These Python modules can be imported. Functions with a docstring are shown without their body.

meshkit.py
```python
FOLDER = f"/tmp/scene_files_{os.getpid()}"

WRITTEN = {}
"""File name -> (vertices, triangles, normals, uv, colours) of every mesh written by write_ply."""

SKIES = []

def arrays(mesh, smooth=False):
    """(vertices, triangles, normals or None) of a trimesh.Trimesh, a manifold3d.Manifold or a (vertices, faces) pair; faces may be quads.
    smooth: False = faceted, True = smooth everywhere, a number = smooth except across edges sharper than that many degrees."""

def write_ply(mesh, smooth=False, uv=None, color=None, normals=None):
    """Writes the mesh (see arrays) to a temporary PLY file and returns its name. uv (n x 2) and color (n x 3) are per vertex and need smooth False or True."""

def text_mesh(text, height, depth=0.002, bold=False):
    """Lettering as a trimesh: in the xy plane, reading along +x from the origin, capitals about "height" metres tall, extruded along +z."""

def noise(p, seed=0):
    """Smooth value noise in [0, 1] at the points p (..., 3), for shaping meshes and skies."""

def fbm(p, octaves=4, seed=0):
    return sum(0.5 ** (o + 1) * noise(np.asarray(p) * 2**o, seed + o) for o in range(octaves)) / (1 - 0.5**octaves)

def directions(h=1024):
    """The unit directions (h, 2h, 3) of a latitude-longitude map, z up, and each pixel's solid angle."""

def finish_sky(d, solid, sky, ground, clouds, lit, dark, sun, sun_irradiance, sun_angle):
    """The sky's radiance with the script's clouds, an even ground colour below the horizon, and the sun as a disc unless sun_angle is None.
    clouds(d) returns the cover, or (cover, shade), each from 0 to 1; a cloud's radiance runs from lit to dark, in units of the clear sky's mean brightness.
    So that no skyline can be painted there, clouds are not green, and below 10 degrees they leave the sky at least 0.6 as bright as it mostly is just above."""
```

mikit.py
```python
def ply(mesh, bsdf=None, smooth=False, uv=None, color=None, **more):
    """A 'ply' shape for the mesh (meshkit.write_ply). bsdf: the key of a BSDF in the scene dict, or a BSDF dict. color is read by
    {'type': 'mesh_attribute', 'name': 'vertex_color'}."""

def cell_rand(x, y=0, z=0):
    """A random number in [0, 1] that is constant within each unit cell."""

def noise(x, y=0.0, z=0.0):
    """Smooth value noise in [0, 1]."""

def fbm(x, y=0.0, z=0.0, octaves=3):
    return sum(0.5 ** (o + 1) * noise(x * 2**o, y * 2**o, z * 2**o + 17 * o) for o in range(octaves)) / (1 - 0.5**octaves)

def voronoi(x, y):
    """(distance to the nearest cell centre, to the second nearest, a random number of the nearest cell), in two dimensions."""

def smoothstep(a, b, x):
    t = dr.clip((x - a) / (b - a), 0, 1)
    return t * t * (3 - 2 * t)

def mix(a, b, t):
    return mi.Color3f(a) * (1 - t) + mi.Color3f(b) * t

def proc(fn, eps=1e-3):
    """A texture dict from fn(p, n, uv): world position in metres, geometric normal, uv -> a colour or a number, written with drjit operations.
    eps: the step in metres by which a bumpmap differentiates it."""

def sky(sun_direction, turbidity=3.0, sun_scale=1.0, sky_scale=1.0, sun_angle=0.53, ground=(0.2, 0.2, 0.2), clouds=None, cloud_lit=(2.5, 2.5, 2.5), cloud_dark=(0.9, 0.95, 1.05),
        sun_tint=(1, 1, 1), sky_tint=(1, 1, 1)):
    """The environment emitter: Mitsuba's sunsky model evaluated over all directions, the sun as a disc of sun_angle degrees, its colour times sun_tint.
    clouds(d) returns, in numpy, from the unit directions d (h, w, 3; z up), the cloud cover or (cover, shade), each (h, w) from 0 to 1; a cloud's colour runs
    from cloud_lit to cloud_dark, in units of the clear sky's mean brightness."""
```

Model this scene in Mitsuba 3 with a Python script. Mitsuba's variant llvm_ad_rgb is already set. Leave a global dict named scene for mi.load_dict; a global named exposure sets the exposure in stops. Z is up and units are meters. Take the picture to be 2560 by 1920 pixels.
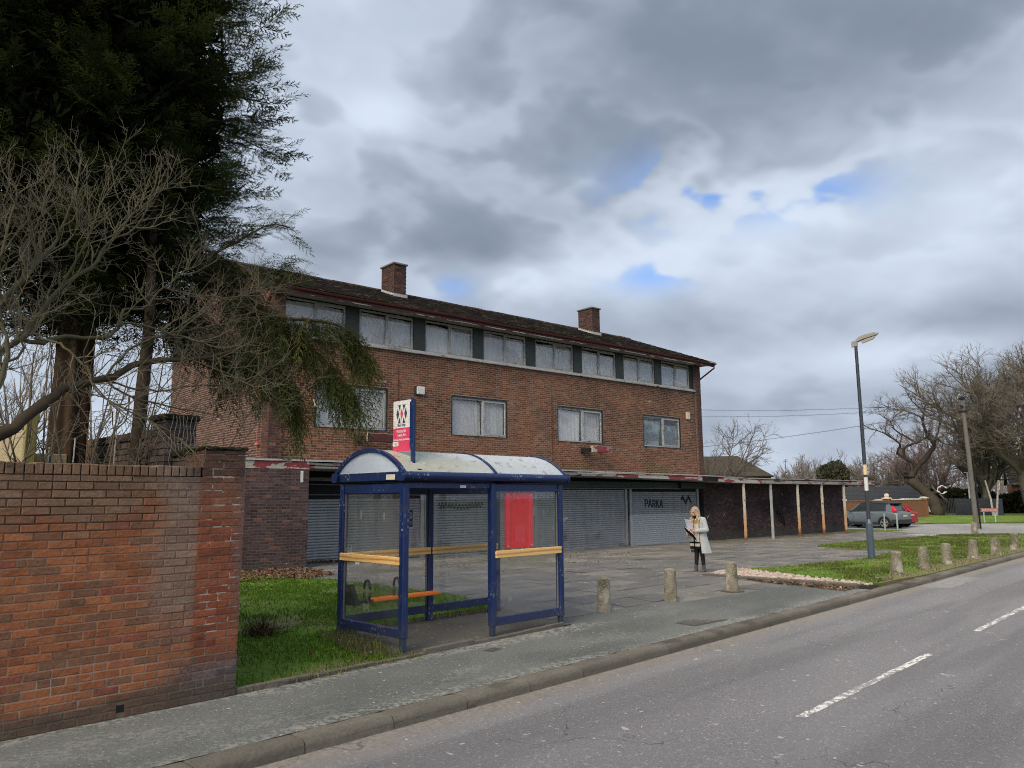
import math, numpy as np, trimesh, mitsuba as mi, drjit as dr, mikit, meshkit
from mikit import noise, fbm, cell_rand, smoothstep, mix, voronoi
import manifold3d as m3
from shapely.geometry import Polygon, box as sbox, Point
import shapely, shapely.affinity
T = mi.ScalarTransform4f
scene, labels = {}, {}

# ------------------------------------------------------------------ camera, sky, exposure
PITCH, ROLL, YAW, EYE = math.radians(8.505), math.radians(-.422), math.radians(43.742), 1.95
fh = np.array([math.cos(YAW), math.sin(YAW), 0]); rh = np.array([math.sin(YAW), -math.cos(YAW), 0])
fw = fh * math.cos(PITCH) + np.array([0, 0, math.sin(PITCH)])
up0 = np.cross(rh, fw); upv = np.cross(math.cos(ROLL) * rh + math.sin(ROLL) * up0, fw)
eye = np.array([0, 0, EYE])
scene['camera'] = {'type': 'perspective', 'fov': 2 * math.degrees(math.atan(1280 / 1920.66)), 'fov_axis': 'x',
                   'near_clip': .05, 'far_clip': 3000.,
                   'to_world': T().look_at(origin=eye.tolist(), target=(eye + fw).tolist(), up=upv.tolist())}


def lump(az, el, a0, e0, wa, we):
    return np.exp(-((az - a0) / wa) ** 2 - ((el - e0) / we) ** 2)


def clouds(d):
    x, y, z = d[..., 0], d[..., 1], d[..., 2]
    az, el = np.degrees(np.arctan2(y, x)), np.degrees(np.arcsin(np.clip(z, -1, 1)))
    zz = 1.25 * z + .10 * np.log1p(np.maximum(z, 0) * 12)
    q = np.stack([x + .25 * z, y - .1 * z, zz], -1) * 2.6 + [3.3, 1.7, .4]
    wrp = np.stack([meshkit.fbm(q * 2.1 + 9.1, 3, 5), meshkit.fbm(q * 2.1 + 31., 3, 6), meshkit.fbm(q * 2.1 + 57., 3, 7)], -1) - .5
    big = meshkit.fbm(q * 1.0, 2, 1)
    mid = meshkit.fbm(q * 2.7 + .55 * wrp, 4, 2)
    fine = meshkit.fbm(q * 7.5 + .8 * wrp, 4, 8)
    puff = .6 * meshkit.fbm(q * 5. + .9 * wrp, 3, 3) + .4 * fine
    rim = np.exp(-((mid + .25 * (fine - .5) - .47) / .06) ** 2)
    shade = .455 + .75 * (big - .5) + .62 * (mid - .5) + .34 * (fine - .5) - .13 * rim * smooth_np(.35, .6, big)
    shade += .60 * lump(az, el, 26, 30.5, 14, 6.5) + .22 * lump(az, el, 14, 30, 8, 5) + .16 * lump(az, el, 38, 34, 9, 5) - .12 * lump(az, el, 58, 25, 9, 10) + .10 * lump(az, el, 50, 19, 8, 3)   # the dark bank hanging over the street
    shade -= .42 * lump(az, el, 40, 16.0, 8, 1.8) + .30 * lump(az, el, 28, 18.5, 9, 2.2) + .42 * lump(az, el, 12, 18, 6, 5) + .42 * lump(az, el, 54, 27.5, 2.5, 1.4) + .30 * lump(az, el, 17, 9.5, 5, 1.2)
    shade += .24 * lump(az, el, 15, 11.5, 9, 1.4) + .20 * lump(az, el, 18, 6.5, 12, 1.2) + .2 * lump(az, el, 30, 12.5, 8, 1.5)
    hole = mid + .55 * (puff - .5)
    gap = smooth_np(.50, .585, mid + .9 * (puff - .5)) * .85 * (1.15 * lump(az, el, 28, 22.3, 7, 2.4) + .9 * lump(az, el, 33, 16.2, 3, 1.2) + .6 * lump(az, el, 48.3, 15.6, 1.8, .9) + .7 * lump(az, el, 21, 20.5, 4, 1.3))
    gap = gap + .7 * smooth_np(.60, .72, mid) * (np.abs(az - 40) > 40)
    shade = shade - .35 * smooth_np(.35, .5, mid) * lump(az, el, 27, 21, 11, 4.5)
    cover = 1 - .93 * np.clip(gap, 0, 1)
    return np.clip(cover, 0, 1), smooth_np(-.12, 1.08, shade)


def smooth_np(a, b, x):
    t = np.clip((x - a) / (b - a), 0, 1)
    return t * t * (3 - 2 * t)


SUN = (-.80, -.22, .62)
scene['sky_light'] = mikit.sky(SUN, turbidity=3, sun_scale=.30, sun_angle=38, clouds=clouds, ground=(.16, .16, .14), sky_scale=1.0,
                               cloud_lit=(1.66, 1.88, 2.20), cloud_dark=(.55, .67, .86), sun_tint=(.93, .96, 1.0), sky_tint=(.42, .56, .78))
exposure = 3.0


# ------------------------------------------------------------------ helpers
def numbered(key):
    if key not in scene and key not in labels and key not in USED:
        USED.add(key); return key
    i = CNT.get(key, 0)
    while True:
        i += 1
        k = f'{key}_{i:03d}'
        if k not in scene and k not in labels and k not in USED:
            CNT[key] = i; USED.add(k); return k


USED, CNT = set(), {}


def thing(name, label, cat, group=None):
    key = numbered(name)
    labels[key] = {'label': label, 'category': cat}
    if group: labels[key]['group'] = group
    return key


def put(name, mesh, mat, parent=None, M=None, smooth=False, label=None, cat=None, group=None, kind=None, color=None):
    key = numbered(name if parent is None else parent + '__' + name)
    if color is not None and not isinstance(smooth, bool): smooth = True
    if isinstance(mesh, MB): color = mesh.colors() if color is None else color; mesh = mesh.mesh()
    scene[key] = mikit.ply(mesh, mat, smooth=smooth, color=color, **({'to_world': M} if M is not None else {}))
    lab = {a: b for a, b in (('label', label), ('category', cat), ('group', group), ('kind', kind)) if b}
    if lab: labels[key] = lab
    return key


class MB:
    """collects triangles into one mesh"""
    def __init__(s): s.v, s.f, s.c, s.n = [], [], [], 0

    def add(s, v, f, c=None):
        v = np.asarray(v, float); f = np.asarray(f, int)
        if f.shape[1] == 4: f = np.vstack([f[:, [0, 1, 2]], f[:, [0, 2, 3]]])
        s.v.append(v); s.f.append(f + s.n); s.n += len(v)
        if c is not None: s.c.append(np.broadcast_to(np.asarray(c, float), (len(v), 3)))
        return s

    def tm(s, m, c=None): return s.add(m.vertices, m.faces, c)

    def box(s, x0, x1, y0, y1, z0, z1, b=0., c=None):
        if b <= 0:
            v = np.array([[x, y, z] for x in (x0, x1) for y in (y0, y1) for z in (z0, z1)], float)
            f = np.array([[0, 1, 3], [0, 3, 2], [4, 6, 7], [4, 7, 5], [0, 4, 5], [0, 5, 1], [2, 3, 7], [2, 7, 6], [0, 2, 6], [0, 6, 4], [1, 5, 7], [1, 7, 3]])
        else:
            cx, cy, cz = (x0 + x1) / 2, (y0 + y1) / 2, (z0 + z1) / 2
            h = np.array([(x1 - x0) / 2, (y1 - y0) / 2, (z1 - z0) / 2])
            v = np.sign(CB) * (h - b * (np.abs(CB) == 1)) + [cx, cy, cz]; f = CF
        return s.add(v, f, c)

    def tube(s, pts, r, sides=8, cap=True, c=None):
        v, f = tubes([(np.asarray(pts, float), np.broadcast_to(np.asarray(r, float), (len(pts),)))], sides)
        s.add(v, f, c)
        if cap:
            n = len(pts)
            for o, flip in ((0, 1), ((n - 1) * sides, 0)):
                ring = v[o:o + sides]; cc = ring.mean(0); i = np.arange(sides); j = (i + 1) % sides
                ff = np.stack([i, j, 0 * i + sides], 1)
                s.add(np.vstack([ring, cc]), ff[:, ::-1] if flip else ff, c)
        return s

    def lathe(s, prof, x=0., y=0., z=0., sides=20, c=None):
        prof = np.asarray(prof, float); a = np.arange(sides) * 2 * np.pi / sides
        v = np.stack([x + prof[:, None, 0] * np.cos(a), y + prof[:, None, 0] * np.sin(a), z + np.broadcast_to(prof[:, None, 1], (len(prof), sides))], -1).reshape(-1, 3)
        i, j = np.meshgrid(np.arange(len(prof) - 1), np.arange(sides), indexing='ij'); k = (j + 1) % sides
        q = np.stack([i * sides + j, i * sides + k, (i + 1) * sides + k, (i + 1) * sides + j], -1).reshape(-1, 4)
        return s.add(v, q, c)

    def prism(s, poly, a, b, axis=2, c=None):
        """polygon (n,2) or shapely extruded between a and b along an axis; the polygon lies in the other two axes, in order"""
        poly = poly if hasattr(poly, 'geom_type') else Polygon(poly)
        for g in getattr(poly, 'geoms', [poly]):
            m = trimesh.creation.extrude_polygon(g, b - a, engine='earcut')
            v = np.array(m.vertices); w = np.zeros_like(v); o = [i for i in range(3) if i != axis]
            w[:, o[0]], w[:, o[1]], w[:, axis] = v[:, 0], v[:, 1], v[:, 2] + a
            s.add(w, m.faces[:, ::-1] if axis == 1 else m.faces, c)
        return s

    def mesh(s): return np.vstack(s.v), np.vstack(s.f)
    def colors(s): return np.vstack(s.c) if s.c else None


_m = []
for a in (-1, 1):
    for b_ in (-1, 1):
        for c_ in (-1, 1):
            _m += [[a * 2, b_, c_], [a, b_ * 2, c_], [a, b_, c_ * 2]]
CB = np.array(_m, float)      # |2| = on the face, |1| = pulled in by the bevel
_h = trimesh.convex.convex_hull(np.where(np.abs(CB) == 2, np.sign(CB) * 1.0, np.sign(CB) * .9))
_idx = [int(np.argmin(np.linalg.norm(np.where(np.abs(CB) == 2, np.sign(CB) * 1.0, np.sign(CB) * .9) - v, axis=1))) for v in _h.vertices]
CF = np.array(_idx)[_h.faces]


def tubes(lines, sides=5):
    """many polylines [(points, radii)] as tubes -> (v, f)"""
    V, Fc, n0 = [], [], 0
    by = {}
    for p, r in lines: by.setdefault(len(p), []).append((p, r))
    ang = np.arange(sides) * 2 * np.pi / sides
    for n, ls in by.items():
        P = np.stack([l[0] for l in ls]).astype(float); R = np.stack([np.broadcast_to(l[1], (n,)) for l in ls]).astype(float)
        t = np.gradient(P, axis=1) if n > 1 else P
        t /= np.linalg.norm(t, axis=-1, keepdims=True) + 1e-12
        ref = np.where(np.abs(t[..., 2:]).mean(1, keepdims=True) < .9, [0, 0, 1.], [1., 0, 0])
        a = np.cross(t, ref); a /= np.linalg.norm(a, axis=-1, keepdims=True) + 1e-12
        b = np.cross(t, a)
        v = P[:, :, None] + R[:, :, None, None] * (np.cos(ang)[:, None] * a[:, :, None] + np.sin(ang)[:, None] * b[:, :, None])
        B = len(ls)
        k, i, j = np.meshgrid(np.arange(B), np.arange(n - 1), np.arange(sides), indexing='ij')
        o = k * n * sides; jj = (j + 1) % sides
        q = np.stack([o + i * sides + j, o + i * sides + jj, o + (i + 1) * sides + jj, o + (i + 1) * sides + j], -1).reshape(-1, 4)
        V.append(v.reshape(-1, 3)); Fc.append(np.vstack([q[:, [0, 1, 2]], q[:, [0, 2, 3]]]) + n0); n0 += V[-1].shape[0]
    return np.vstack(V), np.vstack(Fc)


def boxes(lo, hi, open_back=False):
    """N axis-aligned boxes from (N,3) corners -> (v, f)"""
    lo, hi = np.asarray(lo, float), np.asarray(hi, float)
    pick = np.array([[x, y, z] for x in (0, 1) for y in (0, 1) for z in (0, 1)])
    v = np.where(pick[None] == 0, lo[:, None], hi[:, None]).reshape(-1, 3)
    f = np.array([[0, 1, 3], [0, 3, 2], [4, 6, 7], [4, 7, 5], [0, 4, 5], [0, 5, 1], [2, 3, 7], [2, 7, 6], [0, 2, 6], [0, 6, 4], [1, 5, 7], [1, 7, 3]])
    return v, (f[None] + 8 * np.arange(len(lo))[:, None, None]).reshape(-1, 3)


def brick_verts(s0, s1, z0, z1, front, back, ch=.003):
    """one brick, its face towards -t, with a chamfered arris: 12 vertices, 20 triangles; axes (s, t, z)"""
    v = []
    for t, k in ((back, 0), (front + ch, 0), (front, ch)):
        v += [[s0 + k, t, z0 + k], [s1 - k, t, z0 + k], [s1 - k, t, z1 - k], [s0 + k, t, z1 - k]]
    return np.array(v)


BF = []
for r in (0, 4):
    for i in range(4):
        j = (i + 1) % 4; BF += [[r + i, r + j, r + 4 + j], [r + i, r + 4 + j, r + 4 + i]]
BF = np.array(BF + [[8, 9, 10], [8, 10, 11], [0, 2, 1], [0, 3, 2]])


def courses(u0, u1, z0, z1, holes=(), bl=.225, ch=.075, off=0., gap=.010):
    """stretcher-bond bricks on a rectangle, cut round the holes -> [(s0, s1, z0, z1, course, column)]"""
    out = []
    for k in range(int(round(z0 / ch)), int(math.ceil(z1 / ch - .3))):
        a, b = k * ch + gap / 2, min((k + 1) * ch - gap / 2, z1)
        if b - a < .02: continue
        m = (a + b) / 2
        iv = [(u0, u1)]
        for (h0, h1, g0, g1) in holes:
            if g0 < m < g1:
                iv = [p for (x, y) in iv for p in ((x, min(y, h0)), (max(x, h1), y)) if p[1] - p[0] > .02]
        o = off + (k % 2) * bl / 2
        for (x, y) in iv:
            for i in range(int(math.floor((x - o) / bl)), int(math.ceil((y - o) / bl)) + 1):
                p, q = max(x, o + i * bl + gap / 2), min(y, o + (i + 1) * bl - gap / 2)
                if q - p > .025: out.append((p, q, a, b, k, i))
    return out


def rotz(v, a): c, s = math.cos(a), math.sin(a); return np.stack([v[..., 0] * c - v[..., 1] * s, v[..., 0] * s + v[..., 1] * c, v[..., 2]], -1)


def sheet(poly, zf, res=.6, skirt=0.):
    """a polygon of ground as a triangulated sheet whose height is zf(x, y)"""
    poly = poly if hasattr(poly, 'geom_type') else Polygon(poly)
    V, Fc, n = [], [], 0
    for g in getattr(poly, 'geoms', [poly]):
        g = g.segmentize(res * 2)
        x0, y0, x1, y1 = g.bounds
        xs, ys = np.meshgrid(np.arange(x0 + res / 2, x1, res), np.arange(y0 + res / 2, y1, res))
        inner = g.buffer(-res * .3)
        pts = np.stack([xs.ravel(), ys.ravel()], 1); pts = pts[shapely.contains_xy(inner, pts[:, 0], pts[:, 1])] if not inner.is_empty else pts[:0]
        edge = np.vstack([np.array(r.coords)[:-1] for r in [g.exterior, *g.interiors]])
        P = np.vstack([edge, pts])
        from scipy.spatial import Delaunay
        tri = Delaunay(P).simplices
        c = P[tri].mean(1); tri = tri[shapely.contains_xy(g, c[:, 0], c[:, 1])]
        e1, e2 = P[tri[:, 1]] - P[tri[:, 0]], P[tri[:, 2]] - P[tri[:, 0]]
        cr = e1[:, 0] * e2[:, 1] - e1[:, 1] * e2[:, 0]
        tri = np.where((cr < 0)[:, None], tri[:, ::-1], tri)[np.abs(cr) > 1e-9]
        V.append(np.column_stack([P, zf(P[:, 0], P[:, 1])])); Fc.append(tri + n)
        if skirt:
            o = 0
            low = np.column_stack([P, zf(P[:, 0], P[:, 1]) - skirt])[:len(edge)]; V.append(low)
            for r in [g.exterior, *g.interiors]:
                k = len(r.coords) - 1; i = o + np.arange(k); j = o + (np.arange(k) + 1) % k
                Fc.append(np.vstack([np.stack([i, len(P) + i, j], 1), np.stack([j, len(P) + i, len(P) + j], 1)]) + n); o += k
            n += len(low)
        n += len(P)
    return np.vstack(V), np.vstack(Fc)


def refs(k): return {'type': 'ref', 'id': k}
def rgb(*c): return {'type': 'rgb', 'value': list(c)}
def pos(p): return mi.Float(p.x), mi.Float(p.y), mi.Float(p.z)


def mat(key, color, rough=.8, spec=.3, metal=0., bump=None, two=True, **kw):
    c = mikit.proc(color) if callable(color) else rgb(*color)
    b = {'type': 'principled', 'base_color': c, 'roughness': rough, 'specular': spec, 'metallic': metal, **kw}
    if bump: b = {'type': 'bumpmap', 'arbitrary': mikit.proc(bump[0], eps=bump[2]), 'scale': bump[1], 'bsdf': b}
    scene[key] = {'type': 'twosided', 'bsdf': b} if two else b
    return key


# ground height: level at the road, rising a hand's breadth behind the bus shelter towards the shops
def gz(x, y):
    x, y = np.asarray(x, float), np.asarray(y, float)
    return smooth_np(8.05, 9.7, y) * (.09 + .05 * smooth_np(10, 19, y)) * (1 - smooth_np(11, 24, x))


# the shop building's own frame: s along its front, t back from the canopy edge
BA = math.radians(-5.64); BO = (32.74, 16.71); CA, SA = math.cos(BA), math.sin(BA)
BW = T().translate([BO[0], BO[1], 0]).rotate([0, 0, 1], -5.64)
def bw(s, t, z=0.): return np.array([BO[0] + s * CA - t * SA, BO[1] + s * SA + t * CA, z])
def bl_st(p):
    dx, dy = mi.Float(p.x) - BO[0], mi.Float(p.y) - BO[1]
    return dx * CA + dy * SA, -dx * SA + dy * CA
# ------------------------------------------------------------------ materials of the ground
def c_road(p, n, uv):
    x, y, z = pos(p)
    base = mix((.148, .146, .155), (.190, .187, .196), fbm(x * .35, y * .9, 1., 3))
    grain = fbm(x * 95, y * 95, 2., 2)
    c = base * (.74 + .52 * grain)
    stone = smoothstep(.80, .9, noise(x * 60, y * 60, 7.))
    c = mix(c, (.34, .33, .33), stone * .55)
    wheel = smoothstep(.35, .6, fbm(x * .15, y * 2.2, 3., 3))
    c = c * (.88 + .20 * wheel)
    for yc, ww in ((1.75, .16), (2.75, .13), (4.35, .18)): c = c * (1 - .10 * dr.exp(-dr.square((y - yc - .12 * fbm(x * .3, yc, 1., 2)) / ww)) * smoothstep(.3, .7, fbm(x * .4, y, yc, 2)))
    edge = smoothstep(5.35, 5.8, y + .35 * (fbm(x * 2.2, y * 5, 4., 3) - .5))
    c = mix(c, mix((.17, .15, .125), (.27, .25, .22), noise(x * 38, y * 38, 5.)), edge * .75)
    d1, d2, r = voronoi(x * .55 + .5 * fbm(x * 3, y * 3, 9., 3), y * .75 + .5 * fbm(x * 3, y * 3, 12., 3))
    crack = (1 - smoothstep(.003, .014, d2 - d1)) * smoothstep(.60, .70, fbm(x * .55 + 8, y * .7, 6., 2))
    c = c * (1 - .45 * crack)
    gum = smoothstep(.915, .93, noise(x * 9, y * 9, 21.)) * smoothstep(.6, .7, noise(x * 31, y * 31, 5.))
    return mix(c, (.5, .5, .48), gum * .6)


def c_pave(p, n, uv):
    x, y, z = pos(p)
    big = fbm(x * .6, y * 1.1, 1., 3)
    c = mix((.090, .098, .095), (.128, .136, .130), smoothstep(.3, .7, big))
    c = c * (.7 + .6 * fbm(x * 80, y * 80, 2., 2))
    c = mix(c, (.34, .34, .32), smoothstep(.82, .92, noise(x * 55, y * 55, 9.)) * .5)
    w = .45 * (fbm(x * 1.1, y * 1.6, 3., 4) - .5)
    lich = (1 - smoothstep(6.10, 6.45, y + .8 * w)) + smoothstep(7.42, 7.66, y + .8 * w) * (1 - smoothstep(7.8, 8.1, y)) * (1 - smoothstep(9, 11, x))
    lich = .8 * lich + .35 * smoothstep(.60, .74, fbm(x * .8, y * 2.4, 5., 4))
    speck = smoothstep(.42, .62, fbm(x * 26, y * 26, 6., 3))
    c = mix(c, (.36, .355, .315), dr.clip(lich, 0, 1) * speck * .55)
    return c


def c_kerb(p, n, uv):
    x, y, z = pos(p)
    r = cell_rand(dr.floor((x - .9) / .915), 3., 1.)
    c = mix((.108, .100, .084), (.150, .140, .120), fbm(x * 3, y * 9, z * 9, 3)) * (.86 + .28 * r)
    c = c * (.7 + .6 * fbm(x * 70, y * 70, z * 70, 2))
    dark = smoothstep(.62, .75, fbm(x * 1.9, y * 3, z * 5, 3))
    c = c * (1 - .35 * dark)
    return c


def c_slab(p, n, uv):
    x, y, z = pos(p)
    k = dr.floor(y / .6)
    r = cell_rand(dr.floor((x + .45 * k) / .9), k, 4.)
    c = mix((.118, .117, .114), (.178, .166, .152), r * r)
    c = c * (.78 + .44 * fbm(x * 2.3, y * 2.3, 1., 4)) * (.72 + .56 * fbm(x * 60, y * 60, 3., 2))
    moss = smoothstep(.56, .68, fbm(x * .55, y * .8, 8., 4)) * smoothstep(11., 15., y)
    c = mix(c, (.10, .095, .06), moss * .6)
    gum = smoothstep(.9, .92, noise(x * 7, y * 7, 21.)) * smoothstep(.55, .65, noise(x * 23, y * 23, 5.))
    return mix(c, (.42, .42, .40), gum * .7)


def c_tarm(p, n, uv):
    x, y, z = pos(p)
    c = mix((.16, .16, .16), (.24, .24, .235), fbm(x * .25, y * .5, 1., 3)) * (.75 + .5 * fbm(x * 14, y * 14, 2., 3))
    return c


def c_pad(p, n, uv):
    x, y, z = pos(p)
    c = mix((.06, .058, .055), (.115, .11, .10), fbm(x * 2, y * 2, 1., 4)) * (.65 + .7 * fbm(x * 60, y * 60, 3., 2))
    return mix(c, (.30, .30, .28), smoothstep(.9, .93, noise(x * 22, y * 22, 2.)) * .6)


def c_lawn(p, n, uv):
    x, y, z = pos(p)
    g = mix((.055, .105, .016), (.11, .18, .03), fbm(x * 1.2, y * 1.2, 2., 4))
    g = g * (.55 + .9 * fbm(x * 28, y * 28, 3., 3))
    worn = smoothstep(.55, .73, fbm(x * .9, y * 1.6, 6., 4) + .33 * (1 - smoothstep(6.3, 7.3, y)) * smoothstep(17, 20, x) * (1 - smoothstep(40, 55, x)))
    return mix(g, mix((.13, .105, .065), (.19, .16, .10), noise(x * 30, y * 30, 4.)), worn * .8)


def c_paint(p, n, uv):
    x, y, z = pos(p)
    worn = smoothstep(.41, .58, fbm(x * 20, y * 30, 2., 4) + .35 * (fbm(x * 1.5, y * 6, 7., 2) - .5))
    return mix((.66, .66, .63), (.24, .235, .235), worn * .9)


def c_earth(p, n, uv):
    x, y, z = pos(p)
    return mix((.045, .06, .02), (.10, .10, .05), fbm(x * .2, y * .2, 1., 4))


mat('mat_road', c_road, .85, .25, bump=(lambda p, n, uv: fbm(mi.Float(p.x) * 70, mi.Float(p.y) * 70, 1., 2), .006, .004))
mat('mat_pavement', c_pave, .9, .2, bump=(lambda p, n, uv: fbm(mi.Float(p.x) * 60, mi.Float(p.y) * 60, 4., 2), .006, .004))
mat('mat_kerb', c_kerb, .9, .2, bump=(lambda p, n, uv: fbm(mi.Float(p.x) * 22, mi.Float(p.y) * 22, mi.Float(p.z) * 22, 4), .012, .004))
mat('mat_slab', c_slab, .85, .25)
mat('mat_tarmac', c_tarm, .9, .2)
mat('mat_pad', c_pad, .9, .2)
mat('mat_lawn', c_lawn, .95, .1)
mat('mat_paint', c_paint, .7, .3)
mat('mat_earth', c_earth, .95, .1)
mat('mat_joint', (.06, .058, .045), .95, .1)
VC = {'type': 'mesh_attribute', 'name': 'vertex_color'}
scene['mat_vertex'] = {'type': 'twosided', 'bsdf': {'type': 'principled', 'base_color': VC, 'roughness': .75, 'specular': .25}}
scene['mat_bark'] = {'type': 'twosided', 'bsdf': {'type': 'diffuse', 'reflectance': VC}}
scene['mat_leaf'] = {'type': 'principledthin', 'base_color': VC, 'roughness': .7, 'diff_trans': .5, 'spec_trans': 0.}

# ------------------------------------------------------------------ the setting
flat = lambda z: (lambda x, y: np.full_like(np.asarray(x, float), z))
ST = 'structure'
put('ground', sheet(sbox(-700, -700, 900, 900), flat(-.16), 200), 'mat_earth', kind=ST, label='open ground under and beyond the street')
put('road', sheet(sbox(-40, .6, 260, 5.872), flat(-.11), 8), 'mat_road', kind=ST, label='worn grey asphalt road')
for a, b in ((-9.6, -5.6), (-2.4, 1.6), (7.38, 11.40), (13.72, 17.75), (20.05, 24.05), (26.4, 30.4), (32.7, 36.7), (39, 43), (45.4, 49.4)):
    rg = np.random.default_rng(int(a * 10 + 500))
    xs = np.linspace(a, b, 40)
    up = 3.375 + .006 * rg.standard_normal(40); lo = 3.285 + .006 * rg.standard_normal(40)
    put('lane_marking', sheet(Polygon(np.vstack([np.column_stack([xs, lo]), np.column_stack([xs, up])[::-1]])), flat(-.106), .3), 'mat_paint', 'road')
# a patched square of newer asphalt by the kerb
put('asphalt_patch', sheet([(19.6, 5.15), (22.6, 5.25), (22.5, 5.80), (19.4, 5.78)], flat(-.106), .6), 'mat_tarmac', 'road', label='smooth pale grey repair patch in the road')
# near pavement (the photographer's side)
put('pavement', sheet([(-30, 6.12), (17.28, 6.12), (17.2, 8.1), (15.6, 7.8), (13.5, 7.99), (11.5, 8.25), (9.62, 8.5), (9.6, 7.93), (6.2, 7.86), (3.9, 7.72), (-30, 7.72)], flat(0.), .5), 'mat_pavement', kind=ST, label='greenish grey tarmac pavement with pale gritty edges')
put('pavement', sheet(sbox(-40, -2.2, 260, .45), flat(0.), 6), 'mat_pavement', kind=ST)

# kerb stones, each its own block
def kerb_block(x0, x1, seed, y0=5.872, y1=6.115, top=0., bottom=-.20):
    rg = np.random.default_rng(seed)
    prof = [(y0, bottom), (y0, top - .055), (y0 + .012, top - .022), (y0 + .035, top - .004), (y0 + .06, top), (y1, top), (y1, bottom)]
    m = MB(); xs = np.linspace(x0 + .006, x1 - .006, 7)
    V = []
    for x in xs:
        w = rg.normal(0, .0022, (len(prof), 2)); w[0] = w[-1] = 0
        e = .006 if x in (xs[0], xs[-1]) else 0
        V += [[x, y + a + e * (i in (1, 2, 3)), z + b - e * (i in (2, 3, 4, 5))] for i, ((y, z), (a, b)) in enumerate(zip(prof, w))]
    k = len(prof); q = [[i * k + j, i * k + j + 1, (i + 1) * k + j + 1, (i + 1) * k + j] for i in range(len(xs) - 1) for j in range(k - 1)]
    V = np.array(V); m.add(V, np.array(q)[:, ::-1])
    for o, fl in ((0, 1), ((len(xs) - 1) * k, 0)):
        f = np.array([[o, o + j, o + j + 1] for j in range(1, k - 1)]); m.add(V, f[:, ::-1] if not fl else f)
    return m


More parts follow.
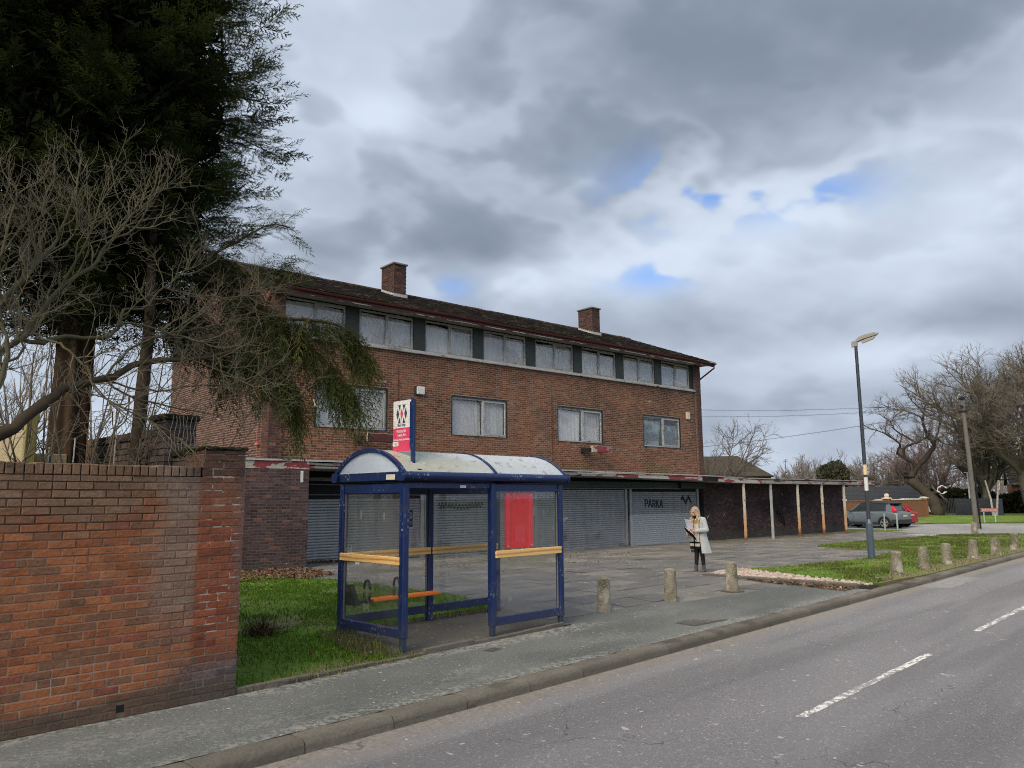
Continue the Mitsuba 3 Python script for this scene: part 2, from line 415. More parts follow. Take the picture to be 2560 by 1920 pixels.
labels['kerb'] = {'kind': ST, 'label': 'row of weathered concrete kerb stones along the road'}
for i in range(-5, 72):
    put('kerb_stone', kerb_block(.9 + .915 * i, .9 + .915 * (i + 1), i + 50), 'mat_kerb', 'kerb', smooth=35)
m = MB()
for i in range(72, 160): m.box(.9 + .915 * i + .006, .9 + .915 * (i + 1) - .006, 5.872, 6.115, -.2, 0)
put('kerbing', m, 'mat_kerb', 'kerb', kind='stuff')
m = MB(); m.box(-40, 260, .45, .6, -.2, 0); put('kerb', m, 'mat_kerb', kind=ST)

# the paved forecourt: bedding sheet and slabs
LAWN = Polygon([(3.96, 7.80), (5.2, 7.84), (6.25, 7.90), (5.95, 8.6), (6.2, 9.75), (8.2, 9.80), (9.7, 9.75), (9.9, 10.2), (10.32, 11.3), (10.35, 13.2), (10.4, 15.2), (10.3, 15.9), (9.6, 17.1), (9.2, 19.4), (3.96, 19.6)])
PAD = Polygon([(6.25, 7.90), (9.62, 7.95), (9.7, 9.75), (8.2, 9.80), (6.2, 9.75), (5.95, 8.6)])
VERGE = Polygon([(17.9, 6.13), (18.6, 8.2), (19.5, 10.2), (21.9, 9.72), (25.5, 9.1), (28.9, 9.45), (30.2, 9.75), (29.7, 10.4), (29.9, 11.6), (30.8, 12.8), (31.6, 13.0), (33.2, 13.0), (36.7, 12.4), (40., 11.9), (43.2, 11.45), (44.8, 10.6), (46.7, 8.8), (47.3, 6.13)])
COB = Polygon([(17.42, 6.35), (17.9, 6.13), (18.6, 8.2), (19.5, 10.2), (19.3, 10.32), (17.45, 10.2)])
def zverge(x, y): return .075 - .055 * smooth_np(18.6, 21.5, x)
PLAZA = Polygon([(9.68, 8.49), (11.5, 8.25), (13.5, 7.99), (15.6, 7.8), (17.2, 8.1), (17.26, 8.2), (19.0, 8.3), (44, 8.5), (44.5, 13.2), (46.2, 14.6), (46, 16.4), tuple(bw(12.6, 1.4)[:2]), tuple(bw(-21.2, 1.9)[:2]), (9.6, 17.1), (10.3, 15.9), (10.4, 15.2), (10.35, 13.2), (10.32, 11.3), (9.9, 10.2), (9.7, 9.75)]).difference(VERGE.buffer(.015)).difference(COB).buffer(0)
zp = lambda o: (lambda x, y: gz(x, y) + o)
labels['forecourt'] = {'kind': ST, 'label': 'grey forecourt of uneven concrete slabs in front of the shops'}
put('bedding', sheet(PLAZA, zp(-.045), .7), 'mat_joint', 'forecourt')
cells = []
for k in range(12, 37):
    for i in range(8, 75):
        x0 = i * .9 - .45 * k
        c = sbox(x0 + .006, k * .6 + .006, x0 + .894, k * .6 + .594).intersection(PLAZA.buffer(-.004))
        for g in getattr(c, 'geoms', [c]):
            if g.geom_type == 'Polygon' and g.area > .012: cells.append((g, np.hypot(g.centroid.x, g.centroid.y)))
cells.sort(key=lambda a: a[1])
rest = MB(); rg = np.random.default_rng(5)
for n, (g, dd) in enumerate(cells):
    co = np.array(g.simplify(.002).exterior.coords)[:-1]
    if Polygon(co).exterior.is_ccw is False: co = co[::-1]
    c = co.mean(0); tilt = rg.normal(0, .0045, 2); dz = rg.normal(0, .004)
    top = gz(co[:, 0], co[:, 1]) + dz + (co - c) @ tilt
    k = len(co); i = np.arange(k); j = (i + 1) % k
    inn = c + (co - c) * .992
    v = np.vstack([np.column_stack([co, top - .06]), np.column_stack([co, top - .005]), np.column_stack([inn, top]), [[*c, top.mean()]]])
    f = np.vstack([np.stack([i, j, k + j], 1), np.stack([i, k + j, k + i], 1), np.stack([k + i, k + j, 2 * k + j], 1), np.stack([k + i, 2 * k + j, 2 * k + i], 1), np.stack([2 * k + i, 2 * k + j, 0 * i + 3 * k], 1)])
    if n < 300: put('paving_slab', (v, f), 'mat_slab', 'forecourt')
    else: rest.add(v, f)
put('paving', rest, 'mat_slab', 'forecourt', kind='stuff')

put('lawn', sheet(LAWN, lambda x, y: gz(x, y) + .01 + .03 * (meshkit.fbm(np.stack([x * 1.3, y * 1.3, 0 * x], -1), 3) - .4), .25, .12), 'mat_lawn', kind=ST, label='short green lawn between the brick wall and the bus shelter')
put('shelter_pad', sheet(PAD, lambda x, y: np.maximum(gz(x, y) + .002, .012), .25), 'mat_pad', kind=ST, label='dark tarmac standing under the bus shelter')
put('verge', sheet(VERGE, zverge, .35, .2), 'mat_lawn', kind=ST, label='grass verge behind the far bollards')
put('side_road', sheet([(44.0, 5.9), (66, 5.9), (66, 80), (44, 80), (44, 16)], flat(-.03), 3), 'mat_tarmac', kind=ST, label='pale grey side road joining beyond the verge')
put('field', sheet([(58, 60), (58, 21), (59.1, 17.4), (61.5, 16.8), (65.1, 12.5), (67, 6.15), (260, 6.15), (260, 200), (58, 200)], flat(.02), 6), 'mat_lawn', kind=ST, label='distant grass round the trees beyond the side road')
put('car_verge', sheet([(43.6, 16.3), (46.1, 15.4), (48.6, 14.9), (49.4, 16.0), (47.5, 19.5), (44.2, 21.5)], flat(-.01), .6), 'mat_lawn', kind=ST, label='strip of grass beside the parked car')
put('pale_path_patch', sheet([(41.7, 12.95), (43.0, 12.75), (43.2, 11.52), (42.4, 11.6)], flat(.012), .5), 'mat_paint', 'forecourt', label='whitish concrete patch at the end of the forecourt')

# concrete edging between lawn and pavement, uneven and partly buried
labels['edging'] = {'kind': ST, 'label': 'low concrete edging along the lawn and the shelter pad'}
path = np.array([(3.96, 7.74), (4.86, 7.78), (5.76, 7.84), (6.55, 7.86), (7.45, 7.89), (7.95, 7.91), (8.5, 7.93), (9.0, 7.95), (9.45, 7.97)])
rg = np.random.default_rng(3)
for a, b in zip(path[:-1], path[1:]):
    L = np.hypot(*(b - a)); m = MB(); m.box(0, L - .012, -.03, .03, -.1, .045 + rg.normal(0, .008), b=.008)
    put('edging_stone', m, 'mat_kerb', 'edging', M=T().translate([a[0], a[1], 0]).rotate([0, 0, 1], math.degrees(math.atan2(b[1] - a[1], b[0] - a[0])) + rg.normal(0, .8)).rotate([1, 0, 0], rg.normal(0, 4)))
# raised edging at the end of the verge, with set pink cobbles behind it
labels['raised_edging'] = {'kind': ST, 'label': 'raised concrete edging with a strip of pink cobbles at the end of the verge'}
for i, (y0, y1) in enumerate(((6.38, 7.28), (7.29, 8.19), (8.2, 9.1), (9.11, 10.02))):
    m = MB(); m.box(17.22, 17.42, y0, y1, -.1, .10 + .01 * math.sin(i * 3), b=.015)
    put('edging_stone', m, 'mat_kerb', 'raised_edging', M=T().translate([0, 0, 0]))
put('bedding', sheet(COB, flat(.055), .4, .15), 'mat_joint', 'raised_edging')
mat('mat_cobble', lambda p, n, uv: mix((.42, .31, .27), (.55, .48, .42), noise(mi.Float(p.x) * 9, mi.Float(p.y) * 9, 2.)) * (.7 + .6 * fbm(mi.Float(p.x) * 40, mi.Float(p.y) * 40, 1., 2)), .9, .2)
rg = np.random.default_rng(8)
for y in np.arange(6.3, 10.3, .135):
    for x in np.arange(17.5, 19.6, .15):
        px, py = x + rg.normal(0, .015), y + rg.normal(0, .015)
        if COB.buffer(-.03).contains(Point(px, py)):
            s = rg.uniform(.045, .068, 3)
            pts = rg.normal(size=(14, 3)); pts /= np.linalg.norm(pts, axis=1)[:, None]
            h = trimesh.convex.convex_hull(pts * [s[0] * 1.15, s[1] * 1.1, .04] + [px, py, .062])
            put('cobble', (h.vertices, h.faces), 'mat_cobble', 'raised_edging')
# leaf litter, manhole cover, small cover
mat('mat_iron', lambda p, n, uv: mix((.05, .045, .04), (.12, .10, .08), fbm(mi.Float(p.x) * 12, mi.Float(p.y) * 12, 1., 4)), .7, .4)
m = MB(); m.prism([(11.18, 6.84), (10.76, 6.80), (10.72, 6.42), (11.62, 6.36)], .002, .008); put('cover_frame', m, 'mat_iron', thing('manhole_cover', 'rectangular rusty cover set in the pavement beyond the bus shelter', 'manhole cover'))
m = MB(); m.prism([(11.16, 6.81), (10.80, 6.78), (10.77, 6.45), (11.56, 6.39)], .008, .012); put('lid', m, 'mat_pad', 'manhole_cover')
m = MB(); m.box(-.11, .11, -.07, .07, .001, .007, b=.002); put('stopcock_cover', m, 'mat_iron', M=T().translate([7.35, 7.42, 0]).rotate([0, 0, 1], 8), label='small dark stopcock cover in the pavement in front of the shelter', cat='stopcock cover')


def leaves(N, sampler, seed, size=(.03, .06), cols=((.20, .10, .05), (.32, .20, .12), (.14, .07, .04), (.38, .28, .2)), lift=.03):
    rg = np.random.default_rng(seed); P = sampler(rg, N); m = MB()
    a = rg.uniform(0, 6.28, N); s = rg.uniform(*size, N); tl = rg.normal(0, .45, (N, 2)); cu = rg.normal(0, .3, N)
    shape = np.array([[-1, 0, 0], [-.2, .5, 1], [.9, 0, .2], [-.2, -.5, 1]])
    v = shape[None] * s[:, None, None]; v[..., 2] *= cu[:, None]
    v[..., 2] += v[..., 0] * tl[:, :1] + v[..., 1] * tl[:, 1:]
    x = v[..., 0] * np.cos(a)[:, None] - v[..., 1] * np.sin(a)[:, None]; y = v[..., 0] * np.sin(a)[:, None] + v[..., 1] * np.cos(a)[:, None]
    v = np.stack([x, y, v[..., 2]], -1) + P[:, None]
    v[..., 2] += (rg.random(N) ** 2 * lift + .012)[:, None]
    i = np.arange(N)[:, None] * 4
    f = np.vstack([i + [0, 1, 2], i + [0, 2, 3]])
    c = np.array(cols)[rg.integers(0, len(cols), N)] * rg.uniform(.6, 1.25, (N, 1))
    return (v.reshape(-1, 3), f), np.repeat(c, 4, 0)


def in_poly(poly, zf):
    def f(rg, N):
        x0, y0, x1, y1 = poly.bounds; out = np.zeros((0, 2))
        while len(out) < N:
            q = rg.uniform((x0, y0), (x1, y1), (N * 3, 2)); out = np.vstack([out, q[shapely.contains_xy(poly, q[:, 0], q[:, 1])]])
        q = out[:N]; return np.column_stack([q, zf(q[:, 0], q[:, 1])])
    return f


def add_leaves(name, N, poly, seed, label, zf=gz, **kw):
    me, c = leaves(N, in_poly(Polygon(poly), zf), seed, **kw)
    put(name, me, 'mat_leaf', color=c, kind='stuff', label=label, cat='leaves')


add_leaves('leaf_litter', 2600, [(7.6, 16.3), (8.9, 16.6), (10.0, 16.2), (11.0, 16.6), (11.3, 18.2), (11.2, 18.75), (8.0, 18.9)], 1, 'brown fallen leaves drifted along the foot of the low shop wall', lift=.06)
add_leaves('leaf_litter', 420, [(16.6, 6.4), (17.2, 6.4), (17.2, 8.9), (17.08, 8.6), (16.95, 7.4)], 2, 'brown leaves heaped against the raised edging behind the bollards', zf=lambda x, y: 0 * x + .02 * smooth_np(16.9, 17.2, x), lift=.03, cols=((.20, .12, .08), (.30, .20, .14), (.12, .07, .045), (.42, .34, .26)))
add_leaves('leaf_litter', 500, [tuple(bw(-21.1, 1.2)[:2]), tuple(bw(-19, 1.2)[:2]), tuple(bw(-19, 1.45)[:2]), tuple(bw(-21.1, 1.45)[:2])], 3, 'red-brown leaves under the leftmost shop shutter', lift=.05)
add_leaves('leaf_litter', 90, LAWN, 4, 'scattered dead leaves lying on the lawn', size=(.03, .07), lift=.05)
add_leaves('leaf_litter', 420, [(12, 14), (20, 13.5), (24, 17), (21, 18.8), (13.5, 19.8)], 5, 'thin scatter of dry leaves and moss over the slabs in front of the shutters', size=(.02, .045), lift=.02, cols=((.14, .12, .07), (.22, .18, .1), (.3, .26, .2)))
# scraps of litter and chewing gum on road and pavement
rg = np.random.default_rng(12); m = MB()
for x0, x1, y0, y1, z, N in ((2, 26, 2.4, 5.8, -.108, 70), (3, 17, 6.3, 7.7, .002, 45), (10, 26, 8.3, 15, .004, 60)):
    for _ in range(N):
        x, y = rg.uniform(x0, x1), rg.uniform(y0, y1); k = rg.integers(5, 8); a = np.sort(rg.uniform(0, 6.28, k)); r = rg.uniform(.006, .022) * rg.uniform(.6, 1, k)
        v = np.column_stack([x + r * 1.5 * np.cos(a), y + r * np.sin(a), np.full(k, z + gz(x, y) + .006)])
        m.add(np.vstack([v, [[x, y, z + gz(x, y) + .008]]]), [[i, (i + 1) % k, k] for i in range(k)])
mat('mat_scrap', (.5, .49, .46), .8)
put('litter_scraps', m, 'mat_scrap', kind='stuff', label='pale specks of litter and gum trodden on road and paving', cat='litter')


# grass blades
def grass(name, poly, N, seed, h, zf, label, cols=((.10, .21, .02), (.14, .27, .03), (.21, .29, .06), (.07, .16, .015)), w=.006, thin=None):
    rg = np.random.default_rng(seed); P = in_poly(poly, zf)(rg, N)
    if thin is not None: P = P[rg.random(N) < thin(P[:, 0], P[:, 1])]
    N = len(P)
    a = rg.uniform(0, 6.28, N); H = h * rg.uniform(.45, 1.2, N) * (.55 + .9 * meshkit.fbm(np.column_stack([P[:, :2] * 1.6, 0 * P[:, 0]]), 3, 7)); lean = rg.uniform(.2, .9, N) * H
    d = np.column_stack([np.cos(a), np.sin(a), 0 * a]); s = np.column_stack([-np.sin(a), np.cos(a), 0 * a]) * w
    up = np.array([0, 0, 1.])
    b0, b1 = P - s, P + s
    mid = P + d * (lean * .35)[:, None] + up * (H * .6)[:, None]; tip = P + d * lean[:, None] + up * H[:, None]
    v = np.stack([b0, b1, mid + s * .7, mid - s * .7, tip], 1); i = np.arange(N)[:, None] * 5
    f = np.vstack([i + [0, 1, 2], i + [0, 2, 3], i + [3, 2, 4]])
    c = np.array(cols)[rg.integers(0, len(cols), N)] * rg.uniform(.7, 1.2, (N, 1)) * (.6 + .8 * meshkit.fbm(np.column_stack([P[:, :2] * .8, 0 * P[:, 0]]), 3, 9))[:, None]
    put(name, (v.reshape(-1, 3), f), 'mat_leaf', color=np.repeat(c, 5, 0), kind='stuff', label=label, cat='grass')


grass('lawn_grass', LAWN.buffer(-.03), 60000, 1, .055, zp(.012), 'short green grass blades of the lawn beside the bus shelter', thin=lambda x, y: 1 - .75 * smooth_np(.5, .64, meshkit.fbm(np.stack([x * 1.1, y * 1.1, 0 * x], -1), 3, 14)))
grass('verge_grass', VERGE.buffer(-.04), 60000, 2, .05, zverge, 'short bright grass blades of the verge round the lamp post', w=.008,
      thin=lambda x, y: 1 - .8 * smooth_np(.45, .65, meshkit.fbm(np.stack([x * .9, y * 1.6, 0 * x], -1), 3, 4) + .4 * (1 - smooth_np(6.3, 7.2, y)) * (x > 19)),
      cols=((.115, .145, .04), (.155, .185, .055), (.20, .21, .08), (.09, .12, .03)))
strip = shapely.LineString(path).buffer(.07, single_sided=False)
grass('edging_weeds', strip.intersection(sbox(0, 7.7, 6.5, 9)), 700, 3, .06, flat(.0), 'straggling dry grass along the lawn edging', cols=((.22, .20, .09), (.14, .16, .05), (.30, .26, .14)))
grass('edging_weeds', Polygon([(5.8, 8.0), (6.35, 7.95), (6.45, 8.6), (6.4, 9.6), (6.0, 9.6)]), 700, 4, .10, gz, 'tufts of dry grass round the left foot of the shelter', cols=((.22, .20, .09), (.14, .16, .05), (.10, .13, .03)))
grass('edging_weeds', Polygon([(6.45, 9.5), (9.5, 9.42), (9.5, 9.55), (6.45, 9.65)]), 500, 5, .08, gz, 'weeds along the foot of the shelter back panels', cols=((.16, .14, .07), (.10, .13, .03)))
# small white flowers and scraps in the grass
rg = np.random.default_rng(31); m = MB()
for poly, N, zf in ((LAWN, 70, gz), (VERGE, 160, zverge)):
    for x, y, z in in_poly(poly, zf)(rg, N):
        r = rg.uniform(.009, .02); a = np.arange(6) * 1.047
        m.add(np.vstack([np.column_stack([x + r * np.cos(a), y + r * np.sin(a), np.full(6, z + .045)]), [[x, y, z + .055]]]), [[i, (i + 1) % 6, 6] for i in range(6)])
put('daisies', m, 'mat_scrap', kind='stuff', label='tiny white daisies dotted over lawn and verge', cat='flowers')
# the dead clump on the lawn
rg = np.random.default_rng(14); L_ = []
for _ in range(260):
    a = rg.uniform(0, 6.28); r = rg.uniform(.02, .30) * rg.uniform(.5, 1); q = np.array([5.55 + r * math.cos(a), 10.15 + r * math.sin(a), .09])
    d = np.array([rg.normal(0, .5), rg.normal(0, .5), abs(rg.normal(.7, .35))]) * rg.uniform(.12, .32) * (1 - r * 1.6)
    L_.append((np.stack([q, q + d * .5 + rg.normal(0, .02, 3), q + d + rg.normal(0, .04, 3)]), np.array([.006, .005, .002])))
v, f = tubes(L_, 3)
put('dead_plant', (v, f), 'mat_bark', color=np.repeat(np.array([(.09, .045, .03), (.16, .10, .06), (.05, .03, .02)])[rg.integers(0, 3, 260)], 9, 0), label='dried-up brown plant clump on the lawn by the wall', cat='dead plant')
# ------------------------------------------------------------------ the shop building
def brick_rand(s, z, k0):
    k = dr.floor(z / .075); o = .1125 * (k - 2 * dr.floor(k / 2))
    return cell_rand(dr.floor((s - o) / .225), k, k0), cell_rand(dr.floor((s - o) / .225), k, k0 + 5)


def c_facade(p, n, uv):
    s, t = bl_st(p); z = mi.Float(p.z)
    u = dr.select(dr.abs(mi.Float(n.x) * CA + mi.Float(n.y) * SA) > .7, t, s)
    r, r2 = brick_rand(u, z, 3.)
    c = mix((.088, .044, .030), (.185, .085, .052), r)
    c = mix(c, (.22, .115, .078), smoothstep(.86, .95, r2) * .8)
    c = mix(c, (.07, .045, .04), smoothstep(.90, .97, cell_rand(dr.floor(u * 4.44), dr.floor(z / .075), 11.)) * .7)
    low = smoothstep(.45, .65, fbm(u * .33, z * .8, 4., 3) + .22 * (1 - smoothstep(3.2, 4.6, z)))
    c = mix(c, c * 1.25 + mi.Color3f(.03, .008, 0.), low * .8)
    dirt = smoothstep(.5, .72, fbm(u * .8, z * .35, 2., 4) + .25 * smoothstep(5.9, 6.8, z))
    c = c * (1 - .38 * dirt)
    alg = (1 - smoothstep(3.05, 3.55, z + .3 * (fbm(u * 1.2, z * 2, 8., 3) - .5))) * smoothstep(.4, .55, fbm(u * .5, z, 6., 3))
    c = mix(c, (.10, .095, .03), alg * .65)
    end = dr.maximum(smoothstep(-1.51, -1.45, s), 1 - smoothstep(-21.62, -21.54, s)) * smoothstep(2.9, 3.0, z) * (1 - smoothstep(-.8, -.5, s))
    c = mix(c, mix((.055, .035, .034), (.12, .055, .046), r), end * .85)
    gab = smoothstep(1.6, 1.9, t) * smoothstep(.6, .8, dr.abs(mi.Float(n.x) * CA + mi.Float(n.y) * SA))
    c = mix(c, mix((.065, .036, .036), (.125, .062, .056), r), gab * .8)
    return c * (.75 + .5 * fbm(u * 40, z * 40, t * 40, 2))


def c_lowbrick(p, n, uv):
    s, t = bl_st(p); z = mi.Float(p.z)
    u = dr.select(dr.abs(mi.Float(n.x) * CA + mi.Float(n.y) * SA) > .7, t, s)
    r, r2 = brick_rand(u, z, 8.)
    c = mix((.060, .044, .046), (.108, .070, .070), r)
    c = mix(c, (.19, .095, .07), smoothstep(.93, .97, r2))
    c = mix(c, (.03, .024, .026), smoothstep(.80, .95, cell_rand(dr.floor(u * 4.44), dr.floor(z / .075), 11.)) * .6)
    c = c * (.8 + .4 * fbm(u * 1.2, z * 1.2, 2., 3))
    dark_patch = smoothstep(.45, .7, fbm(u * .5, z * .7, 3., 3)) * smoothstep(-1.5, 0., s)  # uneven darker patches on the brick behind the canopy posts
    c = c * (1 - .45 * dark_patch)
    foot = 1 - smoothstep(.2, .55, z + .2 * (fbm(u * 2, z * 2, 5., 3) - .5))
    c = mix(c, (.07, .075, .06), foot * .55)
    white = smoothstep(.955, .97, noise(u * 9, z * 14, 4.)) * smoothstep(.45, .5, noise(u * .7, z * .9, 9.))
    return mix(c, (.55, .55, .52), white) * (.75 + .5 * fbm(u * 40, z * 40, t * 40, 2))


def c_mortar(p, n, uv):
    s, t = bl_st(p); z = mi.Float(p.z)
    c = mix((.28, .215, .17), (.42, .325, .26), fbm(s * 1.5, z * 1.5, t * 1.5, 3))
    up = smoothstep(6.2, 6.9, z + .5 * (fbm(s * .8, z, 2., 3) - .5))
    return mix(c, (.20, .15, .125), up * .75) * (.8 + .4 * fbm(s * 30, z * 30, t * 30, 2))


def c_redpeel(p, n, uv):
    s, t = bl_st(p); z = mi.Float(p.z)
    e = fbm(s * 2.6, z * 9, t * 3, 4) + .10 * (fbm(s * 30, z * 40, 1., 2) - .5)
    red = mix((.20, .028, .032), (.28, .06, .06), fbm(s * 3, z * 8, 4., 3))
    patch = smoothstep(.545, .575, e + .16 * smoothstep(.45, .6, fbm(s * .6, 1., 2., 2)))
    wood = mix((.30, .29, .27), (.52, .50, .46), fbm(s * 2, z * 50, 3., 3))
    return mix(red, wood, patch)


def c_greyboard(p, n, uv):
    s, t = bl_st(p); z = mi.Float(p.z)
    c = mix((.21, .20, .19), (.42, .40, .375), fbm(s * 2.2, z * 40, t * 6, 4))
    red = smoothstep(.66, .69, fbm(s * 2.4, z * 8, 7., 3))
    c = mix(c, (.20, .05, .05), red * .8)
    return mix(c, (.035, .03, .03), smoothstep(.64, .70, fbm(s * 1.1, z * 9, 3., 4)) * .85)


def c_whitetrim(p, n, uv):
    s, t = bl_st(p); z = mi.Float(p.z)
    c = mix((.38, .38, .375), (.54, .54, .53), fbm(s * 1.5, z * 20, t, 3))
    c = mix(c, (.22, .22, .2), smoothstep(.58, .72, fbm(s * 1.7, z * 12, t * 3, 4)) * .7)
    return mix(c, (.05, .05, .045), smoothstep(.69, .73, fbm(s * 3.1, z * 18, t * 9, 3)))


def c_shutter(p, n, uv):
    s, t = bl_st(p); z = mi.Float(p.z)
    c = mix((.235, .245, .258), (.32, .33, .342), fbm(s * .8, z * 3, 1., 3))
    streak = fbm(s * 7, z * .7, 3., 3)
    c = c * (.8 + .4 * streak)
    rust = smoothstep(.6, .72, fbm(s * 2.2, z * 2.2, 9., 4)) * (1 - smoothstep(.3, 1.1, z))
    c = mix(c, (.13, .11, .09), rust * .6)
    k = smoothstep(-6.3, -6.2, s) * (1 - smoothstep(1.25, 1.29, z))
    return mix(c, (.44, .47, .49), k * .85)


def c_tile(p, n, uv):
    s, t = bl_st(p); z = mi.Float(p.z)
    k = dr.floor((t - .88) / .3); r = cell_rand(dr.floor(s / .3), k, 2.)
    c = mix((.028, .024, .024), (.075, .06, .054), r) * (.7 + .6 * fbm(s * 20, t * 20, 1., 2))
    moss = smoothstep(.55, .68, fbm(s * 1.1, t * 1.6, 5., 4) + .16 * (1 - smoothstep(.85, 1.3, t)) - .06 * smoothstep(1.2, 1.8, t) + .05 * (1 - smoothstep(-21, -16, s)))
    c = mix(c, (.055, .052, .022), moss * .6)
    pale = smoothstep(.66, .74, fbm(s * 3, t * 5, 9., 4))
    return mix(c, (.21, .19, .165), pale * .65)


def c_window_white(p, n, uv):
    s, t = bl_st(p); z = mi.Float(p.z)
    c = mix((.34, .345, .335), (.48, .48, .46), fbm(s * 6, z * 3, t * 6, 3))
    return mix(c, (.18, .165, .14), smoothstep(.62, .72, fbm(s * 14, z * 9, 4., 4)) * .6)


def c_curtain(p, n, uv):
    s, t = bl_st(p); z = mi.Float(p.z)
    c = mix((.44, .455, .475), (.56, .57, .585), fbm(s * 6, z * .6, 2., 3))
    c = c * (.8 + .3 * cell_rand(dr.floor((s + 21.53) / 1.2675), dr.floor(z / 3.), 3.))
    return mix(c, (.30, .30, .31), smoothstep(.6, .75, fbm(s * 1.2, z * 1.4, 7., 3)) * .6)


def c_post(p, n, uv):
    s, t = bl_st(p); z = mi.Float(p.z)
    pale = mix((.50, .46, .40), (.60, .57, .50), fbm(s * 9, z * 2, t * 9, 3))
    h = z + .6 * (fbm(s * 3, z * 2.5, t * 3, 3) - .5)
    c = mix(mix((.55, .34, .20), (.52, .30, .15), noise(s * 20, z * 8, 1.)), pale, smoothstep(.75, 1.6, h))
    c = mix((.20, .085, .04), c, smoothstep(.12, .35, h))
    return mix(c, (.16, .10, .07), smoothstep(.64, .7, fbm(s * 8, z * 5, t * 8, 4)))


mat('mat_facade', c_facade, .85, .2)
mat('mat_lowbrick', c_lowbrick, .85, .2)
mat('mat_chimney', lambda p, n, uv: c_lowbrick(p, n, uv) * mi.Color3f(.85, .72, .62), .85, .2)
mat('mat_mortar', c_mortar, .95, .1)
mat('mat_mortar_low', lambda p, n, uv: mix((.13, .105, .10), (.21, .17, .16), fbm(mi.Float(p.x) * 2, mi.Float(p.y) * 2, mi.Float(p.z) * 2, 3)), .95, .1)
mat('mat_redpeel', c_redpeel, .6, .4)
mat('mat_flake', lambda p, n, uv: mix((.09, .025, .022), (.50, .48, .44), smoothstep(.52, .56, fbm(bl_st(p)[0] * 3.1, mi.Float(p.z) * 30, 2., 4))), .7, .3)
mat('mat_greyboard', c_greyboard, .85, .2)
mat('mat_whitetrim', c_whitetrim, .7, .3)
mat('mat_shutter', c_shutter, .42, .5, .35)
mat('mat_tile', c_tile, .9, .2)
mat('mat_window_white', c_window_white, .7, .3)
mat('mat_curtain', c_curtain, .95, .1)
mat('mat_curtain_reflection', lambda p, n, uv: mix((.10, .13, .15), (.26, .32, .35), smoothstep(.35, .65, fbm(mi.Float(p.x) * 1.6, mi.Float(p.y) * 1.6, mi.Float(p.z) * 2.4, 3))), .9, .1)  # bluish glass reflection of the last lower window, painted into its curtain
mat('mat_post', c_post, .7, .3)
mat('mat_greypost', lambda p, n, uv: mix((.27, .31, .33), (.5, .52, .52), fbm(mi.Float(p.x) * 5, mi.Float(p.y) * 5, mi.Float(p.z) * 3, 4)), .6, .4)
mat('mat_dark', (.02, .02, .022), .8, .2)
mat('mat_panel', lambda p, n, uv: mix((.016, .022, .02), (.035, .045, .038), fbm(mi.Float(p.x) * 3, mi.Float(p.y) * 3, mi.Float(p.z) * 2, 3)), .5, .5)
mat('mat_blackframe', (.025, .026, .028), .5, .4)
mat('mat_gutter', lambda p, n, uv: mix((.075, .018, .018), (.13, .04, .035), fbm(mi.Float(p.x) * 2, mi.Float(p.y) * 2, mi.Float(p.z) * 5, 3)), .5, .4)
mat('mat_redpipe', lambda p, n, uv: mix((.46, .13, .11), (.56, .22, .18), fbm(mi.Float(p.x) * 6, mi.Float(p.y) * 6, mi.Float(p.z) * 3, 3)), .55, .4)
mat('mat_soffit', lambda p, n, uv: mix((.16, .15, .145), (.30, .29, .28), fbm(mi.Float(p.x) * 2, mi.Float(p.y) * 3, 1., 4)), .9, .2)
mat('mat_plastic_white', (.68, .69, .70), .5, .4)
mat('mat_cream', (.62, .56, .46), .5, .4)
mat('mat_greensign', (.010, .028, .020), .45, .5)
mat('mat_greenletter', (.022, .045, .034), .5, .4)
mat('mat_black', (.012, .012, .013), .6, .3)
mat('mat_room', (.10, .10, .10), .95, .1)
mat('mat_lead', (.42, .43, .44), .6, .4)
mat('mat_felt', lambda p, n, uv: mix((.12, .12, .12), (.22, .22, .21), fbm(mi.Float(p.x) * 2, mi.Float(p.y) * 2, 2., 4)), .95, .1)
scene['mat_glass'] = {'type': 'thindielectric', 'int_ior': 1.5}

SB = thing('shop_building', 'long derelict brown brick shop block with boarded shutters, flats above and a red-trimmed canopy', 'building')
S0, S1 = -21.55, -1.48
upper = [(-21.53 + 2.535 * k, -21.53 + 2.535 * k + 2.05) for k in range(8)]
lower = [(-20.48, -17.92, -19.03), (-15.40, -12.84, -13.965), (-10.33, -7.72, -8.89), (-5.22, -2.59, -3.82)]
holesU = [(S0, S1, 6.80, 8.06)]
holesL = [(a, b, 4.10, 5.53) for a, b, _ in lower]
rb = np.random.default_rng(77)


def wall_plate(s0, s1, z0, z1, t0, t1, holes=()):
    p = sbox(s0, z0, s1, z1)
    for h in holes: p = p.difference(sbox(h[0], h[2], h[1], h[3]))
    return MB().prism(p, t0, t1, axis=1)


def brick_stack(rects, tfront, tback, jit=.0016, flip=None):
    """bricks of a wall facing -t as one mesh"""
    R = np.array([r[:4] for r in rects]); n = len(R)
    fr = tfront + rb.normal(0, jit, n)
    base = np.array(brick_verts(0, 1, 0, 1, 0, 1, 0))
    ch = .003
    V = np.zeros((n, 12, 3))
    for g, (tt, k) in enumerate(((np.full(n, tback), 0), (fr + ch, 0), (fr, ch))):
        x0, x1, z0, z1 = R[:, 0] + k, R[:, 1] - k, R[:, 2] + k, R[:, 3] - k
        for q, (a, b) in enumerate(((x0, z0), (x1, z0), (x1, z1), (x0, z1))): V[:, g * 4 + q] = np.stack([a, tt, b], 1)
    return V, BF


def stack_mesh(V, F):
    n = len(V); return V.reshape(-1, 3), (F[None] + 12 * np.arange(n)[:, None, None]).reshape(-1, 3)


